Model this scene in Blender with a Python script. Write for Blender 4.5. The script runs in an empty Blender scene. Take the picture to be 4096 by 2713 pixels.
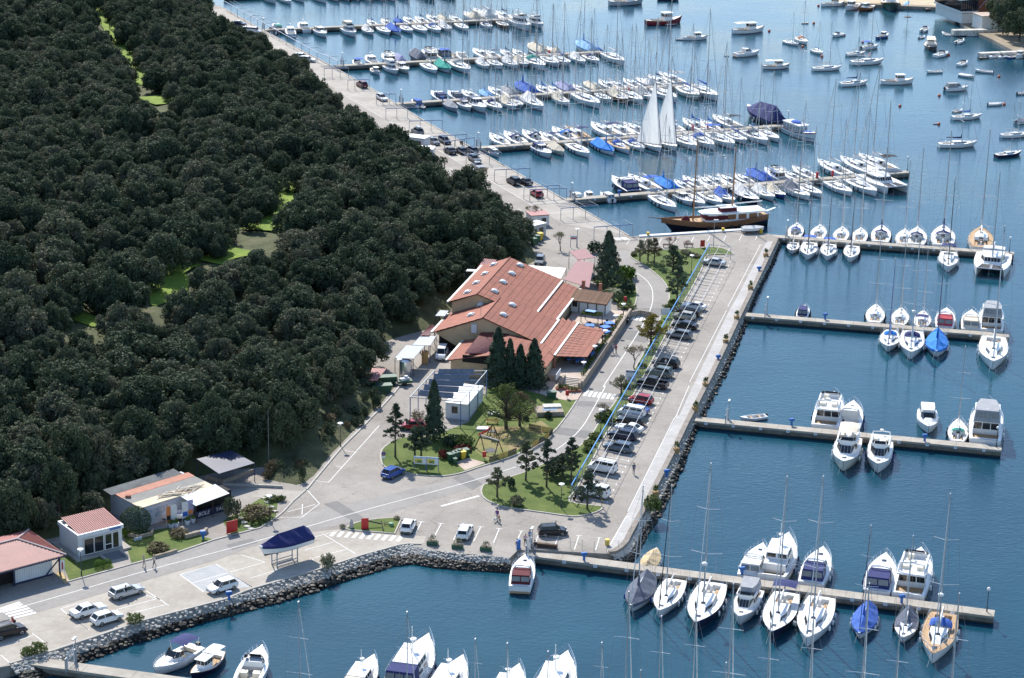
import bpy, math, random
import numpy as np
from mathutils import Vector, Matrix
random.seed(7)
R = math.radians
S = bpy.context.scene
COL = S.collection

# ------------------------------------------------------------------ camera
FPX, PITCH, ROLL, CAMH = 9050.0, 0.318, -0.0217, 120.0     # focal length in photo pixels, tilt, roll, height
_r0 = np.array([1.0, 0, 0]); _d0 = np.array([0, -math.sin(PITCH), -math.cos(PITCH)])
_f0 = np.array([0, math.cos(PITCH), -math.sin(PITCH)])
_r = math.cos(ROLL)*_r0 + math.sin(ROLL)*_d0
_d = -math.sin(ROLL)*_r0 + math.cos(ROLL)*_d0
cam_data = bpy.data.cameras.new('camera'); cam = bpy.data.objects.new('camera', cam_data); COL.objects.link(cam)
cam_data.sensor_width = 36.0; cam_data.lens = FPX/4096*36.0
cam_data.clip_start = 1.0; cam_data.clip_end = 5000.0
M = Matrix(((_r[0], -_d[0], -_f0[0], 0), (_r[1], -_d[1], -_f0[1], 0), (_r[2], -_d[2], -_f0[2], CAMH), (0, 0, 0, 1)))
cam.matrix_world = M
S.camera = cam
S.render.resolution_x = 1024; S.render.resolution_y = 678

# ------------------------------------------------------------------ light
SUN_AZ, SUN_EL = 108.0, 42.0                                # degrees, azimuth counted from +X towards +Y
w = bpy.data.worlds.new('World'); S.world = w; w.use_nodes = True
nt = w.node_tree; bg = nt.nodes['Background']
sky = nt.nodes.new('ShaderNodeTexSky'); sky.sky_type = 'NISHITA'; sky.sun_disc = False
sky.sun_elevation = R(SUN_EL); sky.sun_rotation = R(90.0-SUN_AZ)
sky.air_density = 1.0; sky.dust_density = 0.35; sky.ozone_density = 2.5
nt.links.new(sky.outputs[0], bg.inputs[0]); bg.inputs[1].default_value = 0.14
sl = bpy.data.lights.new('sun', 'SUN'); sl.energy = 4.5; sl.angle = R(0.53); sl.color = (1.0, 0.955, 0.88)
so = bpy.data.objects.new('sun', sl); COL.objects.link(so)
sd = Vector((math.cos(R(SUN_EL))*math.cos(R(SUN_AZ)), math.cos(R(SUN_EL))*math.sin(R(SUN_AZ)), math.sin(R(SUN_EL))))
so.rotation_euler = sd.to_track_quat('Z', 'Y').to_euler(); so.location = (0, 300, 200)
S.view_settings.view_transform = 'Standard'; S.view_settings.look = 'None'
S.view_settings.exposure = 0.68; S.view_settings.gamma = 1.0
S.render.engine = 'CYCLES'
S.cycles.max_bounces = 6; S.cycles.diffuse_bounces = 3; S.cycles.glossy_bounces = 3
S.cycles.transmission_bounces = 3; S.cycles.caustics_reflective = False; S.cycles.caustics_refractive = False

# ------------------------------------------------------------------ survey: photo point -> point on a level plane
WATER = -1.5
def G(px, py, z=0.0):
 v = _r*((px-2048.0)/FPX) + _d*((py-1356.5)/FPX) + _f0
 t = (z-CAMH)/v[2]
 return Vector((v[0]*t, v[1]*t, z))
def PX(P):
 q = np.array([P[0], P[1], P[2]-CAMH])
 return (2048+FPX*q.dot(_r)/q.dot(_f0), 1356.5+FPX*q.dot(_d)/q.dot(_f0))
def zoom(ox, oy, sc):
 return lambda x, y, z=0.0: G(ox+x/sc, oy+y/sc, z)
Z1 = zoom(0, 1700, 1.548); Z2 = zoom(1000, 1700, 1.548); Z3 = zoom(1400, 1400, 1.96); Z4 = zoom(1400, 900, 2.153)
Z5 = zoom(2200, 900, 1.96); Z6 = zoom(2000, 1600, 2.24); Z8 = zoom(2700, 800, 1.4255)
ZQ = zoom(1500, 450, 2.153); ZT = zoom(850, 0, 2.059); ZR = zoom(2900, 0, 1.98); ZF = zoom(0, 0, 1/1.7305)

# ------------------------------------------------------------------ materials (all procedural)
MATS = {}
def mat(name, col, rough=0.6, var=0.12, scale=3.0, metal=0.0, bump=0.0, spec=0.5, coat=0.0, detail=4.0, col2=None, bscale=None, trans=0.0, rand=0.0):
 if name in MATS: return MATS[name]
 m = bpy.data.materials.new(name); m.use_nodes = True; t = m.node_tree; n = t.nodes; l = t.links
 b = n['Principled BSDF']
 b.inputs['Roughness'].default_value = rough; b.inputs['Metallic'].default_value = metal
 b.inputs['Specular IOR Level'].default_value = spec
 if coat: b.inputs['Coat Weight'].default_value = coat; b.inputs['Coat Roughness'].default_value = 0.08
 tc = n.new('ShaderNodeTexCoord')
 no = n.new('ShaderNodeTexNoise'); no.inputs['Scale'].default_value = scale; no.inputs['Detail'].default_value = detail
 no.inputs['Roughness'].default_value = 0.62
 l.new(tc.outputs['Object'], no.inputs['Vector'])
 rp = n.new('ShaderNodeValToRGB'); rp.color_ramp.elements[0].position = 0.28; rp.color_ramp.elements[1].position = 0.72
 c = Vector(col)
 a = c*(1-var); d = c*(1+var) if col2 is None else Vector(col2)
 rp.color_ramp.elements[0].color = (*a, 1); rp.color_ramp.elements[1].color = (min(d[0], 1), min(d[1], 1), min(d[2], 1), 1)
 l.new(no.outputs['Fac'], rp.inputs['Fac'])
 out = rp.outputs['Color']
 if rand:
  oi = n.new('ShaderNodeObjectInfo'); mr = n.new('ShaderNodeMapRange'); mr.inputs[3].default_value = 1-rand; mr.inputs[4].default_value = 1+rand
  l.new(oi.outputs['Random'], mr.inputs[0])
  mx = n.new('ShaderNodeMix'); mx.data_type = 'RGBA'; mx.blend_type = 'MULTIPLY'; mx.inputs[0].default_value = 1
  l.new(out, mx.inputs[6]); l.new(mr.outputs[0], mx.inputs[7]); out = mx.outputs[2]
 l.new(out, b.inputs['Base Color'])
 if bump:
  n2 = n.new('ShaderNodeTexNoise'); n2.inputs['Scale'].default_value = bscale or scale*6; n2.inputs['Detail'].default_value = 3
  l.new(tc.outputs['Object'], n2.inputs['Vector'])
  bp = n.new('ShaderNodeBump'); bp.inputs['Strength'].default_value = bump; bp.inputs['Distance'].default_value = 0.05
  l.new(n2.outputs['Fac'], bp.inputs['Height']); l.new(bp.outputs[0], b.inputs['Normal'])
 if trans: b.inputs['Transmission Weight'].default_value = trans
 MATS[name] = m
 return m
def ground_mat(name, col, col2, big=0.08, fine=2.5, crack=0.0, rough=0.9, streak=None):
 """paving with broad stains, fine grain and a few long repair cracks, in world metres"""
 if name in MATS: return MATS[name]
 m = bpy.data.materials.new(name); m.use_nodes = True; t = m.node_tree; n = t.nodes; l = t.links; b = n['Principled BSDF']
 b.inputs['Roughness'].default_value = rough; b.inputs['Specular IOR Level'].default_value = 0.25
 g = n.new('ShaderNodeNewGeometry')
 def noise(s, d=5, r=0.6):
  x = n.new('ShaderNodeTexNoise'); x.inputs['Scale'].default_value = s; x.inputs['Detail'].default_value = d; x.inputs['Roughness'].default_value = r
  l.new(g.outputs['Position'], x.inputs['Vector']); return x
 rp = n.new('ShaderNodeValToRGB'); rp.color_ramp.elements[0].position = 0.33; rp.color_ramp.elements[1].position = 0.67
 rp.color_ramp.elements[0].color = (*col, 1); rp.color_ramp.elements[1].color = (*col2, 1)
 l.new(noise(big, 7, 0.68).outputs['Fac'], rp.inputs['Fac'])
 mr = n.new('ShaderNodeMapRange'); mr.inputs[1].default_value = 0.25; mr.inputs[2].default_value = 0.75; mr.inputs[3].default_value = 0.84; mr.inputs[4].default_value = 1.14
 l.new(noise(fine, 6, 0.75).outputs['Fac'], mr.inputs[0])
 mx = n.new('ShaderNodeMix'); mx.data_type = 'RGBA'; mx.blend_type = 'MULTIPLY'; mx.inputs[0].default_value = 1
 l.new(rp.outputs[0], mx.inputs[6]); l.new(mr.outputs[0], mx.inputs[7]); out = mx.outputs[2]
 if crack:
  vo = n.new('ShaderNodeTexVoronoi'); vo.feature = 'DISTANCE_TO_EDGE'; vo.inputs['Scale'].default_value = 0.16
  wn = noise(0.7, 3)
  ad = n.new('ShaderNodeVectorMath'); ad.operation = 'ADD'; l.new(g.outputs['Position'], ad.inputs[0])
  sc = n.new('ShaderNodeVectorMath'); sc.operation = 'SCALE'; sc.inputs['Scale'].default_value = 2.2
  l.new(wn.outputs['Color'], sc.inputs[0]); l.new(sc.outputs[0], ad.inputs[1]); l.new(ad.outputs[0], vo.inputs['Vector'])
  r2 = n.new('ShaderNodeMapRange'); r2.inputs[1].default_value = 0.0; r2.inputs[2].default_value = 0.012; r2.inputs[3].default_value = 1-crack; r2.inputs[4].default_value = 1.0
  l.new(vo.outputs['Distance'], r2.inputs[0])
  m2 = n.new('ShaderNodeMix'); m2.data_type = 'RGBA'; m2.blend_type = 'MULTIPLY'; m2.inputs[0].default_value = 1
  l.new(out, m2.inputs[6]); l.new(r2.outputs[0], m2.inputs[7]); out = m2.outputs[2]
 l.new(out, b.inputs['Base Color'])
 bp = n.new('ShaderNodeBump'); bp.inputs['Strength'].default_value = 0.25; bp.inputs['Distance'].default_value = 0.03
 l.new(noise(6, 4).outputs['Fac'], bp.inputs['Height']); l.new(bp.outputs[0], b.inputs['Normal'])
 MATS[name] = m
 return m

# ------------------------------------------------------------------ mesh helper
class MB:
 def __init__(s): s.v = []; s.f = []; s.m = []
 def add(s, vs, fs, mi=0):
  o = len(s.v); s.v += [tuple(x) for x in vs]
  for f in fs: s.f.append(tuple(i+o for i in f)); s.m.append(mi)
  return s
 def box(s, cx, cy, cz, sx, sy, sz, rz=0.0, mi=0, tilt=0.0):
  c, n = math.cos(rz), math.sin(rz); vs = []
  for z in (-.5, .5):
   for x, y in ((-.5, -.5), (.5, -.5), (.5, .5), (-.5, .5)):
    a, b = x*sx, y*sy; vs.append((cx+a*c-b*n, cy+a*n+b*c, cz+z*sz+tilt*a))
  return s.add(vs, [(3, 2, 1, 0), (4, 5, 6, 7), (0, 1, 5, 4), (1, 2, 6, 5), (2, 3, 7, 6), (3, 0, 4, 7)], mi)
 def prism(s, poly, z0, z1, mi=0, mtop=None):
  n = len(poly); ar = sum(poly[i][0]*poly[(i+1) % n][1]-poly[(i+1) % n][0]*poly[i][1] for i in range(n))
  if ar < 0: poly = list(poly)[::-1]
  vs = [(p[0], p[1], z0) for p in poly]+[(p[0], p[1], z1) for p in poly]
  s.add(vs, [tuple(range(n))[::-1]]+[(i, (i+1) % n, n+(i+1) % n, n+i) for i in range(n)], mi)
  o = len(s.v)-2*n
  s.f.append(tuple(range(o+n, o+2*n))); s.m.append(mi if mtop is None else mtop)
  return s
 def sheet(s, poly, z=None, mi=0):
  n = len(poly); ar = sum(poly[i][0]*poly[(i+1) % n][1]-poly[(i+1) % n][0]*poly[i][1] for i in range(n))
  if ar < 0: poly = list(poly)[::-1]
  return s.add([(p[0], p[1], p[2] if z is None else z) for p in poly], [tuple(range(n))], mi)
 def slab(s, q, th, mi=0):
  q = [Vector(p) for p in q]; nrm = (q[1]-q[0]).cross(q[-1]-q[0]).normalized()
  if nrm.z < 0: q = q[::-1]; nrm = -nrm
  n = len(q)
  lo = [p-nrm*th for p in q]
  return s.add(lo+q, [tuple(range(n))[::-1], tuple(range(n, 2*n))]+[(i, (i+1) % n, n+(i+1) % n, n+i) for i in range(n)], mi)
 def tube(s, pts, r, n=6, r2=None, mi=0, cap=True):
  pts = [Vector(p) for p in pts]; k = len(pts); rings = []
  up = Vector((0, 0, 1))
  for i, p in enumerate(pts):
   d = (pts[min(i+1, k-1)]-pts[max(i-1, 0)])
   if d.length < 1e-9: d = Vector((0, 0, 1))
   d.normalize()
   a = d.cross(up if abs(d.z) < 0.95 else Vector((1, 0, 0))).normalized(); b = d.cross(a)
   rr = r if r2 is None else r+(r2-r)*i/(k-1)
   rings.append([p+(a*math.cos(2*math.pi*j/n)+b*math.sin(2*math.pi*j/n))*rr for j in range(n)])
  return s.loft(rings, cap, mi)
 def loft(s, rings, cap=True, mi=0, closed=True):
  n = len(rings[0]); vs = [p for r in rings for p in r]; fs = []
  for i in range(len(rings)-1):
   for j in range(n if closed else n-1):
    a = i*n+j; b = i*n+(j+1) % n
    fs.append((a, b, b+n, a+n))
  if cap: fs += [tuple(range(n))[::-1], tuple(range((len(rings)-1)*n, len(rings)*n))]
  return s.add(vs, fs, mi)
 def ball(s, c, r, nu=8, nv=5, sc=(1, 1, 1), mi=0, half=False):
  rings = []
  for i in range(nv+1):
   t = (math.pi/2 if half else math.pi)*i/nv
   z = math.cos(t); q = max(math.sin(t), 0.02)
   rings.append([(c[0]+r*sc[0]*q*math.cos(2*math.pi*j/nu), c[1]+r*sc[1]*q*math.sin(2*math.pi*j/nu), c[2]+r*sc[2]*z) for j in range(nu)][::-1])
  return s.loft(rings, True, mi)
 def lathe(s, prof, n=12, c=(0, 0, 0), mi=0):
  return s.loft([[(c[0]+r*math.cos(2*math.pi*j/n), c[1]+r*math.sin(2*math.pi*j/n), c[2]+z) for j in range(n)] for r, z in prof], True, mi)
 def data(s, name, mats, smooth=False):
  me = bpy.data.meshes.new(name); me.from_pydata(s.v, [], s.f)
  if not isinstance(mats, (list, tuple)): mats = [mats]
  for m in mats: me.materials.append(m)
  if len(mats) > 1: me.polygons.foreach_set('material_index', s.m)
  if smooth: me.polygons.foreach_set('use_smooth', [True]*len(me.polygons))
  me.update()
  return me
 def build(s, name, mats, parent=None, loc=None, smooth=False):
  return link(name, s.data(name, mats, smooth), parent, loc)
def link(name, data, parent=None, loc=None, rz=None, scale=None, m=None):
 o = bpy.data.objects.new(name, data); COL.objects.link(o)
 if parent is not None: o.parent = parent
 if loc is not None: o.location = loc
 if rz is not None: o.rotation_euler = (0, 0, rz)
 if scale is not None: o.scale = scale if isinstance(scale, (tuple, list, Vector)) else (scale,)*3
 if m is not None and data is not None and len(data.materials):
  o.material_slots[0].link = 'OBJECT'; o.material_slots[0].material = m
 return o
def tag(o, label, cat, group=None):
 o['label'] = label; o['category'] = cat
 if group: o['group'] = group
 return o
def thing(name, label, cat, loc=(0, 0, 0), rz=0.0, group=None, scale=None):
 return tag(link(name, None, None, loc, rz, scale), label, cat, group)
def struct(o): o['kind'] = 'structure'; return o
def stuff(o): o['kind'] = 'stuff'; return o
CACHE = {}
def cached(key, fn):
 if key not in CACHE: CACHE[key] = fn()
 return CACHE[key]
def copy_tree(o, parent=None):
 c = o.copy(); COL.objects.link(c); c.parent = parent
 for ch in o.children: copy_tree(ch, c)
 return c
def smooth_line(pts, n=4):
 """rounded version of a polyline (Catmull-Rom)"""
 P = [Vector(p) for p in pts]; out = []
 for i in range(len(P)-1):
  a, b, c, d = P[max(i-1, 0)], P[i], P[i+1], P[min(i+2, len(P)-1)]
  for k in range(n):
   t = k/n
   out.append(0.5*((2*b)+(c-a)*t+(2*a-5*b+4*c-d)*t*t+(3*b-a-3*c+d)*t**3))
 out.append(P[-1]); return out
ORD = ['first', 'second', 'third', 'fourth', 'fifth', 'sixth', 'seventh', 'eighth', 'ninth', 'tenth', 'eleventh', 'twelfth', 'thirteenth',
  'fourteenth', 'fifteenth', 'sixteenth', 'seventeenth', 'eighteenth', 'nineteenth', 'twentieth', 'twenty-first', 'twenty-second', 'twenty-third']
# ------------------------------------------------------------------ palette
M_ground = ground_mat('asphalt_light', (0.235, 0.212, 0.186), (0.345, 0.315, 0.28), 0.09, 2.2, 0.3)
M_road = ground_mat('asphalt_road', (0.245, 0.228, 0.21), (0.315, 0.296, 0.272), 0.12, 1.6, 0.12)
M_patch = ground_mat('asphalt_patch', (0.175, 0.168, 0.16), (0.215, 0.207, 0.196), 0.5, 3.0)
M_conc = ground_mat('concrete_yard', (0.32, 0.285, 0.24), (0.43, 0.392, 0.34), 0.16, 1.1, 0.10)
M_quayc = ground_mat('concrete_quay', (0.31, 0.28, 0.245), (0.42, 0.39, 0.345), 0.2, 1.2, 0.15)
M_pier = ground_mat('concrete_pier', (0.30, 0.265, 0.22), (0.43, 0.395, 0.34), 0.35, 1.6)
M_strip = ground_mat('concrete_strip', (0.36, 0.345, 0.33), (0.46, 0.445, 0.43), 0.22, 1.4, 0.1)
M_pave = ground_mat('terrace_paving', (0.42, 0.33, 0.27), (0.52, 0.43, 0.36), 0.5, 3.0)
M_grass = ground_mat('lawn_grass', (0.05, 0.092, 0.014), (0.125, 0.155, 0.036), 0.3, 2.6)
M_play = ground_mat('worn_lawn', (0.10, 0.15, 0.028), (0.33, 0.225, 0.12), 0.17, 2.0)
M_soil = ground_mat('bare_soil', (0.09, 0.06, 0.04), (0.14, 0.10, 0.07), 0.6, 3.0)
M_paint = mat('road_paint', (0.66, 0.65, 0.62), 0.8, 0.14, 2.5)
M_kerb = mat('kerb_stone', (0.40, 0.375, 0.335), 0.9, 0.16, 1.2, bump=0.2)
M_stone = mat('limestone', (0.52, 0.49, 0.44), 0.92, 0.3, 1.6, bump=0.5, rand=0.22)
M_wet = mat('wet_rock', (0.026, 0.023, 0.017), 0.6, 0.6, 1.8, bump=0.5, rand=0.3)
M_wall = mat('quay_masonry', (0.27, 0.25, 0.22), 0.92, 0.35, 0.9, bump=0.5)
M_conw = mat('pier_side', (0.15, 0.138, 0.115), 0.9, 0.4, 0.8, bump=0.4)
M_trunk = mat('bark', (0.085, 0.065, 0.05), 0.95, 0.3, 4, bump=0.4)
M_bark2 = mat('pale_bark', (0.20, 0.165, 0.13), 0.95, 0.25, 4, bump=0.3)

def leaf_mat(name, c1, c2, c3, sc=0.35, rough=0.75, tr=0.16):
 m = bpy.data.materials.new(name); m.use_nodes = True; t = m.node_tree; n = t.nodes; l = t.links; b = n['Principled BSDF']
 g = n.new('ShaderNodeNewGeometry'); oi = n.new('ShaderNodeObjectInfo')
 no = n.new('ShaderNodeTexNoise'); no.inputs['Scale'].default_value = sc; no.inputs['Detail'].default_value = 5; no.inputs['Roughness'].default_value = 0.7
 l.new(g.outputs['Position'], no.inputs['Vector'])
 ad = n.new('ShaderNodeMath'); ad.operation = 'MULTIPLY_ADD'; ad.inputs[1].default_value = 0.42; l.new(oi.outputs['Random'], ad.inputs[0])
 sb = n.new('ShaderNodeMath'); sb.operation = 'SUBTRACT'; sb.inputs[1].default_value = 0.2; l.new(no.outputs['Fac'], sb.inputs[0]); l.new(sb.outputs[0], ad.inputs[2])
 rp = n.new('ShaderNodeValToRGB'); e = rp.color_ramp.elements
 e[0].position = 0.25; e[0].color = (*c1, 1); e[1].position = 0.8; e[1].color = (*c3, 1)
 x = e.new(0.52); x.color = (*c2, 1)
 l.new(ad.outputs[0], rp.inputs['Fac']); l.new(rp.outputs[0], b.inputs['Base Color'])
 b.inputs['Roughness'].default_value = rough; b.inputs['Specular IOR Level'].default_value = 0.14
 td = n.new('ShaderNodeBsdfTranslucent'); l.new(rp.outputs[0], td.inputs[0])
 ms = n.new('ShaderNodeMixShader'); ms.inputs[0].default_value = tr
 l.new(b.outputs[0], ms.inputs[1]); l.new(td.outputs[0], ms.inputs[2]); l.new(ms.outputs[0], n['Material Output'].inputs[0])
 MATS[name] = m; return m
M_oak = leaf_mat('oak_leaves', (0.046, 0.070, 0.040), (0.078, 0.104, 0.058), (0.142, 0.140, 0.092))
M_conif = leaf_mat('conifer_needles', (0.030, 0.055, 0.036), (0.050, 0.080, 0.050), (0.080, 0.11, 0.070), 0.8)
M_pine = leaf_mat('pine_needles', (0.07, 0.088, 0.045), (0.11, 0.125, 0.065), (0.16, 0.165, 0.095), 0.8)
M_shrub = leaf_mat('shrub_leaves', (0.06, 0.09, 0.022), (0.10, 0.135, 0.038), (0.15, 0.18, 0.06), 0.9)
M_olive = leaf_mat('olive_leaves', (0.14, 0.145, 0.085), (0.19, 0.19, 0.115), (0.26, 0.25, 0.165), 0.9)
M_yellow = leaf_mat('mimosa_leaves', (0.14, 0.12, 0.02), (0.21, 0.17, 0.03), (0.28, 0.22, 0.05), 0.9)
M_hedge = leaf_mat('hedge_leaves', (0.06, 0.12, 0.015), (0.10, 0.17, 0.022), (0.17, 0.22, 0.035), 0.9)
M_redl = leaf_mat('red_leaves', (0.09, 0.02, 0.018), (0.16, 0.035, 0.03), (0.22, 0.10, 0.05), 0.9)
M_brown = leaf_mat('brown_shrub_leaves', (0.10, 0.083, 0.048), (0.15, 0.122, 0.07), (0.20, 0.165, 0.10), 0.9)
M_blossom = leaf_mat('blossom', (0.22, 0.13, 0.11), (0.32, 0.20, 0.17), (0.42, 0.30, 0.26), 0.9)

# ------------------------------------------------------------------ water
def water_mat():
 m = bpy.data.materials.new('sea_water'); m.use_nodes = True; t = m.node_tree; n = t.nodes; l = t.links; b = n['Principled BSDF']
 b.inputs['Roughness'].default_value = 0.06; b.inputs['IOR'].default_value = 1.34
 g = n.new('ShaderNodeNewGeometry')
 mp = n.new('ShaderNodeMapping'); mp.inputs['Scale'].default_value = (0.75, 1.35, 1); mp.inputs['Rotation'].default_value = (0, 0, 0.25)
 l.new(g.outputs['Position'], mp.inputs['Vector'])
 def noise(s, d, r=0.55, src=None):
  x = n.new('ShaderNodeTexNoise'); x.inputs['Scale'].default_value = s; x.inputs['Detail'].default_value = d; x.inputs['Roughness'].default_value = r
  l.new(src or mp.outputs[0], x.inputs['Vector']); return x
 rp = n.new('ShaderNodeValToRGB'); rp.color_ramp.elements[0].position = 0.35; rp.color_ramp.elements[1].position = 0.7
 rp.color_ramp.elements[0].color = (0.006, 0.045, 0.075, 1); rp.color_ramp.elements[1].color = (0.011, 0.068, 0.098, 1)
 l.new(noise(0.025, 4, src=g.outputs['Position']).outputs['Fac'], rp.inputs['Fac']); l.new(rp.outputs[0], b.inputs['Base Color'])
 gust = n.new('ShaderNodeMapRange'); gust.inputs[1].default_value = 0.35; gust.inputs[2].default_value = 0.7; gust.inputs[3].default_value = 0.22; gust.inputs[4].default_value = 0.75
 l.new(noise(0.018, 3, src=g.outputs['Position']).outputs['Fac'], gust.inputs[0])
 b1 = n.new('ShaderNodeBump'); b1.inputs['Distance'].default_value = 0.10
 l.new(gust.outputs[0], b1.inputs['Strength']); l.new(noise(1.5, 3, 0.6).outputs['Fac'], b1.inputs['Height'])
 b2 = n.new('ShaderNodeBump'); b2.inputs['Strength'].default_value = 0.2; b2.inputs['Distance'].default_value = 0.14
 l.new(noise(0.35, 2).outputs['Fac'], b2.inputs['Height']); l.new(b1.outputs[0], b2.inputs['Normal'])
 l.new(b2.outputs[0], b.inputs['Normal'])
 return m
M_water = water_mat()
struct(MB().sheet([(-1500, -100), (1500, -100), (1500, 2200), (-1500, 2200)], WATER).build('water', M_water))

# ------------------------------------------------------------------ land body of the marina
QA = G(2529, 949); QB = G(932, 53); QD = (QB-QA).normalized(); QN = Vector((-QD.y, QD.x, 0))
def Q(al, off, z=0.0):                      # along the old quay, distance inland from its edge
 p = QA+QD*al+QN*off; return Vector((p.x, p.y, z))
left_top = [Z1(60, 1490), Z1(200, 1448), Z1(350, 1400), Z1(900, 1215), Z1(1400, 1085), Z2(0, 1025), Z2(430, 900), Z2(700, 810), Z2(930, 745),
   Z2(1000, 742), Z2(1060, 758), Z2(1110, 775), Z2(1300, 795), Z2(1500, 812), Z2(1610, 822)]
left_foot = [Z1(150, 1600, WATER), Z1(330, 1545, WATER), Z1(440, 1500, WATER), Z1(830, 1360, WATER), Z1(1300, 1212, WATER), Z2(0, 1150, WATER), Z2(340, 1060, WATER),
    Z2(620, 960, WATER), Z2(870, 882, WATER), Z2(1000, 862, WATER), Z2(1060, 870, WATER), Z2(1150, 885, WATER), Z2(1300, 897, WATER), Z2(1450, 905, WATER), Z2(1610, 912, WATER)]
corner = smooth_line([Z6(700, 1365), Z6(1000, 1378), Z6(1080, 1355), Z6(1150, 1290), Z6(1190, 1210), Z6(1300, 1010)], 4)
right_top = corner[4:-1]+[Z6(1300, 1010), Z6(1440, 735), Z6(1560, 500), Z6(1690, 225), Z5(1280, 1190), Z5(1400, 940), Z5(1490, 745), Z5(1590, 540), Z5(1700, 310), Z5(1790, 120)]
right_foot = [p+Vector((1.0, -0.6, 0)) for p in corner[4:-1]]+[Z6(1420, 1080, WATER), Z6(1530, 850, WATER), Z6(1640, 610, WATER), Z6(1745, 325, WATER), Z5(1375, 1190, WATER), Z5(1470, 960, WATER), Z5(1545, 770, WATER), Z5(1640, 500, WATER), Z5(1755, 300, WATER), Z5(1806, 150, WATER)]
for p in right_foot: p.z = WATER
land = [Z1(-300, 1620), Z1(0, 1500)]+left_top+[Z6(160, 1345), Z6(330, 1340)]+corner[:4]+right_top+[Z5(1772, 92), Z5(1730, 74), Z5(1640, 60), Z5(1370, 50), Z5(640, 96),
  Q(0.5, 0), Q(60, 0), Q(110, 0), Q(150, -1.2), Q(180, -1.2), Q(230, 0), Q(275, 0), Q(300, 30), (-330, 1000), (-500, 1000), (-500, 200), (-70, 225)]
struct(MB().prism([(p[0], p[1]) for p in land], -4.0, 0.0, 1, 0).build('ground', [M_ground, M_wall]))

# ------------------------------------------------------------------ hillside
BO = Vector((0, 355, 0)); BA = Vector((0.2334, 0.9724, 0)); BV = Vector((0.9724, -0.2334, 0))
def BL(u, v, z=0.0):                        # frame of the restaurant: u along its ridge, v to the right
 p = BO+BA*u+BV*v; return Vector((p.x, p.y, z))
kerbL = [Z2(350, 402), Z2(455, 275), Z2(560, 150), Z2(640, 70), Z2(710, 0), Z4(330, 1507), Z4(432, 1385)]
hill = [(-600, 262), (-75, 269), (-66, 273), (-60.5, 275.5), (-56, 279.5), (-54.5, 285), (-50.5, 293), (-45, 298), (-41, 301.5), (-34, 303.5), G(1050, 1915), G(1215, 1948)]
hill = [Vector((p[0], p[1], 0)) for p in hill]
hill += [p+Vector((-0.5, 0.4, 0)) for p in kerbL]
hill += [BL(-8, -23), BL(-2, -24), BL(5, -20.5), BL(11, -16.5), BL(33, -16), Q(-8, 24), Q(8, 19), Q(22, 19.5), Q(60, 20), Q(125, 19), Q(150, 15), Q(180, 12.5), Q(206, 13), Q(230, 13), Q(262, 8), Q(275, 12), Vector((-230, 1000, 0)), Vector((-600, 1000, 0))]
HP = np.array([(p.x, p.y) for p in hill])
def hill_dist(X, Y):
 X = np.asarray(X, float); Y = np.asarray(Y, float); d = np.full(X.shape, 1e9); ins = np.zeros(X.shape, bool)
 n = len(HP)
 for i in range(n):
  a, b = HP[i], HP[(i+1) % n]; e = b-a
  t = np.clip(((X-a[0])*e[0]+(Y-a[1])*e[1])/(e@e), 0, 1)
  d = np.minimum(d, np.hypot(X-a[0]-t*e[0], Y-a[1]-t*e[1]))
  c = ((a[1] > Y) != (b[1] > Y)) & (X < (b[0]-a[0])*(Y-a[1])/(b[1]-a[1]+1e-12)+a[0])
  ins ^= c
 return np.where(ins, d, -d)
def hill_z(X, Y):
 X = np.asarray(X, float); Y = np.asarray(Y, float); d = hill_dist(X, Y)
 up = np.where(d < 8, 0.38*d, 3.04+0.075*(np.minimum(d, 90)-8))
 und = np.clip((d-6)/25, 0, 1)*(1.3*np.sin(X*0.055+Y*0.021)+1.1*np.sin(Y*0.047-X*0.02+1.3))
 return np.where(d > 0, up+und, 0.5*np.maximum(d, -3))
def GH(px, py):                             # photo point on the hillside
 z = 3.0
 for _ in range(25):
  p = G(px, py, z); z = 0.5*z+0.5*float(hill_z(np.array([p.x]), np.array([p.y]))[0])
 return G(px, py, z)
xs = np.arange(-270, 40, 2.5); ys = np.arange(250, 900, 2.5)
XX, YY = np.meshgrid(xs, ys); DD = hill_dist(XX, YY); ZZ = hill_z(XX, YY)
ZZ = ZZ+np.where(DD > 2, 0.25*np.sin(XX*1.7+YY*0.9)*np.sin(YY*1.3-XX*0.6), 0)
idx = -np.ones(XX.shape, int); vs = []; fs = []
keep = DD > -4
for i, j in zip(*np.where(keep)):
 idx[i, j] = len(vs); vs.append((XX[i, j], YY[i, j], ZZ[i, j]))
for i in range(len(ys)-1):
 for j in range(len(xs)-1):
  q = (idx[i, j], idx[i, j+1], idx[i+1, j+1], idx[i+1, j])
  if min(q) >= 0: fs.append(q)
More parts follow.
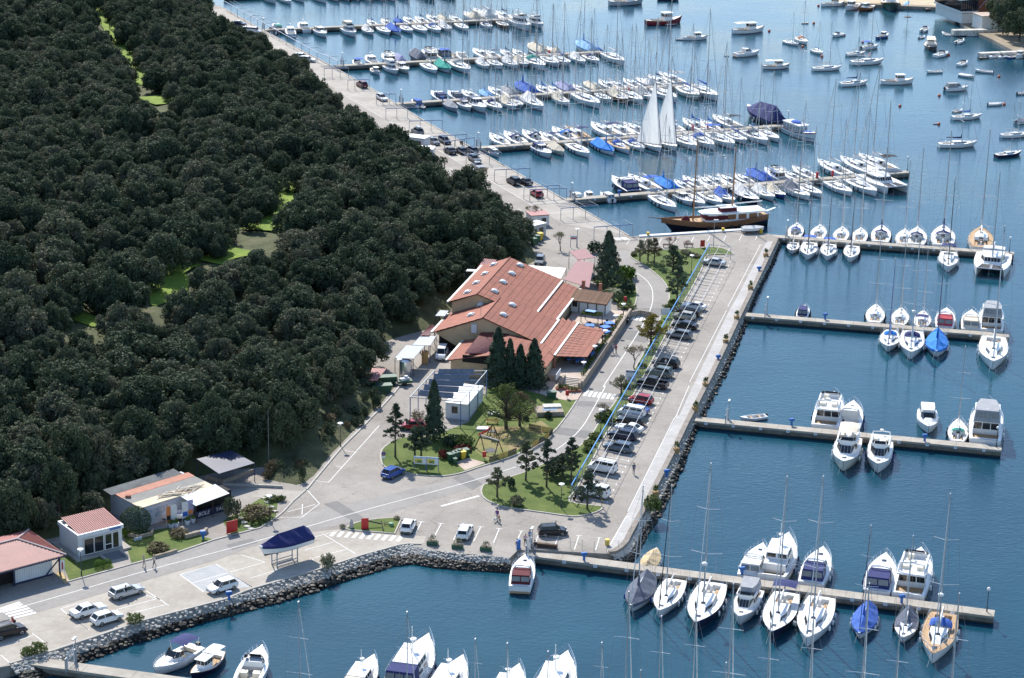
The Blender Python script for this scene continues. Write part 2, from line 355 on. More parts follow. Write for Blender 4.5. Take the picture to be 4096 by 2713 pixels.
def hill_mat():
 m = bpy.data.materials.new('hillside_scrub'); m.use_nodes = True; t = m.node_tree; n = t.nodes; l = t.links; b = n['Principled BSDF']
 b.inputs['Roughness'].default_value = 0.95; g = n.new('ShaderNodeNewGeometry')
 def noise(s, d=6):
  x = n.new('ShaderNodeTexNoise'); x.inputs['Scale'].default_value = s; x.inputs['Detail'].default_value = d; x.inputs['Roughness'].default_value = 0.7
  l.new(g.outputs['Position'], x.inputs['Vector']); return x
 rp = n.new('ShaderNodeValToRGB'); e = rp.color_ramp.elements
 e[0].position = 0.3; e[0].color = (0.03, 0.034, 0.015, 1); e[1].position = 0.74; e[1].color = (0.15, 0.125, 0.085, 1)
 for p, c in ((0.44, (0.055, 0.065, 0.024, 1)), (0.58, (0.085, 0.095, 0.035, 1))): x = e.new(p); x.color = c
 l.new(noise(0.3).outputs['Fac'], rp.inputs['Fac']); l.new(rp.outputs[0], b.inputs['Base Color'])
 bp = n.new('ShaderNodeBump'); bp.inputs['Strength'].default_value = 0.9; bp.inputs['Distance'].default_value = 0.25
 l.new(noise(1.6).outputs['Fac'], bp.inputs['Height']); l.new(bp.outputs[0], b.inputs['Normal'])
 return m
me = bpy.data.meshes.new('hillside'); me.from_pydata(vs, [], fs); me.materials.append(hill_mat()); me.polygons.foreach_set('use_smooth', [True]*len(fs)); me.update()
struct(link('hillside', me))

# ------------------------------------------------------------------ foliage
def leaf_cloud(name, C, N, size, material, rng, asp=0.62, jit=0.9):
 k = len(C); C = np.asarray(C); N = np.asarray(N)+rng.normal(0, jit, (k, 3))*0.55
 N /= np.linalg.norm(N, axis=1)[:, None]+1e-9
 T = np.cross(N, rng.normal(0, 1, (k, 3))); T /= np.linalg.norm(T, axis=1)[:, None]+1e-9
 B = np.cross(N, T); s = size*rng.uniform(0.6, 1.4, (k, 1)); T = T*s; B = B*s*asp
 V = np.stack([C-T, C-B*0.9+T*0.1, C+T, C+B*0.9+T*0.1], 1).reshape(-1, 3)
 me = bpy.data.meshes.new(name); me.vertices.add(4*k); me.vertices.foreach_set('co', V.astype(np.float32).ravel())
 me.loops.add(4*k); me.loops.foreach_set('vertex_index', np.arange(4*k, dtype=np.int32))
 me.polygons.add(k); me.polygons.foreach_set('loop_start', np.arange(0, 4*k, 4, dtype=np.int32)); me.polygons.foreach_set('loop_total', np.full(k, 4, dtype=np.int32))
 me.materials.append(material); me.update(); me.validate()
 return me
def lobes_to_leaves(lobes, n, rng, sub=9, flat=1.0):
 """points on the outside of many small clumps that sit on each lobe"""
 cl = []
 for (c, r) in lobes:
  c = np.array(c)
  for _ in range(sub):
   d = rng.normal(0, 1, 3); d[2] = d[2]*0.8+0.25; d /= np.linalg.norm(d)
   cl.append((c+d*r*rng.uniform(0.55, 0.95)*np.array([1, 1, flat]), r*rng.uniform(0.26, 0.46)))
  cl.append((c, r*0.8))
 w = np.array([r*r for _, r in cl]); w /= w.sum()
 pick = rng.choice(len(cl), n, p=w); D = rng.normal(0, 1, (n, 3)); D[:, 2] += 0.25; D /= np.linalg.norm(D, axis=1)[:, None]
 CC = np.array([c for c, _ in cl])[pick]; RR = np.array([r for _, r in cl])[pick]
 P = CC+D*(RR*rng.uniform(0.8, 1.06, n))[:, None]*np.array([1, 1, flat])
 return P, D
def oak_crown(seed, material, n=9000, leaf=0.043):
 rng = np.random.default_rng(seed); lobes = []
 for i in range(26):
  a = rng.uniform(0, 2*math.pi); el = rng.uniform(-0.15, 1.0)**1.0
  rr = rng.uniform(0.55, 0.78); z = math.sin(el*math.pi/2)*0.72; q = math.cos(el*math.pi/2)
  lobes.append(((rr*q*math.cos(a), rr*q*math.sin(a), 0.42+z*rr*1.25), rng.uniform(0.20, 0.34)))
 lobes.append(((0, 0, 0.42), 0.62))
 P, D = lobes_to_leaves(lobes, n, rng, sub=8)
 return leaf_cloud('crown', P, D, leaf, material, rng)
def trunk_mesh(key, h, r, mt, branches=(), n=7):
 def mk():
  rnd = random.Random(key); b = MB(); pts = [(0, 0, -0.4)]
  for k in range(1, 5): pts.append((rnd.uniform(-.05, .05)*h*0.3, rnd.uniform(-.05, .05)*h*0.3, h*k/4))
  b.tube(pts, r, n, r*0.45)
  for (x, y, z, z0) in branches: b.tube([(0, 0, z0), (x*0.5, y*0.5, (z0+z)*0.52), (x, y, z)], r*0.45, 5, r*0.15)
  return b.data('trunk', mt)
 return cached(('trunk', key), mk)
OAKS = [oak_crown(100+i, M_oak) for i in range(7)]
oak_trunk = trunk_mesh('oak', 0.9, 0.05, M_trunk, [(.35, .1, .75, .3), (-.3, .25, .7, .35), (0, -.35, .72, .4), (.1, .35, .85, .45)])

# clearings: grassy track through the wood, points of the photograph
track = [[(395, 20), (450, 120), (505, 200), (560, 290), (585, 345)], [(600, 390), (660, 420)], [(1118, 700), (1128, 780), (1095, 850), (1050, 905), (1030, 925)],
   [(960, 1000), (880, 1035), (840, 1055)], [(720, 1050), (690, 1090), (640, 1185), (600, 1195)], [(300, 1290), (360, 1265)]]
TRK = []
for t in track:
 for i in range(len(t)-1):
  for k in range(6): TRK.append((t[i][0]+(t[i+1][0]-t[i][0])*k/6, t[i][1]+(t[i+1][1]-t[i][1])*k/6))
 TRK.append(t[-1])
TRK = np.array(TRK)
gt = MB()
for t in track:
 q = [GH(*p) for p in t]
 if len(q) > 1:
  q = smooth_line(q, 3); L_ = []
  for i, p in enumerate(q):
   d = (q[min(i+1, len(q)-1)]-q[max(i-1, 0)]); n = Vector((-d.y, d.x, 0)).normalized()*(3.2+math.sin(i*1.7)); L_.append([p+n*k for k in (-1, -.5, 0, .5, 1)])
  L_ = [[Vector((p.x, p.y, float(hill_z(np.array([p.x]), np.array([p.y]))[0])+.28)) for p in r] for r in L_]; gt.loft(L_, False, 0, closed=False)
struct(gt.build('grass_track', ground_mat('track_grass', (.10, .17, .018), (.20, .27, .035), .35, 1.5)))
rng = np.random.default_rng(5)
sp = 4.5
cand = [(x+rng.uniform(-1.7, 1.7), y+rng.uniform(-1.7, 1.7)) for y in np.arange(255, 800, sp) for x in np.arange(-265, 30, sp)]
cand = np.array(cand); dist = hill_dist(cand[:, 0], cand[:, 1]); zz = hill_z(cand[:, 0], cand[:, 1])
kx = [(p.x, p.y) for p in kerbL]
trees = []
for (x, y), d, z in zip(cand, dist, zz):
 if d < 1.2: continue
 rad = (rng.uniform(1.7, 2.7), rng.uniform(2.6, 3.9), rng.uniform(2.6, 3.9), rng.uniform(3.9, 5.3))[rng.integers(0, 4)]; hgt = rad*rng.uniform(1.2, 1.65)+.6
 if min(math.hypot(x-a, y-b) for a, b in kx) < 6.5 and d < 5.0: continue
 px, py = PX((x, y, z+hgt*0.6)); s = FPX/math.hypot(y, 120)
 if px < -260 or px > 2300 or py < -200 or py > 2400: continue
 dd = np.hypot(TRK[:, 0]-px, (TRK[:, 1]-py))-rad*s*0.66
 if dd.min() < 7:
  continue
 trees.append((y, x, z, rad, hgt))
for k in range(130):                           # tall oaks close behind the buildings at lower left
 x, y = rng.uniform(-84, -29), rng.uniform(270, 312); d = float(hill_dist(np.array([x]), np.array([y]))[0])
 if not 0.8 < d < 9 or any(math.hypot(x-t[1], y-t[0]) < 2.6 for t in trees) or min(math.hypot(x-a, y-b) for a, b in kx) < 7: continue
 rad = rng.uniform(2.6, 4.2); trees.append((y, x, float(hill_z(np.array([x]), np.array([y]))[0]), rad, rng.uniform(6.5, 9.0)))
trees.sort()
near_n = 300
for i, (y, x, z, rad, hgt) in enumerate(trees[:near_n]):
 e = thing('oak_tree', 'evergreen oak with dark grey-green crown in the dense hillside wood', 'tree', (x, y, z), rng.uniform(0, 6.28), 'evergreen oaks of the hillside wood')
 c = link('crown', OAKS[i % 7], e, (0, 0, 0), None, (rad, rad*rng.uniform(.85, 1.15), hgt/1.45))
 t = link('trunk', oak_trunk, e, (0, 0, 0), None, (rad*1.6, rad*1.6, hgt*0.62))
rest = trees[near_n:]
print('oaks', len(trees))
# the far mass of the wood: one object of instanced crowns
pm = bpy.data.meshes.new('woodland'); pm.from_pydata([(x, y, z) for (y, x, z, r, h) in rest], [], [])
at = pm.attributes.new('size', 'FLOAT_VECTOR', 'POINT'); at.data.foreach_set('vector', np.array([(r, r, h/1.45) for (_, _, _, r, h) in rest], np.float32).ravel())
at = pm.attributes.new('turn', 'FLOAT_VECTOR', 'POINT'); at.data.foreach_set('vector', np.array([(0, 0, rng.uniform(0, 6.28)) for _ in rest], np.float32).ravel())
at = pm.attributes.new('kind', 'INT', 'POINT'); at.data.foreach_set('value', np.array([rng.integers(0, 7) for _ in rest], np.int32))
wo = stuff(link('woodland', pm)); wo['label'] = 'far dense mass of evergreen wood covering the hill'
ng = bpy.data.node_groups.new('woodland', 'GeometryNodeTree')
ng.interface.new_socket('Geometry', in_out='INPUT', socket_type='NodeSocketGeometry'); ng.interface.new_socket('Geometry', in_out='OUTPUT', socket_type='NodeSocketGeometry')
gi = ng.nodes.new('NodeGroupInput'); go = ng.nodes.new('NodeGroupOutput')
gg = ng.nodes.new('GeometryNodeGeometryToInstance')
crowns = [o for o in COL.objects if o.name.startswith('crown')][:7]
for o in crowns[::-1]:
 inf = ng.nodes.new('GeometryNodeObjectInfo'); inf.inputs[0].default_value = o; inf.transform_space = 'ORIGINAL'
 ng.links.new(inf.outputs['Geometry'], gg.inputs[0])
ip = ng.nodes.new('GeometryNodeInstanceOnPoints'); ip.inputs['Pick Instance'].default_value = True
def named(nm, ty):
 a = ng.nodes.new('GeometryNodeInputNamedAttribute'); a.data_type = ty; a.inputs[0].default_value = nm; return a.outputs[0]
e2r = ng.nodes.new('FunctionNodeEulerToRotation'); ng.links.new(named('turn', 'FLOAT_VECTOR'), e2r.inputs[0])
ng.links.new(gi.outputs[0], ip.inputs['Points']); ng.links.new(named('kind', 'INT'), ip.inputs['Instance Index'])
ng.links.new(e2r.outputs[0], ip.inputs['Rotation']); ng.links.new(named('size', 'FLOAT_VECTOR'), ip.inputs['Scale'])
join = ng.nodes.new('GeometryNodeJoinGeometry')
# join each source as its own instance
ng.nodes.remove(gg)
for o in crowns[::-1]:
 inf = ng.nodes.new('GeometryNodeObjectInfo'); inf.inputs[0].default_value = o; inf.transform_space = 'ORIGINAL'; inf.inputs['As Instance'].default_value = True
 ng.links.new(inf.outputs['Geometry'], join.inputs[0])
ng.links.new(join.outputs[0], ip.inputs['Instance']); ng.links.new(ip.outputs[0], go.inputs[0])
md = wo.modifiers.new('instances', 'NODES'); md.node_group = ng

# ------------------------------------------------------------------ paving, kerbs and markings
def sheet(name, pts, z, m):
 return struct(MB().sheet([(p[0], p[1]) for p in pts], z).build(name, m))
def ribbon_pts(pts, w):
 L = []; Rr = []; P = [Vector((p[0], p[1], 0)) for p in pts]
 for i, p in enumerate(P):
  d = (P[min(i+1, len(P)-1)]-P[max(i-1, 0)]).normalized(); n = Vector((-d.y, d.x, 0))*w*0.5
  L.append(p+n); Rr.append(p-n)
 return L, Rr
def ribbon(b, pts, w, z, mi=0):
 L, Rr = ribbon_pts(pts, w)
 for i in range(len(L)-1): b.sheet([L[i], Rr[i], Rr[i+1], L[i+1]], z, mi)
 return b
def kerb(name, pts, w=0.22, h=0.13, z0=-0.05, m=None):
 L, Rr = ribbon_pts(pts, w); b = MB()
 b.loft([[(l.x, l.y, z0), (r.x, r.y, z0), (r.x, r.y, h), (l.x, l.y, h)] for l, r in zip(L, Rr)])
 return struct(b.build(name, m or M_kerb))
yard = [Z1(-120, 1275), Z1(0, 1235), Z1(220, 1168), Z1(880, 972), Z1(1340, 838), Z2(0, 760), Z2(330, 672), Z2(560, 645), Z2(640, 655), Z2(900, 682), Z2(1090, 690), Z2(1075, 735), Z2(985, 735),
  Z2(930, 742), Z2(700, 806), Z2(430, 893), Z2(0, 1018), Z1(1400, 1078), Z1(900, 1208), Z1(350, 1390), Z1(60, 1478), Z1(-200, 1560)]
sheet('concrete_yard', yard, 0.004, M_conc)
roadL = [Z1(-100, 1112), Z1(0, 1088), Z1(430, 975), Z1(820, 865), Z1(1100, 793), Z1(1330, 715), Z1(1560, 662), Z2(150, 605), Z2(480, 510), Z2(860, 430), Z2(1250, 335), Z2(1460, 272), Z3(1090, 903), Z3(1300, 833), Z3(1450, 748), Z3(1590, 656),
   Z3(1690, 536), Z3(1782, 404), Z3(1860, 300), Z3(2010, 60), Z5(255, 1340), Z5(400, 1110), Z5(540, 880), Z5(640, 690), Z5(680, 600), Z5(690, 540), Z5(676, 470), Z5(640, 385), Z5(575, 300), Z5(520, 200)]
roadR = [Z1(-120, 1270), Z1(0, 1232), Z1(220, 1165), Z1(880, 969), Z1(1340, 835), Z2(0, 757), Z2(330, 669), Z2(600, 610), Z2(870, 545), Z2(1180, 450), Z2(1420, 372), Z3(1045, 1062), Z3(1090, 1045), Z3(1310, 980), Z3(1450, 925), Z3(1620, 845),
   Z3(1800, 752), Z3(1900, 655), Z3(1960, 558), Z5(500, 1400), Z5(560, 1295), Z5(640, 1160), Z5(770, 930), Z5(878, 700), Z5(924, 600), Z5(933, 556), Z5(918, 492), Z5(868, 424), Z5(758, 335), Z5(690, 292), Z5(640, 262), Z5(622, 238), Z5(650, 205)]
sheet('road', roadL+roadR[::-1], 0.008, M_road)
for q in ([(455, 490), (540, 470), (720, 585), (640, 600)],): sheet('asphalt_repair', [Z2(*p) for p in q], 0.012, M_patch)
for q in ([(800, 1003), (905, 962), (1040, 1052), (960, 1100)], [(1640, 605), (1890, 640), (1850, 695), (1590, 656)], [(1700, 530), (1705, 525), (1715, 525), (1712, 530)]):
 sheet('asphalt_repair', [Z3(*p) for p in q], 0.012, M_patch)
for q in ([(690, 655), (895, 650), (870, 715), (650, 705)], [(590, 825), (800, 835), (750, 925), (535, 890)], [(228, 1380), (500, 1392), (480, 1430), (205, 1420)]):
 sheet('asphalt_repair', [Z5(*p) for p in q], 0.012, M_patch)
strip = [Z6(1130, 1040), Z6(985, 1300), Z6(960, 1360), Z6(1060, 1348), Z6(1130, 1280), Z6(1170, 1200), Z6(1285, 1000), Z6(1420, 735), Z6(1545, 500), Z6(1672, 225), Z5(1262, 1190), Z5(1383, 940), Z5(1472, 745), Z5(1573, 540), Z5(1680, 310), Z5(1765, 130), Z5(1700, 130), Z5(1590, 330), Z5(1470, 560), Z5(1395, 690), Z5(1290, 910), Z5(1160, 1180), Z5(1010, 1500), Z6(1590, 130), Z6(1380, 530), Z6(1200, 900)]
sheet('quay_strip', strip, 0.004, M_strip)
for nm, off in (('old_quay_paving', 0.25),):
 sheet(nm, [Q(2, off), Q(60, off), Q(110, off), Q(150, off-1.1), Q(180, off-1.1), Q(230, off), Q(270, off), Q(270, 8.2), Q(206, 8.2), Q(180, 7.5), Q(110, 8.6), Q(60, 8.6), Q(14, 8.6)], 0.004, M_quayc)
sheet('mooring_apron', [Z5(655, 100), Z5(1370, 58), Z5(1640, 68), Z5(1690, 105), Z5(1640, 150), Z5(1500, 240), Z5(1300, 150), Z5(900, 170), Z5(640, 150)], 0.004, M_ground)

# coping stones of the quays
kerb('quay_kerb', [Z1(60, 1480), Z1(350, 1392), Z1(900, 1209), Z1(1400, 1079), Z2(0, 1019), Z2(430, 894), Z2(700, 806), Z2(925, 745), Z2(985, 737), Z2(1060, 740)], 0.3, 0.14)
kerb('quay_parapet', [p+Vector((-0.35, 0.1, 0)) for p in right_top], 0.75, 0.42, -0.2, mat('parapet', (0.23, 0.2, 0.17), 0.9, 0.25, 0.8, bump=0.3))
kerb('quay_kerb', [Q(1, 0.15), Q(60, 0.15), Q(110, 0.15), Q(150, -1.05), Q(180, -1.05), Q(230, 0.15), Q(270, 0.15)], 0.3, 0.12)
kerb('quay_kerb', [Z5(640, 96), Z5(1000, 74), Z5(1370, 52), Z5(1640, 62)], 0.35, 0.12)

mk = MB()                                     # painted lines of the car park
A = Z5(1413, 293); Bp = Z6(962, 917); bay = (Z5(1188, 352)-Z5(1380, 381)).normalized(); run = (Bp-A); n = round(run.length/2.36)
BAYS = []
for i in range(n+1):
 p = A+run*(i/n); BAYS.append(p); q = p+bay*4.3
 ribbon(mk, [p, q], 0.12, 0.016); d = run.normalized()*0.45; ribbon(mk, [p-d, p+d], 0.12, 0.0165)
ribbon(mk, [Z5(1650, 155), Z5(1395, 640)], 0.1, 0.016); ribbon(mk, [Z5(1383, 672), Z5(1095, 1232)], 0.1, 0.016); ribbon(mk, [Z5(1090, 1262), Z5(985, 1508), Z6(1330, 640), Z6(1020, 1180)][:2], 0.1, 0.016)
ribbon(mk, [Z6(1565, 158), Z6(1145, 1000)], 0.1, 0.016); ribbon(mk, [Z6(1130, 1045), Z6(985, 1300)], 0.14, 0.016)
for a, c in (((1565, 158), (1610, 160)), ((1515, 268), (1550, 272)), ((1455, 390), (1490, 392)), ((1385, 510), (1440, 512)), ((1340, 640), (1370, 645)), ((1278, 772), (1320, 776)), ((1205, 908), (1250, 912)), ((1130, 1045), (1178, 1052)), ((1050, 1192), (1095, 1198))):
 ribbon(mk, [Z6(*a), Z6(*c)], 0.12, 0.017)
for (x0, y0, x1, y1) in ((560, 1348, 505, 1460), (715, 1361, 656, 1475), (868, 1375, 812, 1490), (1025, 1388, 970, 1500), (1170, 1402, 1125, 1514), (1345, 1420, 1305, 1505), (1480, 1440, 1455, 1510), (1640, 1450, 1600, 1545), (1795, 1456, 1760, 1566), (1955, 1473, 1925, 1570)):
 p, q = Z3(x0, y0), Z3(x1, y1); ribbon(mk, [p, q], 0.13, 0.016); d = (Z3(x0+24, y0+1)-p); ribbon(mk, [p-d, p+d], 0.13, 0.0165)
for i in range(9):                            # bays on the mooring apron
 t = i/8; p = Z5(1630-t*1000, 75+t*35); q = p+Vector((-0.9, -4.0, 0)); ribbon(mk, [p, q], 0.12, 0.016)
for pts in ([(1115, 927), (1335, 862), (1560, 1005)], [(1115, 927), (1260, 1035)], [(1190, 980), (1640, 850)], [(1340, 862), (1560, 1005)], [(1490, 805), (1640, 850)], [(700, 1000), (990, 1080)], [(720, 1145), (985, 1073)], [(905, 1028), (990, 1082)], [(965, 1065), (1045, 1120)], [(845, 1160), (1040, 1110)],
   [(375, 1140), (545, 1268)], [(415, 1170), (550, 1270)], [(200, 1290), (270, 1345)], [(0, 1375), (215, 1300)], [(5, 1425), (65, 1478)], [(375, 1140), (480, 1105)]):
 ribbon(mk, [Z1(*p) for p in pts], 0.12, 0.016)
for pts in ([(450, 675), (655, 800)], [(300, 720), (550, 655)], [(340, 775), (520, 725)], [(375, 830), (600, 770)], [(370, 822), (395, 838)], [(0, 950), (200, 890)], [(150, 890), (170, 905)]):
 ribbon(mk, [Z2(*p) for p in pts], 0.12, 0.016)
for pts in ([(485, 357), (800, 5)], [(400, 345), (487, 357)], [(530, 255), (575, 262)], [(590, 160), (650, 170)], [(0, 0), (1, 1)], [(355, 405), (430, 488), (320, 573), (185, 573)], [(405, 493), (230, 540)], [(325, 492), (322, 555)]):
 if pts[0] != (0, 0): ribbon(mk, [Z2(*p) for p in pts], 0.12, 0.016)
ribbon(mk, [Z3(715, 1226), Z3(1012, 1145)], 0.42, 0.016)
struct(mk.build('parking_lines', M_paint))
cl = MB()
ribbon(cl, smooth_line([Z1(-50, 1175), Z1(300, 1080), Z1(900, 905), Z1(1500, 745), Z2(330, 637), Z2(700, 530), Z2(1330, 360), Z2(1640, 262), Z3(1310, 915), Z3(1450, 870), Z3(1620, 780), Z3(1750, 680), Z3(1830, 590), Z3(1890, 490), Z3(2000, 290), Z5(420, 1265), Z5(560, 1050), Z5(700, 830), Z5(770, 700), Z5(800, 620), Z5(806, 545), Z5(790, 480), Z5(740, 420), Z5(660, 365), Z5(580, 318)], 4), 0.13, 0.017)
for i in range(9): ribbon(cl, [Q(20+i*5.2, 12.5), Q(22.2+i*5.2, 12.4)], 0.12, 0.016)
for i in range(8): ribbon(cl, [Q(22+i*8.0, 0.9), Q(22+i*8.0, 8.4)], 0.12, 0.016)
for (a, c) in (((20, 8.5), (150, 8.3)),): ribbon(cl, [Q(*a), Q(*c)], 0.1, 0.016)
struct(cl.build('centre_line', M_paint))
def zebra(p0, p1, q0, n):                     # first stripe from p0 to p1, last stripe starts at q0
 b = MB()
 for i in range(n):
  o = (q0-p0)*(i/(n-1)); ribbon(b, [p0+o, p1+o], 0.5, 0.016)
 struct(b.build('zebra_crossing', M_paint))
zebra(Z2(530, 658), Z2(500, 690), Z2(940, 690), 10)
Z0 = zoom(0, 2380, 2.69); zebra(Z0(25, 185), Z0(285, 120), Z0(125, 255), 4); zebra(Z0(-40, 165), Z0(215, 80), Z0(-15, 185), 2)
zebra(Z3(1862, 322), Z3(1836, 362), Z3(2076, 348), 7)
zebra(Z5(668, 705), Z5(645, 745), Z5(760, 716), 4)
zebra(ZQ(2090, 1100), ZQ(2060, 1080), ZQ(2180, 1095), 5)

sheet('painted_bay', [Z1(1118, 926), Z1(1335, 864), Z1(1556, 1004), Z1(1262, 1034)], 0.008, ground_mat('grey_paint', (.33, .335, .335), (.43, .43, .425), .4, 2.0))
sheet('grey_bay', [Z1(*p) for p in ((1400, 745), (1560, 700), (1600, 730), (1440, 775))], .012, M_patch)
# lawns with their kerbs
lawn1 = [Z3(*p) for p in ((245, 800), (242, 860), (275, 920), (420, 962), (560, 986), (730, 992), (870, 968), (1000, 925), (1090, 897), (1300, 827), (1450, 742), (1590, 650), (1690, 530), (1778, 400), (1700, 395), (1560, 375), (1470, 345), (1300, 300), (1080, 300), (1030, 420), (930, 570), (700, 660), (560, 690), (420, 690), (330, 720), (270, 765))]
sheet('lawn', lawn1, 0.10, M_grass); kerb('lawn_kerb', smooth_line(lawn1[24:]+lawn1[:14], 3))
sheet('playground', [Z3(*p) for p in ((1010, 700), (980, 800), (1080, 870), (1290, 800), (1440, 715), (1580, 620), (1500, 560), (1350, 600), (1180, 610), (1090, 600))], 0.108, M_play)
lawn2 = [Z3(*p) for p in ((1028, 1110), (1045, 1065), (1090, 1048), (1310, 983), (1450, 928), (1620, 848), (1800, 757), (1900, 658), (1960, 560))] + \
  [Z5(*p) for p in ((505, 1400), (563, 1297), (643, 1165), (773, 935), (880, 702), (926, 602), (935, 558), (920, 491), (870, 422), (760, 332), (690, 290), (640, 260), (628, 238), (652, 213), (720, 198), (860, 196), (1000, 195), (1150, 184), (1240, 178), (1330, 182), (1400, 205), (1434, 236), (1240, 236), (1190, 345), (1110, 500), (1000, 690), (900, 880), (800, 1065), (700, 1250), (590, 1440))] + \
  [Z6(*p) for p in ((960, 290), (860, 480), (780, 630), (690, 790), (622, 915), (900, 955), (916, 966), (900, 990), (820, 1022), (690, 1045), (600, 1041), (420, 1016), (200, 986), (0, 956))] + [Z3(1160, 1218), Z3(1090, 1190), Z3(1042, 1152)]
sheet('lawn', lawn2, 0.10, M_grass); kerb('lawn_kerb', smooth_line(lawn2+lawn2[:1], 3))
lawn3 = [Z2(*p) for p in ((590, 648), (620, 622), (700, 596), (800, 584), (890, 578), (935, 588), (895, 676), (760, 664), (640, 655))]
sheet('lawn', lawn3, 0.10, M_grass); kerb('lawn_kerb', lawn3+lawn3[:1], 0.2)
lawn4 = [Z5(*p) for p in ((560, 335), (640, 390), (642, 425), (674, 485), (683, 540), (668, 620), (640, 655), (500, 600), (400, 520), (330, 420), (480, 330))]
sheet('lawn', lawn4, 0.10, M_grass); kerb('lawn_kerb', smooth_line(lawn4[:7], 3))
for q in ([(360, 800), (430, 962), (560, 925), (705, 888), (690, 850), (640, 800)], [(755, 640), (770, 700), (815, 862), (960, 822), (1100, 788), (1220, 745), (1320, 712), (1180, 668), (1040, 640), (900, 660)], [(1380, 600), (1440, 690), (1540, 655), (1590, 645), (1703, 590), (1720, 480), (1640, 440), (1540, 500)]):
 sheet('lawn', [Z1(*p) for p in q], 0.05, M_grass)
kerb('road_kerb', [Z1(420, 972), Z1(700, 896), Z1(820, 862), Z1(1100, 790), Z1(1330, 712), Z1(1560, 652), Z2(60, 640), Z2(130, 600), Z2(200, 545), Z2(270, 470), Z2(345, 405)], 0.25, 0.12)
kerb('road_kerb', smooth_line([Z2(350, 402), Z2(455, 275), Z2(560, 150), Z2(640, 70), Z2(710, 0), Z4(330, 1507), Z4(432, 1385)], 2), 0.3, 0.14)
sheet('gravel_path', [Z2(-10, 392), Z2(345, 412), Z2(262, 480), Z2(200, 455), Z2(0, 445)], 0.004, M_quayc)
sheet('sand_path', [Z1(345, 930), Z1(405, 985), Z1(430, 968), Z1(372, 900)], 0.03, mat('sand', (0.45, 0.33, 0.16), 0.95, 0.15, 2))

# ------------------------------------------------------------------ stone faced quay slopes, stone by stone
def rock_mesh(seed, m):
 def mk():
  import bmesh
  bm = bmesh.new(); bmesh.ops.create_icosphere(bm, subdivisions=1, radius=1.0); r = random.Random(seed)
  for v in bm.verts: v.co = Vector((v.co.x*r.uniform(.75, 1.2), v.co.y*r.uniform(.75, 1.2), v.co.z*r.uniform(.7, 1.1)))
  d = bpy.data.meshes.new('stone'); bm.to_mesh(d); bm.free(); d.materials.append(m); return d
 return cached(('rock', seed, m.name), mk)
def lerp_line(L, t):
 k = t*(len(L)-1); i = min(int(k), len(L)-2); return L[i].lerp(L[i+1], k-i)
def revetment(name, top, foot, label, ncol, nrow, big, rest_cols):
 root = MB(); b = root
 for i in range(len(top)-1): m0, m1 = top[i].lerp(foot[i], .5), top[i+1].lerp(foot[i+1], .5); b.add([top[i]-Vector((0, 0, .08)), top[i+1]-Vector((0, 0, .08)), m1, m0], [(0, 3, 2, 1)]); b.add([m0, m1, foot[i+1]-Vector((0, 0, .5)), foot[i]-Vector((0, 0, .5))], [(0, 3, 2, 1)], 1)
 o = tag(b.build(name, [M_wall, M_wet]), label, 'quay wall'); r = random.Random(name)
 cells = [(i, j) for i in range(ncol) for j in range(nrow)]
 if len(cells) > big: r.shuffle(cells)
 vs, fs, ms = [], [], []
 for k, (i, j) in enumerate(cells):
  t = (i+r.uniform(0.1, 0.9))/ncol; u = (j+r.uniform(0.1, 0.9))/nrow
  p = lerp_line(top, t).lerp(lerp_line(foot, t), u); s = r.uniform(0.15, 0.30)*(1.0 if u < .5 else 1.6)
  wet = u > 0.46+r.uniform(-.06, .08); m = M_wet if wet else M_stone
  me = rock_mesh(r.randint(0, 5), m)
  if k < big:
   c = link('stone', me, o, p, None, (s, s*r.uniform(.7, 1.2), s*r.uniform(.6, .9))); c.rotation_euler = (r.uniform(-.4, .4), r.uniform(-.4, .4), r.uniform(0, 6.28))
  else:
   base = len(vs); cs, sn = math.cos(k), math.sin(k)
   for v in me.vertices:
    x, y, z = v.co*s; vs.append((p.x+x*cs-y*sn, p.y+x*sn+y*cs, p.z+z*.8))
   for f in me.polygons: fs.append(tuple(q+base for q in f.vertices)); ms.append(1 if wet else 0)
 if vs:
  d = bpy.data.meshes.new('small_stones'); d.from_pydata(vs, [], fs); d.materials.append(M_stone); d.materials.append(M_wet); d.polygons.foreach_set('material_index', ms); d.update()
  stuff(link('small_stones', d, o))
 return o
revetment('quay_wall', left_top, left_foot, 'stone faced quay slope below the concrete yard at lower left', 200, 7, 300, 0)
revetment('quay_wall', right_top, right_foot, 'stone faced quay wall along the right side of the car park', 300, 4, 300, 0)
